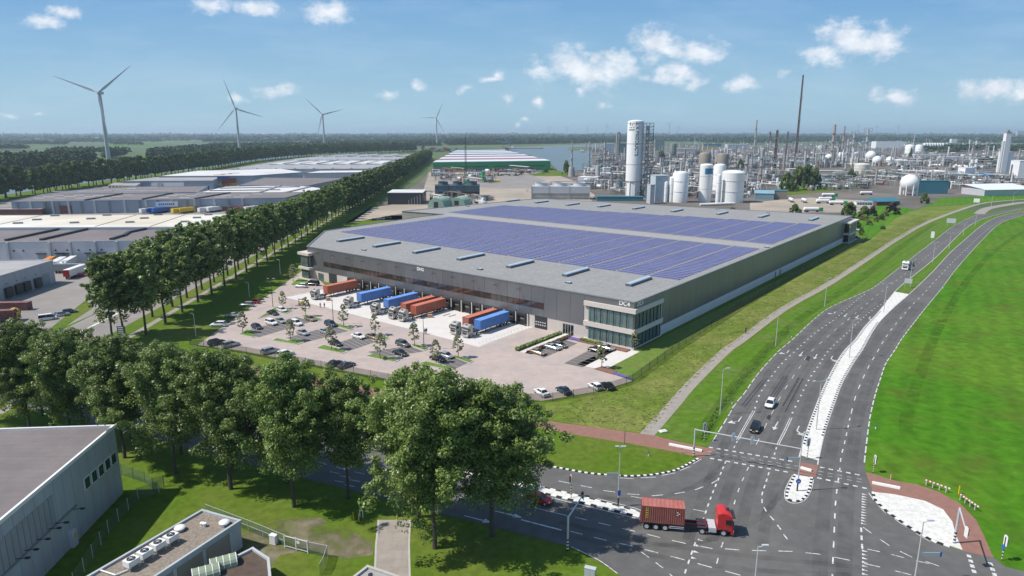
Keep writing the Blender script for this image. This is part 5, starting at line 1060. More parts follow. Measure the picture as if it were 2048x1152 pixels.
for k, px in enumerate(((264,1132),(291,1115),(317,1098),(343,1083))):
    q = roofpt(px, H2); t = thing('air_conditioner', ['nearest','second','third','farthest'][k]+' white air conditioner of four in a row on the pebble roof', 'air conditioner', (q[0],q[1],H2-.28), R_(65), 'air conditioners on the pebble roof')
    ob('housing', (MB().box(-.75,.75,-.6,.6,.55,1.3), M_WHITE), t); ob('stand', (MB().box(-.7,-.6,-.55,-.45,0,.55).box(.6,.7,-.55,-.45,0,.55).box(-.7,-.6,.45,.55,0,.55).box(.6,.7,.45,.55,0,.55), M_LGREY), t)
    b = MB(); b.lathe([(.5,1.3),(.5,1.36),(.42,1.36),(.4,1.31),(.02,1.31)]); ob('fan_ring', (b, M_DARK), t); ob('fan_guard', (MB().box(-.42,.42,-.02,.02,1.37,1.39).box(-.02,.02,-.42,.42,1.365,1.385), M_STEEL), t); b = MB(); b.lathe([(.02,1.36),(.14,1.36),(.14,1.42),(.02,1.43)],n=10); ob('hub', (b, M_LGREY), t)
for k, px in enumerate(((360,1057),(449,1046))):
    q = roofpt(px, H2); t = thing('roof_fan', 'round white roof fan '+('left of the other' if k == 0 else 'at the far end')+' on the pebble roof', 'roof fan', (q[0],q[1],H2-.28), 0, 'round roof fans'); t.scale = (.74,.74,.8)
    b = MB(); b.lathe([(.55,0),(.6,.35),(.95,.4),(1.0,.55),(.85,.72),(.4,.8),(.02,.81)]); ob('cowl', (b, M_WHITE, True), t); ob('motor_box', (MB().box(-.3,.3,-1.0,-.6,0,.3), M_LGREY), t)
b = MB(); q = [Vector(roofpt(p, H2-.1)) for p in ((200,1140),(231,1150),(262,1137))]; b.pipe(q, .1); tag(ob('roof_pipe', (b, M_WHITE)), 'white pipe lying across the near part of the pebble roof', 'pipe')
for k, px in enumerate(((404,1048),(409,1049))): q = roofpt(px, H2); b = MB(); b.lathe([(.2,0),(.2,.35),(.28,.36),(.28,.5),(.02,.52)], n=10); tag(ob('roof_vent', (b, M_WHITE), None, (q[0],q[1],H2-.28)), 'small white roof vent beside its twin, midway on the pebble roof', 'roof vent', 'twin roof vents')
H3 = 3.4
w3 = block('annex_building', 'low annex with dark sunken roof and green barrel roof lights at the bottom edge', [P(*p,H3)[:2] for p in ((452,1122),(505,1095),(537,1116),(548,1230),(360,1230),(395,1150))], H3, M_WALLG, mat('rusty_roof',(0.085,0.06,0.045),0.9,var=0.3,scale=1.0), 'building', edge=M_LGREY)
for k, px in enumerate(((447,1126),(412,1146))):
    q = roofpt(px, H3); b = MB(); L2, r = 3.0, 1.1; n = 8; o = Vector((q[0],q[1],H3-.28))-w3.location
    b.loft([[(x, r*math.cos(math.pi*i/n), .25+r*.8*math.sin(math.pi*i/n)) for i in range(n+1)]+[(x,-r,0),(x,r,0)] for x in (-L2/2,L2/2)], 0); v = ob('barrel_light', (b, mat('green_polycarbonate',(0.25,0.30,0.20),0.4)), w3, o, R_(28))
    for i in range(5):
        b = MB(); x = -L2/2+L2*i/4; b.loft([[(x+e, (r+.03)*math.cos(math.pi*i2/n), .25+(r*.8+.03)*math.sin(math.pi*i2/n)) for i2 in range(n+1)] for e in (-.05,.05)], 0, False); ob('glazing_bar', (b, M_WHITE), v)
w4 = block('annex_building', 'small flat roof corner at the bottom edge beside the driveway', [P(*p,3.0)[:2] for p in ((735,1131),(800,1153),(790,1240),(650,1240),(700,1158))], 3.0, M_WALLG, M_ROOFG, 'building', edge=M_KERB)
q = P(741,1152,3); b = MB(); b.lathe([(.2,0),(.2,.4),(.32,.42),(.3,.55),(.02,.6)],n=10); ob('roof_vent', (b, M_DARK), w4, (q[0]-w4.location.x,q[1]-w4.location.y,2.72))
# fences at the lower left
fence('mesh_fence', 'green mesh fence round the bare corner behind the white hall', PW([(244,950),(270,959),(296,968),(312,984),(330,972)]), 2.0, 3.0, M_MESHG, mat('green_post',(0.12,0.2,0.13),0.6))
fence('mesh_fence', 'long grey mesh fence in the shade of the white hall', PW([(318,986),(276,1000),(220,1062),(165,1150),(130,1200)]), 2.0, 3.0, M_MESHG, M_STEEL)
fence('mesh_fence', 'green mesh fence left of the small gate behind the pebble roof', PW([(413,1030),(470,1052),(512,1068),(568,1092)]), 1.8, 3.0, M_MESHG, M_STEEL, rail=(1.8,.9))
fence('mesh_fence', 'green mesh fence right of the small gate', PW([(617,1107),(640,1112),(662,1116),(640,1152)]), 1.8, 3.0, M_MESHG, M_STEEL, rail=(1.8,))
pa, pb = Vector(P(570,1095)), Vector(P(616,1107)); d = pb-pa; t = thing('gate', 'white framed green barred gate in the mesh fence', 'gate', pa, math.atan2(d.y,d.x)); b = MB()
for x in (0,d.length/2,d.length): b.box(x-.06,x+.06,-.06,.06,0,2.0)
b.box(0,d.length,-.04,.04,.25,.33); b.box(0,d.length,-.04,.04,1.8,1.88); ob('gate_frame', (b, M_WHITE), t); bm_ = MB().box(-.02,.02,-.02,.02,.33,1.8).mesh('bar', mat('green_post',(0.12,0.2,0.13)))
for k in range(1,24): ob('bar', bm_, t, (d.length*k/24+.01,0,0))
ob('gate_sign', (MB().box(d.length*.55,d.length*.68,-.09,-.065,1.2,1.6), M_WHITE), t)
# ---------------------------------------------------------------- left district
def pb_(name, label, px, h, wm, rm, **k): return block(name, label, [P(*p,h)[:2] for p in px], h, wm, rm, **k)
DG = 'warehouses of the left district'
w5 = pb_('warehouse', 'grey hall with four dark loading docks at the left edge', [(105,520),(-100,580),(-200,524),(75,519)], 8.8, M_WALLB, M_ROOFG, group=DG, edge=M_LGREY)
f5 = Face(w5, P(-100,580,8.8), P(105,520,8.8))
for px in ((16,585),(36,579),(52,572),(74,565)):
    s, z = onf(f5, px); f5.put('dock_shelter', s-1.7, s+1.7, .6, 4.0, M_DARK, .9); f5.put('wall_lamp', s-.2, s+.2, 5.3, 5.6, M_MGREY, .3)
s, z = onf(f5, (92,557)); f5.put('gate', s-2, s+2, 0, 4.6, M_WALLG, .08)
w6 = pb_('warehouse', 'long white hall with dark roof and a row of docks behind the grey hall', [(-110,485),(312,480),(392,453),(-110,456)], 10.0, M_WALLW, M_ROOFD, group=DG, edge=M_LGREY)
f6 = Face(w6, P(-110,485,10), P(312,480,10))
for x in (17,101,142,192,236,281): s, z = onf(f6, (x,500)); f6.put('pilaster', s-.5, s+.5, 0, 9.6, M_LGREY, .9)
for x in (83,121,134,180,203): s, z = onf(f6, (x,505)); f6.put('dock_door', s-1.9, s+1.9, .4, 4.4, M_WALLG, .06); f6.put('dock_canopy', s-2.1, s+2.1, 4.45, 4.8, M_DARK, .9)
s, z = onf(f6, (226,505)); gg = f6.put('gate', s-2.0, s+2.0, 0, 4.6, M_MGREY, .06)
for x in (27,46,111,134,157,180,203): s, z = onf(f6, (x,497)); f6.put('round_vent', s-.35, s+.35, 5.6, 6.3, M_DARK, .12)
b = MB(); z_ = 10-.27
for a_, c_ in (((12,482),(130,457)),((82,481),(190,456)),((222,480),(245,473)),((247,473),(258,466)),((258,466),(312,455))):
    A_, B_ = Vector(P(*a_,z_)), Vector(P(*c_,z_)); d = B_-A_; ob('roof_ridge', (MB().box(0,d.length,-.7,.7,0,.9), M_DARK), w6, (A_.x-w6.location.x,A_.y-w6.location.y,z_), math.atan2(d.y,d.x))
w6b = pb_('warehouse', 'pale beige roofed hall behind the dark roof, with small roof vents', [(-110,455),(405,453),(480,428),(-110,431)], 11.2, M_WALLW, M_ROOFB, group=DG, edge=M_WHITE)
for px in ((36,447),(74,440),(110,432),(149,446),(182,438),(214,431),(260,445),(289,437),(316,430),(370,444),(394,436),(417,430)): q = P(*px,11); ob('roof_vent', (MB().box(-2.0,2.0,-.9,.9,0,.7,0,None,1), [M_MGREY,M_SKYB]), w6b, (q[0]-w6b.location.x,q[1]-w6b.location.y,10.95), .3)
for a_, c_ in (((-30,455),(83,431)),((190,453),(280,428)),((300,453),(375,428))):
    A_, B_ = Vector(P(*a_,10.95)), Vector(P(*c_,10.95)); d = B_-A_; ob('roof_seam', (MB().box(0,d.length,-.15,.15,0,.12), M_BRICK), w6b, (A_.x-w6b.location.x,A_.y-w6b.location.y,10.95), math.atan2(d.y,d.x))
w7 = pb_('warehouse', 'long blue grey hall with brown roof and skylight strips, midground left', [(22,403),(300,399),(570,395),(610,384),(85,388)], 9.4, M_WALLG, M_ROOFD, group=DG)
f7 = Face(w7, P(22,403,9.4), P(570,395,9.4))
for k, x in enumerate((35,62,90,106,117,138,163,190,219,250,280,293,316,345,375,390,402,430,458,486)): s, z = onf(f7, (x,412)); f7.put('pilaster', s-.7, s+.7, 0, 9, (M_MGREY, M_LGREY)[k % 2], .8)
for x in (98,148,210,268,275): s, z = onf(f7, (x,412)); f7.put('tall_gate', s-4, s+4, 0, 8.6, M_MGREY, .1)
for x in (130,): s, z = onf(f7, (x,415)); f7.put('brick_bay', s-4.5, s+4.5, 0, 6, M_BRICK, .5)
for x in (187,256): s, z = onf(f7, (x,416)); f7.put('gate_shade', s-4, s+4, 0, 4.5, M_BLACK, .12)  # flat black panels: the shade inside the gates put into colour
s, z = onf(f7, (334,405)); sgn = f7.put('company_board', s-7.5, s+7.5, 4.2, 7.6, M_WHITE, .9); 
for k in range(8): ob('letter', (MB().box(s-5.5+1.4*k,s-4.6+1.4*k,-.95,-.905,5.2,6.5), M_BLUEP), w7, f7.o, f7.a)
s1, _ = onf(f7, (292,412)); f7.put('dock_canopy', s1, f7.L-1, 3.4, 4.2, M_MGREY, 1.5); f7.put('dock_bay', s1, f7.L-1, 0.2, 3.35, mat('dock_red',(0.16,0.05,0.035),0.7,var=0.3,scale=0.15), .1)
for x in (398,415,450,467,480,505): s, z = onf(f7, (x,420)); f7.put('dock_door', s-1.6, s+1.6, .6, 3.3, paint('dock_door_red',(0.33,0.06,0.03)), .3)
def rooflights(w, pxs, h, l, wd, rz):
    for px in pxs: q = P(*px,h); ob('skylight', (MB().box(-l/2,l/2,-wd/2,wd/2,0,.25), M_WHITE), w, (q[0]-w.location.x,q[1]-w.location.y,h-.27), rz)
rooflights(w7, [(79,396),(98,393),(117,390),(121,396),(140,393),(158,390),(162,396),(180,393),(197,391),(212,396),(235,393),(255,390),(328,395),(343,391),(360,389),(369,395),(382,391),(401,388),(441,394),(452,391),(478,394),(490,390),(515,388)], 9.4, 8, 1.2, 0)
b = MB()
for a_, c_ in (((170,401),(245,388)),((285,399),(345,387)),((390,398),(460,386))):
    A_, B_ = Vector(P(*a_,9.2)), Vector(P(*c_,9.2)); d = B_-A_; ob('roof_ridge', (MB().box(0,d.length,-.6,.6,0,.9), M_DARK), w7, (A_.x-w7.location.x,A_.y-w7.location.y,9.1), math.atan2(d.y,d.x))
w8 = pb_('warehouse', 'dark roofed hall with slanted light strips behind the long blue grey hall', [(82,388),(270,386),(395,384),(415,372),(280,373),(190,376)], 9.0, M_WALLG, M_ROOFD, group=DG)
rooflights(w8, [(139,382),(190,382),(262,381),(312,381),(285,376),(240,378)], 9, 24, 1.6, R_(25))
w9 = pb_('warehouse', 'grey hall with a long white sign board', [(245,362),(425,361),(445,351),(310,354)], 9.0, M_WALLG, M_ROOFG, group=DG)
f9 = Face(w9, P(245,362,9), P(425,361,9)); s, z = onf(f9, (336,370)); f9.put('sign_board', s-16, s+16, 2.8, 6.8, M_WHITE, .8)
wall_text('lettering', 'ITB', 4.2, M_DARK, (0,0,0), 0, w9); lt = bpy.data.objects[-1] if False else [o for o in w9.children if o.name.startswith('lettering')][0]
dv = Vector((math.cos(f9.a),math.sin(f9.a),0)); nv = Vector((dv.y,-dv.x,0)); lt.location = Vector(f9.o)+dv*(s-7)+nv*.9+Vector((0,0,4.8)); lt.rotation_euler = (math.pi/2,0,f9.a)
rooflights(w9, [(308,359),(331,358),(353,358),(376,357),(300,357)], 9, 11, 1.5, R_(10))
w10 = pb_('warehouse', 'bright white stepped roofs beside the avenue trees', [(368,391),(520,392),(600,385),(650,377),(590,370),(450,373)], 8.6, M_WALLG, M_ROOFW, group=DG)
b = MB()
for a_, c_ in (((395,386),(515,386)),((420,382),(560,380)),((440,377),(600,374)),((500,391),(560,372)),((560,388),(620,374))):
    A_, B_ = Vector(P(*a_,8.4)), Vector(P(*c_,8.4)); d = B_-A_; b.box(0,d.length,-1.3,1.3,0,.8,0,TR(A_.x-w10.location.x,A_.y-w10.location.y,8.3,math.atan2(d.y,d.x)))
ob('roof_step', (b, M_ROOFG), w10)
w11 = pb_('warehouse', 'dark roofed hall with an open dark front near the avenue', [(478,370),(615,371),(690,356),(528,355)], 9.0, M_WALLG, M_ROOFD, group=DG)
f11 = Face(w11, P(478,370,9), P(615,371,9)); f11.put('front_shade', f11.L*.6, f11.L-1, .5, 6.5, M_BLACK, .1)  # black panel paints in the shade behind the open front
w12 = pb_('warehouse', 'white roofed hall with grey walls in the left distance', [(318,352),(505,351),(606,344),(560,337),(395,341)], 10.5, M_WALLG, M_ROOFW, group=DG)
w12b = pb_('warehouse', 'grey wall hall with brown edged white roof strip', [(608,346),(740,344),(770,340),(640,341)], 10, M_WALLB, M_ROOFW, group=DG, edge=M_BRICK)
w13 = pb_('office_building', 'small beige two storey building by the canal', [(216,370),(272,371),(281,366),(228,365)], 7, mat('beige_wall',(0.48,0.42,0.33),0.8), M_ROOFG, cat='building')
f13 = Face(w13, P(216,370,7), P(272,371,7))
for k in range(8):
    for z0 in (1.0,4.2): f13.put('window', f13.L*(k+.2)/8, f13.L*(k+.8)/8, z0, z0+1.6, M_GLASS, .05)
for r, (y0, y1, xa, xb, lab, ms) in enumerate(((338,329,462,800,'nearest of the wide multi roof halls in the left distance',(M_ROOFG,M_ROOFW)),(328,321,520,822,'second of the wide multi roof halls in the left distance',(M_ROOFW,M_ROOFG)),(320,314,575,838,'third of the wide multi roof halls in the left distance',(M_ROOFG,M_ROOFW)),(313,308.5,628,850,'farthest of the wide multi roof halls in the left distance',(M_ROOFG,M_ROOFW)))):
    h = 9.5; pts = [P(xa,y0,h)[:2],P(xb,y0-1,h)[:2],P(xb+14,y1-.5,h)[:2],P(xa+60,y1,h)[:2]]
    w = block('warehouse', lab, pts, h, M_WALLB, ms[0], group=DG); a0, a1, b1, b0 = [Vector(p) for p in pts]; n = 9
    for k in range(n):
        f0, f1_ = k/n, (k+.5)/n; q = [a0.lerp(a1,f0+.03),a0.lerp(a1,f1_),b0.lerp(b1,f1_),b0.lerp(b1,f0+.03)]; c = w.location
        m0 = [(p.x-c.x,p.y-c.y,h-.27+.02) for p in q]; mid0 = ((q[0]+q[1])/2, (q[2]+q[3])/2); b = MB()
        r0, r1 = [(p.x-c.x,p.y-c.y,h+1.6) for p in mid0]; b.poly([m0[0],r0,r1,m0[3]][::-1]); b.poly([m0[1],m0[2],r1,r0][::-1]); b.poly([m0[0],m0[1],r0]); b.poly([m0[2],m0[3],r1]); ob('roof_section', (b, ms[k % 2 if r % 2 else 1]), w)
    fw = Face(w, pts[0], pts[1])
    for k in range(5): fw.put('gate', fw.L*(k+.4)/5, fw.L*(k+.52)/5, 0, 6, M_MGREY, .1)
# low brick strip building and trucks in the yards
w14 = pb_('brick_building', 'low red brick building at the left edge', [(-60,419),(82,418),(95,415),(-60,416)], 4.5, M_BRICK, M_ROOFG, cat='building')
TRC = {}
def boxtrailer(label, px, rz, colr, doorc=None, L=12.5, z0=1.1, H=2.75, group='trailers in the left yards', name='box_trailer', cab=None):
    loc = P(*px) if len(px) == 2 else px; t = thing(name, label, 'trailer', (loc[0],loc[1],.05), rz, group)
    ob('box_body', (MB().box(-L/2,L/2,-1.25,1.25,z0,z0+H), colr), t); ob('rear_door', (MB().box(-L/2-.05,-L/2-.003,-1.2,1.2,z0+.05,z0+H-.05), doorc or M_LGREY), t); ob('chassis', (MB().box(-L/2+.2,L/2-.2,-.5,.5,.7,z0-.003), M_DARK), t)
    for k in range(3):
        for s in (-1,1): ob('wheel', TW[0], t, (-L/2+1.5+1.3*k,s*1.0,.5))
    for s in (-1,1): ob('landing_leg', (MB().box(L/2-2.6,L/2-2.4,s*.8-.08,s*.8+.08,.1,.9), M_DARK), t)
    if cab: tractor('truck', cab[0], (loc[0]+math.cos(rz)*(L/2+3.0),loc[1]+math.sin(rz)*(L/2+3.0),.05), rz, cab[1])
    return t
YH = heading((120,506),(86,523)); 
boxtrailer('orange box trailer backed to the white dock hall', (98,535), YH, M_ORANGE); boxtrailer('white trailer beside the orange one at the white dock hall', (119,536), YH, M_WHITE); boxtrailer('longer white trailer, right of the other white one, with cab', (141,534), YH, M_WHITE, cab=('white truck cab in front of the longer white trailer',M_WHITE))
boxtrailer('white trailer with red rear doors standing across the left yard', (152,553), heading((117,553),(176,532)), M_WHITE, M_REDP); boxtrailer('dark grey trailer behind the red and white one', (140,546), R_(2), M_MGREY)
RU2 = (0.26,0.08,0.055)
def cbox(label, px, rz, c, L=12.2, z=.1, nm=None, group=None):
    loc = P(*px) if len(px) == 2 else px; return container('shipping_container', label, (loc[0],loc[1],z), rz, nm, c, L, 2.6, 24, group)
cbox('long rust red container behind the white trailers of the left yard', (194,540), R_(3), RU2, nm='oxide'); cbox('dark rust container standing in the left yard below the grey hall', (22,620), R_(4), (0.15,0.05,0.045), nm='maroon'); 
cbox('rust container behind the yellow truck cab', (*P(-12,645)[:2],1.2), R_(12), (0.15,0.05,0.045), 12.2, 1.2, nm='maroon'); trailer('trailer', 'trailer under the rust container behind the yellow cab', (*P(-52,650)[:2],.05), R_(12), 12, 3, M_DARK)
tractor('truck', 'yellow truck cab at the left edge behind the treetops', (*P(40,640)[:2],.05), R_(12), M_YEL)
car('van','white',(96,640),R_(35),'white van behind the treetops in the left yard'); car('hatch','silver',(124,632),R_(35),'silver car in the left yard, middle of three'); car('hatch','grey',(140,626),R_(35),'grey car in the left yard nearest the avenue')
boxtrailer('orange trailer with white cab far in front of the long blue grey hall', (153,427), R_(12), M_ORANGE, L=11, cab=('white truck cab on the far orange trailer',M_WHITE)); tg = 'trailers at the long blue grey hall'
for px, m, lab in (((297,427),M_WHITE,'white trailer left of the blue ones'),((309,426),M_BLUEP,'left blue trailer'),((321,426),M_BLUEP,'right blue trailer'),((360,427),M_YEL,'left yellow topped trailer'),((373,426),M_YEL,'right yellow topped trailer'),((412,425),M_WHITE,'left one of two white trailers'),((429,424),M_WHITE,'right one of two white trailers'),((484,424),paint('trailer_rust',(0.28,0.05,0.03)),'rust red trailer'),((503,423),M_WHITE,'white trailer nearest the avenue')):
    boxtrailer(lab+' at the docks of the long blue grey hall', px, R_(245), m, group=tg)
t = thing('scaffold_stack', 'yellow steel frames stacked in front of the brick bay', 'frame stack', P(121,427)); b = MB()
for k in range(7):
    for j in range(3): b.box(k*1.6-5,k*1.6-4.7,-1,1,0,6); b.box(-5,5,-1+.8*j,-.8+.8*j,2+1.8*j,2.3+1.8*j)
ob('frame', (b, M_YEL), t)
CC = {'cblue':(0.03,0.10,0.30),'cred':(0.30,0.05,0.04),'corange':(0.50,0.18,0.03),'cwhite':(0.55,0.55,0.55),'cyellow':(0.55,0.36,0.03),'cteal':(0.05,0.20,0.28),'cbrown':(0.20,0.06,0.05)}
CB = {n: MB().box(-6,6,-1.22,1.22,0,2.55).box(-6.02,6.02,-1.24,-1.1,2.45,2.6).box(-6.02,6.02,1.1,1.24,2.45,2.6).mesh('shipping_container', cmat(n, c)) for n, c in CC.items()}
def smallcont(n, loc, rz, label, group): return tag(ob('shipping_container', CB[n], None, loc, rz), label, 'shipping container', group)
r = random.Random(5); names = list(CC)
for px, tall in (((386,374),2),((401,374),3),((415,374),3),((432,373),3),((448,372),4),((462,371),3),((478,369),3),((492,366),3),((455,366),4),((440,368),4),((470,364),4),((500,363),3)):
    q = P(*px)
    for k in range(tall): smallcont(r.choice(names), (q[0],q[1],.1+2.62*k), R_(25+r.uniform(-2,2)), 'coloured container in the stack between the left halls', 'container stack in the left district')
for k, n in enumerate(('cred','cblue')): q = P(410,383); smallcont(n, (q[0],q[1],.1+2.62*k), R_(80), ('red lower' if k == 0 else 'blue upper')+' container of the separate pair near the white roofs', 'container pair')
# ---------------------------------------------------------------- green striped warehouse, building site, chemical plant
M_GRN = mat('green_sheeting', (0.025,0.30,0.085), 0.5, var=0.05, scale=0.05); M_TANK = mat('tank_white', (0.74,0.74,0.73), 0.4, var=0.04, scale=0.1); M_TANKB = mat('tank_brown', (0.24,0.21,0.175), 0.6, var=0.08, scale=0.1); M_TEAL = mat('teal_sheeting', (0.045,0.17,0.22), 0.55, var=0.06, scale=0.1); M_RUSTR = mat('stack_red', (0.075,0.03,0.028), 0.7, var=0.12, scale=0.1); M_PALEG = mat('pale_green_cover', (0.25,0.36,0.28), 0.7, var=0.08, scale=0.2)
gw = block('green_warehouse', 'wide bright green warehouse with red and white striped roof', [P(866,325,14)[:2],P(1101,322,14)[:2],P(1004,299,14)[:2],P(914,300,14)[:2]], 14, M_GRN, M_WHITE, edge=M_GRN)
a0, a1, b1, b0 = [Vector(P(*p)) for p in ((866,325,14),(1101,322,14),(1004,299,14),(914,300,14))]; c = gw.location; n = 12
cols = [M_WHITE, paint('stripe_red',(0.36,0.10,0.10)), M_WHITE, paint('stripe_red2',(0.33,0.10,0.11)), M_WHITE, M_RUSTR, M_WHITE, M_MGREY, M_WHITE, paint('stripe_blue',(0.12,0.14,0.25)), M_WHITE, M_RUSTR]
for k in range(n):
    f0, f1_ = (k/n), ((k+1)/n); q = [a0.lerp(b0,f0),a1.lerp(b1,f0),a1.lerp(b1,f1_),a0.lerp(b0,f1_)]; b = MB(); b.prism([(p.x-c.x,p.y-c.y) for p in q], 13.7, 14.4+(.5 if k % 2 == 0 else 0)); ob('roof_stripe', (b, cols[k]), gw)
fg = Face(gw, a0[:2], a1[:2]); L = fg.L
fg.put('dock_zone', L*.17, L*.87, .2, 4.2, mat('dock_zone', (0.30,0.31,0.31), 0.7, var=0.2, scale=0.1), .15); fg.put('window_band', L*.16, L*.46, 6.4, 7.6, M_GLASS, .12); fg.put('window_band', L*.51, L*.95, 6.6, 7.6, M_GLASS, .12)
for k in range(34): fg.put('dock_door', L*(.19+.02*k), L*(.19+.02*k)+2.6, .5, 3.6, M_DARK, .3)
ofc = fg.put('office_front', 0, L*.11, .2, 7.5, mat('office_blue_glass',(0.10,0.13,0.16),0.2,var=0.3,scale=0.2), .6)
for k in range(3): fg.put('office_band', 0, L*.11, 1.8+2.4*k, 2.2+2.4*k, M_LGREY, .75)
# containers and quay behind it
r = random.Random(11)
for i in range(46):
    x = 800+i*4.7 if i < 30 else 1000+(i-30)*1.0; k = r.randint(2,5) if x > 846 else 1
    if 885 < x < 915 and r.random() < .5: continue
    q = P(x, 303.8+r.uniform(-.6,.6)); 
    for j in range(k): smallcont(r.choice(names), (q[0],q[1],.1+2.62*j), R_(r.choice((0,2,88))), 'container in the long stacks behind the green warehouse', 'container yard behind the green warehouse')
def crane(label, px, top, w, m):
    h = hgt(*px, top); s = mpp(*px)*w/2; t = thing('quay_crane', label, 'crane', P(*px)); b = MB()
    for x in (-s,s): b.tube((x,-5,0),(x,-5,h*.75),.6); b.tube((x,5,0),(x,5,h*.75),.6)
    ob('leg', (b, m), t); ob('girder', (MB().box(-s-1,s+1,-25,25,h*.75,h*.82), m), t); b = MB(); b.tube((0,0,h*.8),(0,8,h),.6); b.tube((0,8,h),(0,-24,h*.8),.3); b.tube((0,8,h),(0,22,h*.8),.3); ob('pylon', (b, m), t)
crane('blue grey gantry crane behind the green warehouse', (1013,301), 281, 16, M_TEAL)
t = thing('barge', 'long dark barge on the river', 'barge', (*P(1050,297.5)[:2],.3), R_(-2)); b = MB(); b.loft([[(-70,-.5,0),(-70,.5,0),(-72,.5,3),(-72,-.5,3)],[(-60,-7,0),(-60,7,0),(-60,7,3),(-60,-7,3)],[(60,-7,0),(60,7,0),(60,7,3),(60,-7,3)],[(70,-6,1),(70,6,1),(71,6,4),(71,-6,4)]]); ob('hull', (b, M_MGREY), t); ob('wheelhouse', (MB().box(-55,-42,-5,5,3,9), M_WHITE), t); ob('hatch_cover', (MB().box(-38,58,-5,5,3,4.5), M_LGREY), t)
def shed(name, label, px, top, wpx, depth, wm, rm, rz=0, cat='building', gable=0.0):
    """building whose front wall foot is centred on px; top is the row of its front eaves"""
    h = hgt(*px, top); w = mpp(*px)*wpx; q = P(*px); t = thing(name, label, cat, q, rz); ob('wall', (MB().box(-w/2,w/2,0,depth,0,h), wm), t)
    if gable: b = MB(); b.loft([[(x,-.4,h+.02),(x,depth/2,h+gable),(x,depth+.4,h+.02)] for x in (-w/2-.4,w/2+.4)]); ob('roof', (b, rm), t)
    else: ob('roof', (MB().box(-w/2-.2,w/2+.2,-.2,depth+.2,h+.003,h+.4), rm), t)
    return t, w, h
t, w, h = shed('dark_shed', 'dark grey shed with pale flat roof beside the avenue', (811,409), 386, 70, 30, paint('anthracite',(0.035,0.04,0.05)), M_ROOFW, R_(2))
for k in range(5): ob('pipe', (MB().tube((w*(.1+.08*k),-.4,0),(w*(.1+.08*k),-.4,h*(.4+.12*k)),.15), M_LGREY), t)
def cooltower(label, px, top, wpx, depth, m1, m2, fans, rz=0):
    h = hgt(*px, top); w = mpp(*px)*wpx; t = thing('cooling_tower', label, 'cooling tower', P(*px), rz); ob('louvre', (MB().box(-w/2+.3,w/2-.3,.3,depth,0,h*.48), m2), t); ob('casing', (MB().box(-w/2,w/2,0,depth,h*.48+.01,h), m1), t)
    for k in range(fans):
        x = -w/2+w*(k+.5)/fans; b = MB(); rr = w/fans*.36; b.lathe([(rr,h+.01),(rr*.92,h+1.6),(rr*.98,h+3.0),(rr*.9,h+3.0),(rr*.85,h+.6),(.02,h+.5)], x, depth/2, 18); ob('fan_stack', (b, M_LGREY if m1 is not M_TEALD else M_TEALD), t)
    b = MB()
    for x in (-w/2,-w*.2,w*.15,w/2): b.box(x-.2,x+.2,-.2,.2,0,h+1.2)
    for z in (h*.3,h+1.1): b.box(-w/2,w/2,-.15,.05,z,z+.15)
    ob('frame', (b, m2), t); return t
M_TEALD = mat('dark_teal_sheeting', (0.065,0.10,0.125), 0.5, var=0.1, scale=0.3)
cooltower('dark teal cooling tower with three round fan stacks', (915,396), 371, 88, 16, M_TEALD, M_DARK, 3, R_(2)); cooltower('pale grey cooling tower with three white fan stacks behind the hall roof', (1121,399), 373, 116, 18, M_LGREY, M_GREYP, 3, R_(-3))
def quonset(label, px, wpx, hpx, L, rz, m):
    w = mpp(*px)*wpx/2; h = mpp(*px)*hpx; t = thing('tent_shed', label, 'tent shed', P(*px), rz); n = 10; b = MB(); b.loft([[(w*math.cos(math.pi*i/n), y, h*math.sin(math.pi*i/n)) for i in range(n+1)] for y in (0,L)]); ob('cover', (b, m, True), t); ob('door', (MB().box(-w*.25,w*.25,-.1,-.003,0,h*.6), M_DARK), t)
quonset('left green rounded tent shed behind the hall roof', (872,416), 36, 20, 18, R_(-15), M_PALEG); quonset('right green rounded tent shed behind the hall roof', (913,411), 36, 16, 18, R_(-15), M_PALEG); quonset('low white rounded tent behind the hall roof', (953,407), 30, 6, 10, R_(-15), M_WHITE); quonset('pale green tent shed among the plant trees', (1582,378), 23, 15, 14, R_(20), M_PALEG)
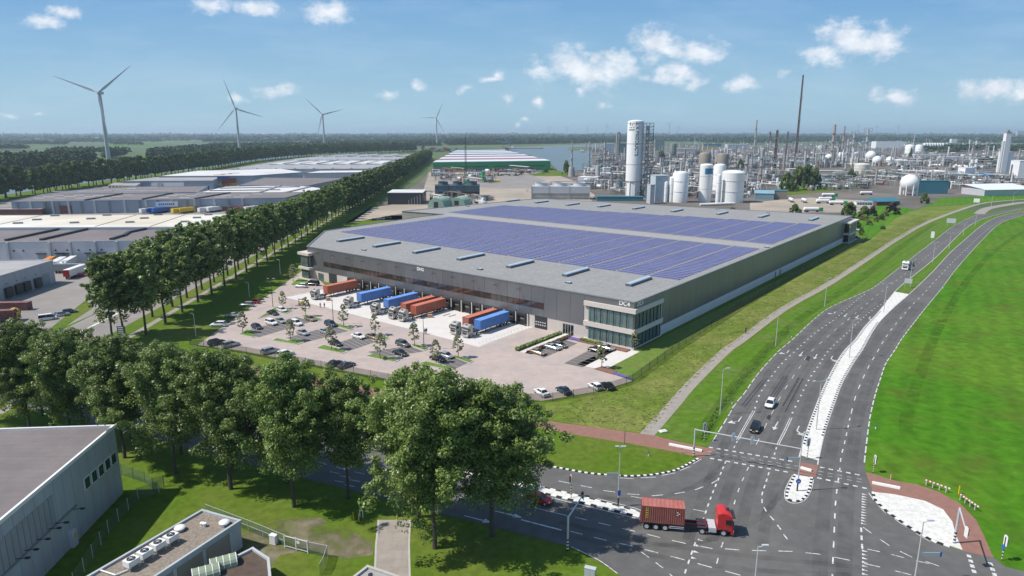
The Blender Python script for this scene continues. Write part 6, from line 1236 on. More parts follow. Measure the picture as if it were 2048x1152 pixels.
# drilling rig
px = (932,368); h = hgt(*px,273); t = thing('drilling_rig', 'tall dark drilling rig mast with red top section on the sandy lot', 'drilling rig', P(*px)); b = MB()
for s in (-.7,.7): b.tube((s,0,0),(s*.9,0,h*.8),.28)
for k in range(22): z = h*.8*k/22; b.tube((-.68,0,z),(.68,0,z+h*.036),.12)
ob('mast', (b, M_DARK), t); ob('mast_top', (MB().tube((0,0,h*.8),(0,0,h*.88),.55), M_RUSTR), t); ob('mast_tip', (MB().tube((0,0,h*.88),(0,0,h),.4), M_DARK), t); ob('undercarriage', (MB().box(-2.2,2.2,-2,2,.4,3.5), M_GREENP), t)
for s in (-1,1): ob('track', (MB().box(s*2.6-.5,s*2.6+.5,-3,3,0,1.1), M_BLACK), t)
def cylthing(name, label, cat, px, top, wpx, m, dome=.06, rings=2, group=None, legs=False, n=20):
    h = hgt(*px, top); r_ = mpp(*px)*wpx/2; t = thing(name, label, cat, P(*px), 0, group); b = MB(); z0 = h*.12 if legs else 0
    b.lathe([(r_,z0),(r_,h*(1-dome)),(r_*.86,h*(1-dome*.4)),(r_*.4,h*(1-dome*.06)),(r_*.03,h)], n=n); ob('shell', (b, m, True), t)
    for k in range(rings): z = h*(k+1)/(rings+1); b = MB(); b.lathe([(r_*1.001,z),(r_*1.025,z+.05),(r_*1.025,z+.3),(r_*1.001,z+.35)], n=n); ob('ring', (b, M_LGREY), t)
    if legs:
        for k in range(6): a = math.pi*k/3; ob('leg', (MB().tube((r_*.9*math.cos(a),r_*.9*math.sin(a),0),(r_*.9*math.cos(a),r_*.9*math.sin(a),z0+.5),r_*.08), m), t)
    return t, h, r_
cylthing('silo', 'bright green silo on the sandy lot', 'silo', (966,362), 343, 7, M_GREENP, .05, 1, legs=True)
q = P(978,364.5); tag(ob('site_container', CB['cteal'].copy(), None, q, R_(3)), 'dark green container beside the green silo', 'shipping container').data.materials[0] = M_GREENP
b = MB(); b.tube((-4,0,1.2),(4,0,1.2),1.2,n=12); tag(ob('yellow_tank', (b, M_YEL), None, P(993,363.5), R_(8)), 'yellow lying tank right of the green container', 'tank')
for i in range(8):
    for j in range(2):
        q = P(864+i*4.7, 353); t = thing('site_cabin', 'white site cabin in the two storey cabin block', 'cabin', (q[0],q[1],.05+2.8*j), 0, 'white site cabins'); ob('shell', (MB().box(-1.35,1.35,0,6,0,2.7), M_LGREY), t); ob('window', (MB().box(-.6,.6,-.05,-.003,1,2), M_GLASS), t)
def small_car_mesh(m):
    b = MB(); b.loft([[(x,-w,z0),(x,w,z0),(x,w,z1),(x,-w,z1)] for x, w, z0, z1 in ((-2.1,.75,.35,.85),(-1.9,.85,.25,.95),(1,.85,.25,.92),(2.1,.75,.35,.7))]); b.loft([[(-1.8,-.72,.9),(1.0,-.72,.9),(1.0,.72,.9),(-1.8,.72,.9)],[(-1.4,-.6,1.45),(.3,-.6,1.45),(.3,.6,1.45),(-1.4,.6,1.45)]],1)
    for x in (-1.3,1.35):
        for s in (-1,1): b.tube((x,s*.7,.32),(x,s*.86,.32),.32,n=8,m=2)
    return b.mesh('far_car', [m, M_GLASS, M_BLACK])
SCM = [small_car_mesh(CARP[k]) for k in ('white','silver','black','blue','grey','white')]
for i in range(34):
    px = (990+(i % 17)*3.3, 349.5+(i//17)*2.2); tag(ob('far_car', r.choice(SCM), None, P(*px), R_(80+r.uniform(-4,4))), 'small car in the far car park before the green warehouse', 'car', 'cars before the green warehouse')
for i in range(40):
    px = (870+r.uniform(0,210), 341.5+r.uniform(0,3)); k = r.random()
    tag(ob('site_trailer', CB[r.choice(names)], None, P(*px), R_(r.choice((0,85,95)))), 'container or trailer body at the docks of the green warehouse', 'shipping container', 'containers at the green warehouse docks')
shed('white_hall', 'white low hall at the left edge of the chemical plant', (1174,364), 355, 38, 22, M_WALLW, M_WHITE, R_(-20)); shed('grey_block', 'grey concrete block in front of the white low hall', (1198,368), 360, 26, 12, M_GREYP, M_ROOFG, R_(-10)); shed('teal_canopy', 'long low teal canopy at the foot of the tall white tower', (1240,402), 394, 92, 8, M_TEAL, M_TEAL, R_(-3))
# the tall white tower with lettering
TX, TY = 1266, 392; th = hgt(TX,TY,240); tr = mpp(TX,TY)*32/2; t = thing('cold_box_tower', 'tallest white tower with black vertical lettering and logo', 'tower', P(TX,TY))
b = MB(); b.lathe([(tr,th*.2),(tr,th*.965),(tr*.97,th*.985),(tr*.5,th*1.0),(.02,th*1.003)], n=40); ob('shell', (b, M_TANK, True), t); b = MB(); b.lathe([(tr*.9,0),(tr*.9,th*.199)], n=24); ob('skirt', (b, M_TANK), t)
for k in range(9): a = 2*math.pi*k/9; ob('fin', (MB().box(-.3,.3,-tr*1.0,-tr*.88,0,th*.2,0,Matrix.Rotation(a,4,'Z')), M_TANK), t)
for f in (.2,.42,.69,.955): b = MB(); b.lathe([(tr*1.0,th*f),(tr*1.02,th*f+.05),(tr*1.02,th*f+.35),(tr*1.0,th*f+.4)], n=40); ob('ring', (b, M_GREYP), t)
def bend(me, rad):
    for v in me.vertices: x, y, z = v.co; a = x/rad; v.co = ((rad+.06)*math.sin(a), -(rad+.06)*math.cos(a)+z*0, y)
me = text_mesh('AIR PRODUCTS', 4.3, mat('letter_blue_black',(0.02,0.024,0.045),0.6), .07, 0)
for v in me.vertices: x, y, z = v.co; v.co = (y, -x, z)      # reads downwards
# densify is not needed: letters are narrow, the wrap stays close to the shell
bend(me, tr); o = ob('lettering', me, t, (0,0,th*.755)); o.rotation_euler = (0,0,R_(1))
b = MB()
for x0, x1, z0, z1 in ((-3.0,3.0,0,1.0),(-2.6,-1.2,2.0,2.7),(-.6,.6,2.0,2.9),(1.6,2.6,2.4,3.2),(-1.8,-.8,4.0,7.0),(.4,1.1,4.2,5.6)):
    n = 4
    for i in range(n):
        xa, xb = x0+(x1-x0)*i/n, x0+(x1-x0)*(i+1)/n; b.poly([(xa,z0,0),(xb,z0,0),(xb+.3,z1,0),(xa+.3,z1,0)])
me = b.mesh('logo', mat('logo_grey',(0.12,0.14,0.15),0.6)); bend(me, tr); o = ob('logo', me, t, (0,0,th*.865)); o.rotation_euler = (0,0,R_(-42))
def lattice(name, label, cat, px, top, wpx, m, levels=14, plat=True, group=None, infill=0):
    h = hgt(*px, top); s = mpp(*px)*wpx/2; t = thing(name, label, cat, P(*px), R_(20), group); b = MB()
    for x in (-s,s):
        for y in (-s,s): b.tube((x,y,0),(x,y,h),max(.12,s*.07),n=4)
    ob('corner_post', (b, m), t); b = MB()
    for k in range(1,levels+1):
        z = h*k/levels
        for p, q in (((-s,-s),(s,-s)),((s,-s),(s,s)),((s,s),(-s,s)),((-s,s),(-s,-s))): b.tube((*p,z),(*q,z),max(.08,s*.05),n=4); b.tube((*p,z-h/levels),(*q,z),max(.06,s*.03),n=4)
    ob('bracing', (b, m), t)
    if plat:
        b = MB()
        for k in range(1,levels,2): z = h*k/levels; b.box(-s*1.1,s*1.1,-s*1.1,s*.2,z,z+.2)
        ob('platform', (b, m), t)
    if infill:
        b = MB(); b.tube((0,0,0),(0,0,h*.95),s*.45,n=10); ob('riser', (b, M_LGREY), t)
    return t
lattice('stair_tower', 'dark steel stair tower on the right of the tall white tower', 'stair tower', (1290,393), 246, 16, paint('stair_steel',(0.10,0.10,0.11)), 22, infill=1)
for px, top, w, lab in (((1359,404),342,31,'broad white tank left of the blue logo tank'),((1342,404),353,10,'slim white tank touching the broad white tank'),((1331,404),363,7,'thinnest white tank at the left end of the white tank row'),((1436,394),327,24,'white tank half hidden behind the blue logo tank'),((1435,405),348,9,'slim white column touching the biggest white tank'),((1463,404),340,44,'biggest and broadest white tank of the row behind the hall')):
    cylthing('storage_tank', lab, 'tank', px, top, w, M_TANK, .08, 2)
tk, h_, r_ = cylthing('storage_tank', 'white tank with a blue picture panel near its top', 'tank', (1409,403), 327, 25, M_TANK, .04, 2)
b = MB()
for i in range(8): 
    a0_, a1_ = R_(-118+i*12.5), R_(-118+(i+1)*12.5); rr = r_*1.012; b.poly([(rr*math.cos(a0_),rr*math.sin(a0_),h_*.73),(rr*math.cos(a1_),rr*math.sin(a1_),h_*.73),(rr*math.cos(a1_),rr*math.sin(a1_),h_*.88),(rr*math.cos(a0_),rr*math.sin(a0_),h_*.88)])
ob('picture_panel', (b, mat('panel_blue',(0.02,0.13,0.30),0.5,var=0.3,scale=0.15,col2=(0.05,0.3,0.45),scale2=0.08)), tk)
for px, top, w, lab, m in (((1408,346),304,24,'left brown concrete tank behind the white tanks',M_TANKB),((1443,346),306,24,'right brown concrete tank behind the white tanks',M_TANKB),((1722,348),326,28,'broad cream tank in the middle of the plant',mat('tank_cream',(0.62,0.59,0.53),0.5)),((1797,330),318,16,'small white tank right of the two small spheres',M_TANK),((1809,329),319,11,'second small white tank right of the small spheres',M_TANK),((1876,353),340,34,'broad white tank above the teal wall',M_TANK),((1818,310),289,17,'left tall white tank in front of the far trees',M_TANK),((1837,308),289,14,'right tall white tank in front of the far trees',M_TANK),((1710,315),304,12,'white tank among the far columns',M_TANK),((1500,345),330,20,'pale tank among pipes right of the brown tanks',M_TANKB),((1641,300),291,11,'white domed tank left of the far stacks',M_TANK),((1345,316),286,14,'grey green round silo on dark legs',mat('silo_green',(0.14,0.17,0.14),0.6)),((1195,362),330,10,'short grey column by the river',M_GREYP),((1185,352),338,9,'squat grey vessel by the river',M_GREYP)):
    cylthing('storage_tank', lab, 'tank', px, top, w, m, .12, 1, n=18)
for k in range(8): cylthing('grain_silo', 'white silo in the row of eight far silos', 'silo', (1848+k*5.2,300), 286, 5.0, M_TANK, .05, 0, 'row of white silos', n=12)
def spheretank(label, px, rpx, cy):
    r_ = mpp(*px)*rpx; hc_ = hgt(*px, cy); t = thing('sphere_tank', label, 'sphere tank', P(*px)); b = MB(); b.sphere(0,0,hc_,r_,24); ob('sphere', (b, M_TANK, True), t); lm = MB().tube((r_*.93,0,0),(r_*.93,0,hc_),r_*.07,n=8).mesh('leg', M_TANK)
    for k in range(8): ob('leg', lm, t, (0,0,0), math.pi*k/4)
    b = MB(); b.tube((-.6,-.3,hc_+r_),(.6,-.3,hc_+r_+1),.3); ob('top_platform', (b, M_GREYP), t); b = MB(); b.pipe([(r_*1.02*math.sin(a), -r_*1.02*math.cos(a)*.5, hc_-r_*.9*math.cos(a*1.0)) for a in [R_(20+12*k) for k in range(12)]], .25); ob('stair', (b, M_GREYP), t)
spheretank('largest white sphere tank on tall legs near the road', (1816,390), 17, 366); spheretank('white sphere tank, left of the far pair', (1740,326), 10, 312); spheretank('white sphere tank, right and nearer of the far pair', (1753,332), 9, 321); spheretank('small white sphere tank left of the small white tanks', (1779,330), 8, 321); spheretank('flat white sphere tank left of the cream tank', (1681,320), 8, 312); spheretank('flat white sphere tank farthest left among the columns', (1657,322), 7, 315)
def stack(label, px, top, w0, w1, m, lad=True, bands=0):
    h = hgt(*px, top); k = mpp(*px); t = thing('chimney', label, 'chimney', P(*px)); ob('shaft', (MB().tube((0,0,0),(0,0,h),w0*k/2,w1*k/2,12), m), t)
    if lad: ob('ladder', (MB().box(-.3,.3,-w0*k/2-.3,-w0*k/2-.1,0,h), M_GREYP), t)
    for z in range(1,4): ob('platform', (MB().lathe([(w0*k*.45,h*z/4),(w0*k*.85,h*z/4),(w0*k*.85,h*z/4+.6),(w0*k*.45,h*z/4+.6)],n=10), M_GREYP), t)
    return t
for px, top, w0, w1, m, lab in (((1590,328),150,5,3.0,M_RUSTR,'tallest thin dark red chimney rising far above the horizon'),((1508,312),240,4,3,M_GREYP,'thin grey brown chimney left of the tallest one'),((1549,330),260,6,4.5,M_RUSTR,'dark red chimney with twin arms just left of the tallest one'),((1663,318),249,6,5,mat('stack_pale',(0.34,0.27,0.25),0.7),'pale brown chimney, tallest of the right hand group'),((1683,314),252,4.5,3.5,mat('stack_pale',(0.34,0.27,0.25),0.7),'slim pale brown chimney right of the tallest of its group'),((1677,318),270,5,4,M_GREYP,'short grey chimney between two pale brown ones'),((1946,303),283,4,3,mat('stack_pale',(0.34,0.27,0.25),0.7),'left of two short pale chimneys before the far trees'),((1972,304),283,4,3,mat('stack_pale',(0.34,0.27,0.25),0.7),'right of two short pale chimneys before the far trees'),((1143,352),283,6,2,M_GREYP,'grey mast on a thick round foot by the river'),((1209,330),284,5,4,M_GREYP,'grey column left of the bent double pipe'),((1178,335),283,4,3,M_GREYP,'thin grey column by the jetty'),((1538,300),263,3,3,M_RUSTR,'left post of the far twin stack frame'),((1573,300),263,3,3,M_RUSTR,'right post of the far twin stack frame'),((1490,380),310,7,6,M_GREYP,'thick grey column behind the biggest white tank'),((1520,365),300,6,5,M_GREYP,'thick grey column right of the biggest white tank')):
    stack(lab, px, top, w0, w1, m)
b = MB(); px = (1143,352); k = mpp(*px); b.tube((0,0,0),(0,0,hgt(*px,333)),7*k,5.5*k,14); tag(ob('mast_foot', (b, M_GREYP), None, P(1143,353)), 'thick round concrete foot of the grey mast by the river', 'foundation')
px = (1235,330); k = mpp(*px); h = hgt(*px,268); t = thing('bent_pipe_column', 'tall double pipe column joined by a bend at its top', 'process column', P(*px)); ob('pipe', (MB().pipe([(-3*k,0,0),(-3*k,0,h)]+[(-3*k*math.cos(a),0,h+3*k*math.sin(a)) for a in [math.pi*i/8 for i in range(1,8)]]+[(3*k,0,h),(3*k,0,h*.3)], 1.6*k, 8), M_GREYP), t); ob('stair', (MB().box(-.8,.8,-2.2*k,-1.5*k,0,h*.9), M_GREYP), t)
for px, top, w, lab in (((1703,322),262,9,'lattice framed column pair in the right hand group'),((1730,318),256,10,'dense lattice tower crowned with platforms, right of the chimneys'),((1826,300),268,6,'thin lattice flare tower before the far trees'),((1690,345),275,9,'dark lattice column beside the cream tank'),((1640,335),285,8,'lattice frame among the middle columns'),((1610,325),290,9,'lattice frame right of the tallest chimney'),((1526,345),312,12,'broad lattice frame in the left plant')):
    lattice('process_tower', lab, 'process tower', px, top, w, M_GREYP, 9, infill=1)
for px, top, w, d, m, lab in (((1319,302),279,18,30,mat('green_block',(0.13,0.20,0.19),0.7),'tall grey green block left of the white tower'),((1304,308),286,11,20,mat('beige_block',(0.42,0.33,0.26),0.8),'beige block with green top beside the grey green block'),((1244,306),287,17,25,mat('green_block',(0.13,0.20,0.19),0.7),'blue green block left of the tall white tower'),((1220,308),287,17,25,M_WALLW,'pale block left of the blue green one'),((1323,404),352,28,14,mat('ribbed_blue',(0.42,0.47,0.52),0.5),'ribbed pale blue box behind the thin white tanks'),((1304,408),370,9,9,M_LGREY,'slim grey box right of the stair tower'),((1284,306),276,14,20,M_LGREY,'pale block behind the stair tower'),((1214,352),336,14,10,M_WALLW,'white box in the left plant'),((1376,312),297,48,25,mat('long_pale_hall',(0.5,0.49,0.45),0.7),'long pale hall with white roof behind the brown tanks'),((1425,296),288,34,25,M_TEAL,'far teal edged hall'),((1475,297),289,44,25,M_WALLW,'far plain white hall'),((1779,297),283,54,40,M_WHITE,'white ship like hall with raised bow, far right'),((1864,388),362,58,6,M_TEAL,'long teal wall below the broad white tank'),((1849,352),342,18,10,mat('bright_blue_block',(0.05,0.2,0.38),0.6),'bright blue block left of the broad white tank'),((1975,360),346,18,10,mat('bright_blue_block',(0.05,0.2,0.38),0.6),'bright blue low block beside the white towers'),((1938,358),336,22,12,M_TANK,'pair of white box coolers left of the white towers'),((2012,352),304,18,14,M_TANK,'white square tower with green sign, right edge'),((2043,362),322,18,16,M_TANK,'white square tower cut by the right edge'),((1600,346),338,44,14,M_ROOFW,'pale flat hall behind the dark plant trees'),((1662,352),342,52,14,mat('cream_hall',(0.5,0.47,0.4),0.8),'cream hall left of the broad cream tank'),((1420,300),293,28,14,mat('yellow_frame',(0.5,0.35,0.12),0.7),'far yellow crane frame building'),((1740,312),303,40,18,M_LGREY,'grey hall behind the far sphere pair'),((1920,322),314,70,20,M_ROOFW,'long pale roofs in front of the far chimneys'),((1860,315),309,60,16,M_WALLW,'white low hall below the silo row')):
    if lab: shed('plant_building', lab, px, top, w, d, m, M_WHITE if m in (M_WALLW, M_WHITE, M_TANK) or 'white roof' in lab else m, R_(r.uniform(-8,8)), gable=0)
# white tapered tower at the right edge
px = (2002,352); h = hgt(*px,264); k = mpp(*px); t = thing('cold_box_tower', 'slender white square tower with dark top near the right edge', 'tower', P(*px)); ob('shaft', (MB().box(-5*k,5*k,-4*k,4*k,0,h*.97), M_TANK), t); ob('cap', (MB().box(-5.2*k,5.2*k,-4.2*k,4.2*k,h*.971,h*1.0).box(-2.5*k,2.5*k,-2*k,2*k,h*1.001,h*1.04), M_GREYP), t); ob('lift_frame', (MB().box(-5*k-1.5,-5*k-.01,-2,2,0,h*.8), M_LGREY), t)
stack('left slim white stack above the box coolers', (1940,352), 319, 6, 5.5, M_TANK, False); stack('right slim white stack above the box coolers', (1949,350), 318, 5, 4.5, M_TANK, False); stack('short white stack in front of the box coolers', (1946,372), 352, 6, 6, M_TANK, False)
t, w, h = shed('steel_hall', 'low white hall with tilted roof at the right edge near the road', (2020,391), 380, 120, 26, M_LGREY, M_WHITE, R_(10)); ob('roof_plane', (MB().poly([(-w/2,-1,h+.5),(w/2,-1,h+.5),(w/2,26,h+4),(-w/2,26,h+4)]), M_WHITE), t)
t, w, h = shed('roofed_house', 'brick house with shallow teal roof near the purple tree', (1776,411), 403, 54, 14, M_BRICK, M_TEAL, R_(12), gable=2.6)
for k in range(8): ob('window', (MB().box(w*(-.45+.115*k),w*(-.45+.115*k)+2,-.06,-.003,1,2.3), M_GLASS), t)
t, w, h = shed('site_office', 'small white cabin row in front of the teal roofed house', (1729,412), 404, 32, 6, M_WHITE, M_LGREY, R_(-8))
for k in range(6): ob('window', (MB().box(w*(-.44+.15*k),w*(-.44+.15*k)+1.6,-.06,-.003,1,2.2), M_GLASS), t)
shed('blue_shed', 'blue grey arched shed right of the biggest white tank', (1528,399), 387, 36, 14, mat('shed_blue',(0.16,0.27,0.33),0.6), mat('shed_blue_top',(0.2,0.33,0.4),0.6), R_(-18), gable=2.5); shed('pump_house', 'brown pump house with teal roof beside the blue shed', (1560,398), 382, 26, 10, M_TANKB, M_TEAL, R_(-10)); shed('brick_store', 'red low store in front of the white tilted hall', (1945,380), 375, 26, 8, M_BRICK, M_BRICK, R_(5))
def tanker(label, px, rz, green=True):
    t = thing('tank_trailer', label, 'tank trailer', P(*px), rz, 'tank trailers in the plant yard'); b = MB(); b.lathe([(.05,-5.6),(.9,-5.5),(1.2,-5.0),(1.2,5.0),(.9,5.5),(.05,5.6)], n=14); me = b.mesh('tank', M_WHITE); me.transform(Matrix.Translation((0,0,2.3)) @ Matrix.Rotation(math.pi/2,4,'Y')); ob('tank', me, t); ob('chassis', (MB().box(-5.2,5.6,-.5,.5,.8,1.1), M_DARK), t)
    if green: ob('cab', (MB().box(6.0,8.2,-1.2,1.2,.6,3.2), M_GREENP), t)
    for x in (-4,-2.7,4.5): 
        for s in (-1,1): ob('wheel', TW[0], t, (x,s*1.0,.5))
for px, a, lab, g in (((1656,394),0,'longest white tank trailer with green cab at the back',True),((1650,402),3,'white tank trailer in the middle of the tanker yard',True),((1645,407),3,'white tank trailer nearest the small green tractor',False),((1672,410),-5,'white tank trailer with green cab nearest the dark bush',True),((1732,390),0,'long white tank trailer by the pipe bridge',False),((1622,424),0,'short white tank behind the hall roof edge',True),((1608,405),80,'white tank seen end on, right of two',False),((1582,404),80,'white tank seen end on, left of two',False)): tanker(lab, px, R_(a), g)
b = MB()
for k in range(6): q0 = P(1400+k*9, 412-k*.4); b.tube((q0[0],q0[1],1.2),(q0[0]+10,q0[1]+2,1.2),.9,n=8)
tag(ob('lying_tanks', (b, M_TANK)), 'white lying gas tanks at the foot of the white tank row', 'tanks', kind='stuff')
# fields of pipe racks, vessels and frames: far too many to count
def piping(name, poly, n, seed, hmax=14, tall=.12):
    r = random.Random(seed); b = MB(); cnt = 0; a0 = R_(30); xs = [p[0] for p in poly]; ys_ = [p[1] for p in poly]
    def inside(x, y):
        c_ = False; k = len(poly)
        for i in range(k):
            (xa, ya), (xb, yb) = poly[i], poly[i-1]
            if (ya > y) != (yb > y) and x < (xb-xa)*(y-ya)/(yb-ya)+xa: c_ = not c_
        return c_
    while cnt < n:
        x, y = r.uniform(min(xs),max(xs)), r.uniform(min(ys_),max(ys_))
        if not inside(x, y): continue
        cnt += 1; q = P(x, y); T = TR(q[0],q[1],0,a0+(math.pi/2 if r.random() < .5 else 0)); k = r.random(); mi = r.choice((0,0,1,1,1,2,4,4,3,5,5)); fr = r.choice((0,0,5)); S = min(1.35, max(1, q[1]/750))
        if k < .3:
            L = r.uniform(10,45)*S; h = r.uniform(3,8)*S
            for j in range(r.randint(2,4)): b.box(-L/2,L/2,j*.8*S,j*.8*S+.35*S,h,h+.35*S,mi,T)
            for j in range(3): x0 = -L/2+L*j/2; b.box(x0-.15*S,x0+.15*S,0,.3*S,0,h,fr,T); b.box(x0-.15*S,x0+.15*S,2.4*S,2.7*S,0,h,fr,T)
        elif k < .52:
            w, h = r.uniform(4,9)*S, r.uniform(6,hmax)*S
            for xx in (-w/2,w/2):
                for yy in (-w/2,w/2): b.box(xx-.2*S,xx+.2*S,yy-.2*S,yy+.2*S,0,h,fr,T)
            for j in range(1,4): z = h*j/3; b.box(-w/2,w/2,-w/2,w/2,z-.15*S,z,fr,T) if r.random() < .6 else b.box(-w/2,w/2,-w/2-.2,-w/2+.2,z-.3,z,fr,T)
            if r.random() < .6: b.box(-w*.3,w*.3,-w*.3,w*.3,h/3,h*.6,mi,T)
        elif k < .74:
            rr, h = r.uniform(.7,1.8)*S, r.uniform(5,hmax)*S; b.loft([[tuple(T @ Vector((rr*math.cos(2*math.pi*i/8),rr*math.sin(2*math.pi*i/8),z))) for i in range(8)] for z in (0,h)], mi)
        elif k < .74+tall:
            rr, h = r.uniform(.6,1.3)*S, r.uniform(15,24)*S; b.loft([[tuple(T @ Vector((rr*math.cos(2*math.pi*i/8),rr*math.sin(2*math.pi*i/8),z))) for i in range(8)] for z in (0,h)], r.choice((0,0,1)))
        else:
            rr, L = r.uniform(1,1.8)*S, r.uniform(4,10)*S; b.loft([[tuple(T @ Vector((xx,rr*math.cos(2*math.pi*i/8),2.6*S+rr*math.sin(2*math.pi*i/8)))) for i in range(8)] for xx in (-L/2,L/2)], r.choice((1,1,2,4)))
    tag(ob(name, (b, [M_GREYP, mat('pipe_pale',(0.5,0.5,0.49),0.5,island=.3), mat('pipe_brown',(0.22,0.14,0.11),0.7,island=.3), M_TEAL, M_TANK, mat('pipe_dark',(0.075,0.072,0.07),0.7,island=.4)])), kind='stuff')
piping('plant_piping', [(1165,352),(1190,335),(1300,325),(1500,330),(1560,345),(1560,372),(1500,395),(1300,398),(1260,392),(1180,378)], 900, 21, 10, .03)
piping('plant_piping', [(1190,333),(1200,310),(1500,305),(1720,305),(1720,333),(1560,340),(1300,325)], 850, 22, 11, .05)
piping('plant_piping', [(1620,362),(1720,352),(1800,338),(1990,352),(2040,366),(2040,378),(1890,378),(1800,360),(1730,378),(1620,384)], 520, 23, 7, .01)
piping('plant_piping', [(1720,330),(1740,305),(2048,310),(2048,345),(1900,338),(1800,336)], 420, 24, 8, .03)
piping('far_plant', [(1340,300),(1350,285),(1560,281),(1740,283),(1740,303),(1500,303)], 420, 25, 11, .07)
piping('far_plant', [(1740,303),(2060,306),(2060,288),(1740,284)], 200, 28, 10, .04)
piping('far_plant', [(1160,306),(1172,298),(1215,298),(1215,308)], 30, 26, 9, .1)
piping('site_clutter', [(872,346),(1062,345),(1062,350),(985,350),(985,368),(880,366)], 70, 29, 3, 0)
piping('site_clutter', [(840,398),(1000,398),(990,404),(850,410)], 30, 30, 3, 0)
piping('site_clutter', [(1060,372),(1150,372),(1170,392),(1060,390)], 25, 27, 5, 0)
# distant harbour: pale boxes and tanks in the haze along the horizon
def far_town(name, x0, x1, n, seed, y0, y1, cols):
    r = random.Random(seed); b = MB()
    for i in range(n):
        x, y = r.uniform(x0,x1), r.uniform(y0,y1); q = P(x,y); s = q[1]/1000; w = r.uniform(2,7)*s**.7; h = r.choice((3,4,5,6,8,10))*s**.6; b.box(-w,w,-w*.5,w*.5,0,h,r.randint(0,len(cols)-1),TR(q[0],q[1],0,r.uniform(-.3,.3)))
    tag(ob(name, (b, cols)), kind='stuff')
far_town('distant_town', 860, 1700, 150, 31, 270.5, 274, [M_WALLW, M_LGREY, M_TEAL, M_BRICK]); far_town('distant_town', 0, 900, 110, 32, 272, 284, [M_WALLW, M_LGREY, M_BRICK]); far_town('distant_town', 1700, 2048, 80, 33, 275, 300, [M_WALLW, M_LGREY, M_WHITE])
for x, tp, lab in ((2041,262,'grey tower block on the horizon at the right edge'),): shed('tower_block', lab, (x,276), tp, 16, 30, M_LGREY, M_LGREY)
# wind turbines
def turbine(label, px, hub, rpx, angs, group='large wind turbines', parts=True, yaw=0):
    h = hgt(px[0], px[1], hub); k = mpp(*px); L = rpx*k; q = P(*px); t = thing('wind_turbine', label, 'wind turbine', q, yaw, group); s = h/100
    b = MB(); b.lathe([(2.9*s,0),(2.6*s,h*.3),(1.7*s,h-1.5*s),(1.6*s,h-1.4*s)], n=20); ob('tower', (b, M_TURB, True), t)
    b = MB(); b.loft([[(x*s,y*s,h+z*s) for x, z in ((-1.9,-1.6),(1.9,-1.6),(2.1,1.2),(1.4,2.1),(-1.4,2.1),(-2.1,1.2))] for y in (-3.2,6.5)]); ob('nacelle', (b, M_TURB), t)
    b = MB(); b.lathe([(.05,5.6*s),(1.2*s,4.9*s),(1.9*s,3.3*s),(1.9*s,3.2*s)], n=14); me = b.mesh('hub', M_TURB); me.transform(Matrix.Translation((0,0,h)) @ Matrix.Rotation(math.pi/2,4,'X')); ob('hub', me, t)
    for a in angs:
        b = MB(); rings = []
        for f, c_, th_ in ((.02,.9,.9),(.06,1.1,.8),(.16,2.3,.55),(.22,2.3,.45),(.5,1.5,.25),(.8,.85,.12),(1.0,.18,.05)):
            z = L*f; c2 = c_*s*1.35; rings.append([(-c2*.35,-4.2*s-th_*s,z),(c2*.65,-4.2*s-th_*s*.3,z),(c2*.65,-4.2*s+th_*s*.3,z),(-c2*.35,-4.2*s+th_*s,z)])
        b.loft(rings); me = b.mesh('blade', M_TURB); me.transform(Matrix.Translation((0,0,h)) @ Matrix.Rotation(math.pi/2-R_(a)+0,4,'Y')); ob('blade', me, t)
    return t
M_TURB = mat('turbine_shade_grey', (0.42,0.43,0.45), 0.45, var=0.03)  # white turbines: backlit shade put into one even grey base colour
turbine('nearest and largest white wind turbine, leftmost', (219,333), 186, 88, (159,36,276)); turbine('second white wind turbine from the left', (480,310), 217, 59, (108,343,228)); turbine('third white wind turbine from the left', (650,306), 229, 44, (136,13,254)); turbine('fourth white wind turbine above the end of the avenue', (874,292), 236, 33, (179,64,299))
for x, tp, rp, a in ((1098,255,7,20),(1133,255,7,70),(1174,253,9,40),(1213,251,9,95),(1273,248,11,10),(1337,248,11,50),(1356,254,8,80),(1714,252,8,30),(1750,252,8,85),(1794,252,9,60)):
    turbine('tiny white wind turbine in a row on the far horizon', (x,275.5), tp, rp, (a,a+120,a+240), 'far wind turbines on the horizon')
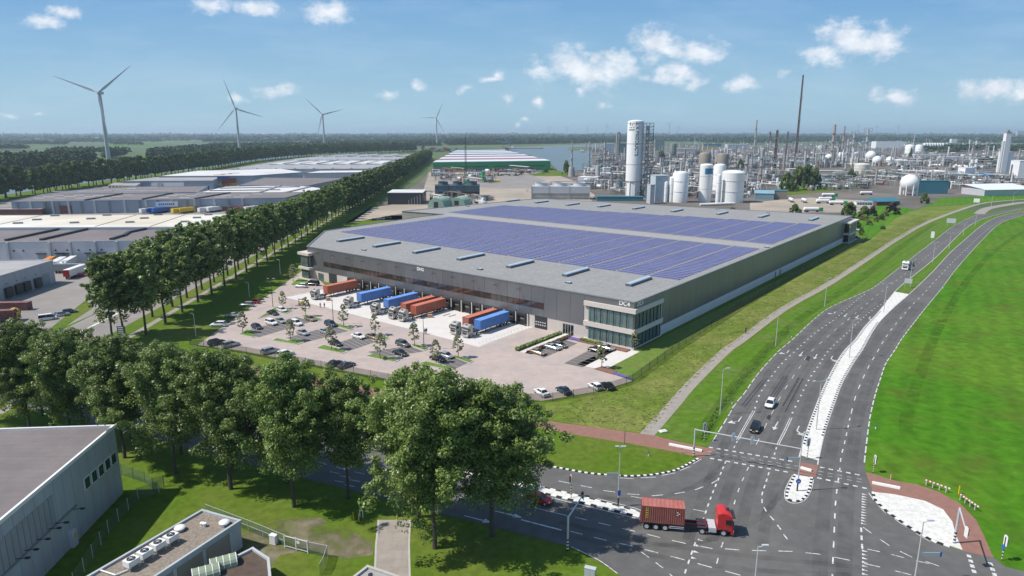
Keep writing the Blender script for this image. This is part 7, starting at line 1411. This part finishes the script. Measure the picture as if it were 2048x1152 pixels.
# ---------------------------------------------------------------- trees and other planting
def leaf_crown(seed, H, R, zb, nclump, nleaf, size, m, prof=0.65, up=.35, limbs=0):
    """crown of many small leaf faces, grouped in clumps with gaps between them"""
    r = np.random.RandomState(seed); C = []
    if limbs:                                                   # ascending limbs carry the clumps: ragged tips, gaps between limbs
        for i in range(limbs):
            t0 = (i+r.rand())/limbs; zs = zb*.92+(H*.80-zb*.92)*t0; a = i*2.4+r.randn()*.45; tip = min(H*1.0, zs+(H-zs)*(.45+.55*r.rand()))
            t = (tip-zb)/(H-zb); e = R*max(.12,(math.sin(math.pi*min(.97,max(.16,t*.9+.06))**.8))**.7)*(.58+.62*r.rand())
            if i > limbs-6: e *= .42; tip = H*(.93+.07*r.rand())
            m_ = max(5,nclump//limbs)
            for k_ in range(m_):
                f = .22+.78*(k_+r.rand())/m_; q = e*f**.85; z = zs+(tip-zs)*f**1.25; w = R*(.095+.11*r.rand())*(1.3-.72*f); s_ = R*.13*(1.1-f*.5)
                C.append((q*math.cos(a)+r.randn()*s_, q*math.sin(a)+r.randn()*s_, z+r.randn()*s_*.8, w))
        nclump = len(C)
    for i in range(0 if limbs else nclump):
        t = r.rand()**.9; z = zb+(H-zb)*t; e = R*(math.sin(math.pi*min(1,max(.02,(t*.93+.04)**prof)))**.62); a = r.rand()*2*math.pi; q = e*(.3+.7*math.sqrt(r.rand()))
        C.append((q*math.cos(a), q*math.sin(a), z, R*(.11+.15*r.rand())))
    C = np.array(C); k = r.randint(0, nclump, nleaf); d = r.randn(nleaf,3); d /= np.linalg.norm(d,axis=1,keepdims=True)
    rad = C[k,3]*(.45+.6*r.rand(nleaf)); p = C[k,:3]+d*rad[:,None]*np.array([1,1,.85]); p[:,2] = np.maximum(p[:,2], zb*.75)
    nrm = d+r.randn(nleaf,3)*.55+np.array([0,0,up]); nrm /= np.linalg.norm(nrm,axis=1,keepdims=True)
    t = np.cross(nrm, r.randn(nleaf,3)); t /= np.linalg.norm(t,axis=1,keepdims=True); s = np.cross(nrm, t); sz = size*(.65+.7*r.rand(nleaf))[:,None]
    V = np.stack([p-t*sz, p+s*sz*.62-t*sz*.1, p+t*sz, p-s*sz*.62-t*sz*.1],1).reshape(-1,3)
    me = bpy.data.meshes.new('crown'); me.vertices.add(4*nleaf); me.vertices.foreach_set('co', V.ravel()); me.loops.add(4*nleaf); me.loops.foreach_set('vertex_index', np.arange(4*nleaf)); me.polygons.add(nleaf); me.polygons.foreach_set('loop_start', np.arange(nleaf)*4); me.polygons.foreach_set('loop_total', np.full(nleaf,4)); me.update(calc_edges=True); me.materials.append(m); return me
def trunk_mesh(seed, H, R, zb, r0, nl=14):
    r = random.Random(seed); b = MB(); pts = [(0,0,-.1),(r.uniform(-.1,.1),r.uniform(-.1,.1),zb*.5),(r.uniform(-.2,.2),r.uniform(-.2,.2),zb),(r.uniform(-.4,.4),r.uniform(-.4,.4),H*.6),(r.uniform(-.4,.4),r.uniform(-.4,.4),H*.88)]; rr = [r0*1.25,r0,r0*.85,r0*.5,r0*.12]
    for i in range(4): b.tube(pts[i],pts[i+1],rr[i],rr[i+1],8)
    for k in range(nl):
        t = r.uniform(.75,2.9)/3; z = zb*.8+(H*.8-zb*.8)*t; a = r.uniform(0,6.28); L = R*r.uniform(.5,.95)*(1-.5*t); q = (L*math.cos(a),L*math.sin(a),z+L*.75); b.tube((0,0,z),(q[0]*.5,q[1]*.5,z+L*.3),r0*.32,r0*.2,5); b.tube((q[0]*.5,q[1]*.5,z+L*.3),q,r0*.2,r0*.05,5)
    return b.mesh('trunk', M_BARK)
NEAR = [(leaf_crown(100+i, 23, 8.3, 3.1, 460, 74000, .165, M_LEAF, .50, .45, 46), trunk_mesh(200+i, 23, 6.8, 4.5, .27)) for i in range(5)]
AVN = [(leaf_crown(120+i, 22, 7.0, 4.6, 270, 15000, .34, M_LEAF, .52, .45, 32), trunk_mesh(220+i, 22, 6.0, 5.5, .27, 9)) for i in range(4)]
FARC = [(leaf_crown(140+i, 20, 6.5, 4.5, 55, 1700, .95, M_LEAF2), trunk_mesh(240+i, 20, 6.5, 5, .36, 4)) for i in range(3)]
YOUNG = [(leaf_crown(160+i, 6.2, 1.2, 1.7, 70, 2600, .13, M_LEAF3, .7, .8), trunk_mesh(260+i, 6.2, 1.2, 2.2, .07, 6)) for i in range(2)]
BUSH = [leaf_crown(180+i, 5.5, 4.0, .2, 50, 2600, .38, M_LEAF2, .45) for i in range(2)]
tr_ = random.Random(77)
def tree(protos, loc, label, group, h=None, base=22.0, name='poplar_tree', cat='tree', i=None, wid=1.0):
    cm, tm = protos[tr_.randrange(len(protos)) if i is None else i % len(protos)]; t = thing(name, label, cat, (loc[0],loc[1],0), tr_.uniform(0,6.28), group); s = (h or base)/base; t.scale = (s*wid*tr_.uniform(.93,1.07),s*wid*tr_.uniform(.93,1.07),s)
    ob('trunk', tm, t); ob('crown', cm, t); return t
# foreground double row along the cross street
ORD = ['leftmost','second','third','fourth','fifth','sixth','seventh','eighth','ninth','tenth','eleventh','twelfth']
ROW1 = [(-104.5,124.5),(-92.3,119),(-81.3,114.2),(-68.6,108.9),(-56.8,103.3),(-45.4,98.2),(-33.5,92.9),(-10.7,82.4)]
for i, (q, h) in enumerate(zip(ROW1, (21,22,21.5,22.5,22.5,23.5,24,25.5))): tree(NEAR, q, ('big poplar standing right of the driveway, front row' if i == 7 else ORD[i]+' poplar of the front row before the cross street, counted from the left'), 'foreground poplars', h, 23, i=i, wid=1.06 if i == 7 else 1.0)
ROW2 = [(-95.6,127.2),(-84,121.8),(-71.5,116.3),(-59.2,110.3),(-48,105.2),(-37,100.2),(-25.8,95.5),(-14,90.2),(-2.8,85.3)]
for i, (q, h) in enumerate(zip(ROW2, (19.5,20,20,20.5,20.5,21,20.5,23.5,23.5))): tree(NEAR, q, ('poplar with the rightmost crown, its shadow on the junction asphalt' if i == 8 else ORD[i]+' poplar of the rear row at the street kerb, counted from the left'), 'foreground poplars', h, 23, i=i+2, wid=1.12 if i > 6 else 1.0)
# avenue: two rows either side of the footpath
k = 0; y = 183.2
while y < 1500:
    st = 12.6 if y < 700 else 17
    for off, nm in ((0,'right'),(-6.3,'left')):
        yy = y+(6.5 if off else 0); yy += -6.5 if off and y < 185 else 0; x, _ = AV(yy, off); d = tr_.uniform(-.5,.5)
        h = (24.5 if y < 300 else 21.5)+tr_.uniform(-1.2,1.2)
        first = k == 0
        lab = ('nearest avenue tree of the '+nm+' row, at the street corner') if first else (ORD[k]+' avenue tree from the street corner, '+nm+' row' if k < 12 else nm+' row poplar of the avenue running to the distance')
        tree(AVN if y < 480 else FARC, (x+d,yy), lab, 'avenue poplars, '+nm+' row', h, 22 if y < 480 else 20, wid=1.05)
    k += 1; y += st
tree(AVN, AV(177,-5.8), 'avenue tree whose trunk stands by the white road divider', 'avenue poplars, left row', 24, 22)
# canal row at the left
cp = smooth(PW([(-130,425),(9,396),(67,390.5),(134,378),(200,370),(290,357),(360,347),(430,337),(500,325),(570,317),(650,311),(740,307),(830,304)]), 4)
for i, (q, a) in enumerate(along(cp, 15)): tree(FARC, (q.x+tr_.uniform(-1,1),q.y), (ORD[i-4]+' canal side tree counted from the left edge of the picture' if 4 <= i < 16 else 'canal side tree in the long row at the left'), 'canal side trees', tr_.uniform(22,26)+min(6,q.y/300), 20, 'broadleaf_tree')
cp2 = [(p[0]-6, p[1]+26) for p in cp]
for i, (q, a) in enumerate(along(cp2, 19)): tree(FARC, (q.x+tr_.uniform(-2,2),q.y), 'tree on the far bank of the canal in the second row', 'trees on the far canal bank', tr_.uniform(20,24), 20, 'broadleaf_tree')
for j, (x0, y0, x1, y1) in enumerate(((600,303,862,302),)):
    for q, a in along(PW([(x0,y0),(x1,y1)]), 26): tree(FARC, q, 'tree in the line across the end of the avenue', 'trees across the end of the avenue', tr_.uniform(18,24), 20, 'broadleaf_tree')
# young trees in the car park
for (bx, by, ty, lab) in ((566,618,583,'at the lamp post planter'),(486,666,623,'on the triangular planter'),(612,633,594,'near the forklift'),(582,683,638,'on the lower planter of the second long row'),(687,654,609,'before the second blue container'),(663,700,651,'on the lower planter of the fourth row'),(751,671,627,'before the blue container beside the red pair'),(761,718,665,'on the lower planter of the fifth row'),(829,693,645,'left of the middle yard lamp'),(872,726,680,'behind the black saloon nearest the fence'),(916,716,668,'before the two rightmost trucks'),(1203,737,687,'on the russet patch by the office path'),(1270,700,661,'at the corner of the glass office'),(587,563,528,'beside the far left glass office')):
    h = hgt(bx,by,ty); tree(YOUNG, P(bx,by), 'thin young tree '+lab, 'young car park trees', h, 6.2, 'young_tree', wid=1.12 if i > 6 else 1.0)
# trees and bushes in and around the plant
def bush(px, wpx, hpx, label, m=None, name='bush', group=None):
    k = mpp(*px); o = ob(name, BUSH[tr_.randrange(2)], None, P(*px), tr_.uniform(0,6)); o.scale = (wpx*k/8.4,wpx*k/8.4,hpx*k/5.4)
    if m: o.material_slots[0].link = 'OBJECT'; o.material_slots[0].material = m
    return tag(o, label, 'bush', group)
for px, w, h, lab in (((1572,382),30,34,'leftmost tree of the dark clump in the plant'),((1594,380),34,42,'left middle tree of the dark clump in the plant'),((1612,379),36,44,'tallest tree of the dark clump in the plant'),((1630,378),26,38,'rightmost tree of the dark clump in the plant'),((1702,362),20,22,'grey green tree left of the cream tank'),((1848,407),18,20,'round tree at the road verge near the teal roofed house'),((1133,350),20,26,'dark tree at the river edge'),((1820,320),8,22,'narrow dark conifer before the white tanks'),((1480,345),16,24,'tree among the pipes left of the pale tank'),((1322,320),18,16,'dark tree behind the stair tower')):
    bush(px, w, h, lab, M_LEAF2 if 'grey' in lab else None, 'round_tree')['category'] = 'tree'
for px, w, h, lab, m in (((1589,432),27,22,'round dark bush just behind the hall roof edge',None),((1698,436),36,28,'big round bush behind the far roof corner',None),((1727,436),26,22,'dark green bush right of the big round bush',None),((1745,432),18,18,'small reddish bush right of the dark green one',M_PURP),((1726,440),20,9,'yellow green bush in front of the dark one',M_YELLF),((1784,428),30,22,'dark purple bush by the teal roofed house',M_PURP),((1770,432),14,9,'yellowish bush left of the purple one',M_YELLF),((1752,444),12,10,'small yellow bush on the lawn',M_YELLF),((1763,440),14,11,'dark bush behind the small yellow bush',None),((1712,456),18,16,'bush beside the far right glass office',None),((1738,450),14,9,'low bush in the middle of the lawn',None),((1765,458),12,6,'low weed clump at the wire fence',None),((1722,470),12,14,'slim bush at the far office corner',None),((1465,426),22,10,'low bush at the foot of the biggest white tank',None),((1092,345),12,8,'bush at the end of the green warehouse',None)):
    bush(px, w, h, lab, m)
# far woods: belts and blocks of leaf tufts, one mass each
def woods(name, spots, seed, size, m=M_FOREST, n=16):
    """spots: (x, y, height, radius) per crown"""
    r = np.random.RandomState(seed); S = np.array(spots); N = len(S); k = np.repeat(np.arange(N), n); M = len(k); d = r.randn(M,3); d /= np.linalg.norm(d,axis=1,keepdims=True); d[:,2] = np.abs(d[:,2])*1.0-.1
    q = S[k]; p = np.stack([q[:,0]+d[:,0]*q[:,3]*.9, q[:,1]+d[:,1]*q[:,3]*.9, q[:,2]*(.45+.5*d[:,2])],1); nr = d+r.randn(M,3)*.45; nr /= np.linalg.norm(nr,axis=1,keepdims=True)
    t = np.cross(nr, r.randn(M,3)); t /= np.linalg.norm(t,axis=1,keepdims=True); s = np.cross(nr,t); sz = (q[:,3]*size*(.7+.6*r.rand(M)))[:,None]
    V = np.stack([p-t*sz,p+s*sz*.8,p+t*sz,p-s*sz*.8],1).reshape(-1,3); me = bpy.data.meshes.new(name); me.vertices.add(4*M); me.vertices.foreach_set('co', V.ravel()); me.loops.add(4*M); me.loops.foreach_set('vertex_index', np.arange(4*M)); me.polygons.add(M); me.polygons.foreach_set('loop_start', np.arange(M)*4); me.polygons.foreach_set('loop_total', np.full(M,4)); me.update(calc_edges=True); me.materials.append(m)
    tag(ob(name, me), kind='stuff')
def fill(px, step, h, r):
    """world spots on a jittered grid inside a survey polygon"""
    W_ = PW(px); xs = [p[0] for p in W_]; ys_ = [p[1] for p in W_]; out = []; x = min(xs)
    while x < max(xs):
        y = min(ys_)
        while y < max(ys_):
            a, c_ = x+r.uniform(-.5,.5)*step, y+r.uniform(-.5,.5)*step; ins = False
            for i in range(len(W_)):
                (xa, ya), (xb, yb) = W_[i], W_[i-1]
                if (ya > c_) != (yb > c_) and a < (xb-xa)*(c_-ya)/(yb-ya)+xa: ins = not ins
            if ins: hh = h*r.uniform(.75,1.15); out.append((a,c_,hh,step*r.uniform(.55,.75)))
            y += step
        x += step
    return out
r = random.Random(9)
woods('near_wood', fill([(-60,352),(0,350),(100,342),(185,334),(192,325),(100,329),(-60,336)], 7, 26, r), 1, .5, n=26)
woods('near_wood', fill([(295,322),(400,313),(500,304),(610,300),(600,297),(480,299),(380,306),(300,315)], 9, 24, r), 2, .5, n=22)
woods('near_wood', fill([(205,322),(240,318),(255,312),(215,314)], 8, 20, r), 3, .5, n=22)
woods('river_wood', fill([(890,291),(1100,288),(1240,285),(1240,282),(900,283)], 13, 26, r), 4, .6)
woods('river_wood', fill([(620,294),(880,292),(880,288),(640,289)], 13, 22, r), 5, .6)
sp = []
for i in range(360):                                            # hedgerow and wood belts out to the horizon
    d = 1700*math.exp(r.random()**.8*math.log(9)); ang = r.uniform(-1.02,1.02); cx, cy = d*math.tan(ang*.85), d
    if cx > -750 and d < 3900: continue
    a = r.gauss(0,.35); n = r.randint(14,40); st = 9*max(1,d/2500); rows = r.choice((1,2,3,5))
    hh = r.uniform(14,24)*(1 if d < 4000 else 1.15)
    for j in range(n):
        for w_ in range(rows): sp.append((cx+math.cos(a)*j*st+r.uniform(-3,3), cy+math.sin(a)*j*st+w_*st*.9, hh*r.uniform(.8,1.15), st*r.uniform(.5,.75)))
woods('distant_woods', sp, 6, .62, n=9)
sp = fill([(1480,283),(1700,283.5),(2100,287),(2100,279),(1700,278),(1480,277.5)], 26, 26, r); woods('distant_woods', sp, 7, .6, n=9)
sp = fill([(1240,283),(1400,283),(1400,280),(1240,280)], 24, 24, r); woods('distant_woods', sp, 8, .6, n=9)
# ground cover along verges and in the meadow
def tufts(name, px, n, size, m, seed, h=.35):
    r = np.random.RandomState(seed); W_ = np.array(PW(px)); k = len(W_); P0 = []
    lo, hi = W_.min(0), W_.max(0)
    while len(P0) < n:
        q = lo+(hi-lo)*r.rand(2); ins = False
        for i in range(k):
            a, c_ = W_[i], W_[i-1]
            if (a[1] > q[1]) != (c_[1] > q[1]) and q[0] < (c_[0]-a[0])*(q[1]-a[1])/(c_[1]-a[1])+a[0]: ins = not ins
        if ins: P0.append(q)
    P0 = np.array(P0); N = len(P0); a = r.rand(N)*6.28; s = size*(.5+r.rand(N)); V = np.zeros((N,4,3)); tl = h*r.randn(N,2)*.5; z0 = .03+h*r.rand(N)*.5
    for i, (u, v) in enumerate(((-1,-.5),(1,-.35),(.9,.5),(-.8,.4))): V[:,i,0] = P0[:,0]+s*(np.cos(a)*u-np.sin(a)*v); V[:,i,1] = P0[:,1]+s*(np.sin(a)*u+np.cos(a)*v); V[:,i,2] = np.maximum(.02, z0+tl[:,0]*u+tl[:,1]*v)
    me = bpy.data.meshes.new(name); me.vertices.add(4*N); me.vertices.foreach_set('co', V.ravel()); me.loops.add(4*N); me.loops.foreach_set('vertex_index', np.arange(4*N)); me.polygons.add(N); me.polygons.foreach_set('loop_start', np.arange(N)*4); me.polygons.foreach_set('loop_total', np.full(N,4)); me.update(calc_edges=True); me.materials.append(m); tag(ob(name, me), kind='stuff')
M_TUFT = mat('meadow_tuft', (0.15,0.19,0.035), 0.9, var=0.3, scale=0.3, island=0.35, trans=0.3, col2=(0.32,0.28,0.12), scale2=0.12, amt2=0.7)
M_TUFTG = mat('verge_tuft', (0.095,0.19,0.016), 0.9, var=0.3, scale=0.4, island=0.3, trans=0.3)
tufts('meadow_tufts', [(1105,838),(1100,812),(1265,775),(1358,706),(1490,620),(1600,556),(1735,488),(1800,445),(1860,428),(1850,446),(1780,488),(1650,570),(1565,618),(1445,704),(1377,770),(1340,815),(1292,868),(1200,854)], 9000, .24, M_TUFT, 51, .1)
sp = []
for i in range(5200):
    d = 5200*math.exp(r.random()*1.05); ang = r.uniform(-.95,.95); sp.append((d*math.tan(ang), d, r.uniform(16,26), d/2500*r.uniform(9,22)))
woods('distant_woods', sp, 9, .55, n=8)
woods('plant_wood', fill([(1850,304),(1900,306),(1960,300),(2060,304),(2060,297),(1850,296)], 16, 14, r), 10, .55, n=14)
woods('plant_wood', fill([(1960,330),(2060,338),(2060,330),(1960,322)], 11, 9, r), 11, .55, n=14)
o = leafbox('ditch_weeds', smooth(PW([(1405,880),(1430,832),(1470,777),(1520,717),(1580,656)]), 3), .3, mat('weed_leaf',(0.085,0.16,0.025),.9,island=.4,trans=.3), 700, .2, 62); tag(o, kind='stuff')
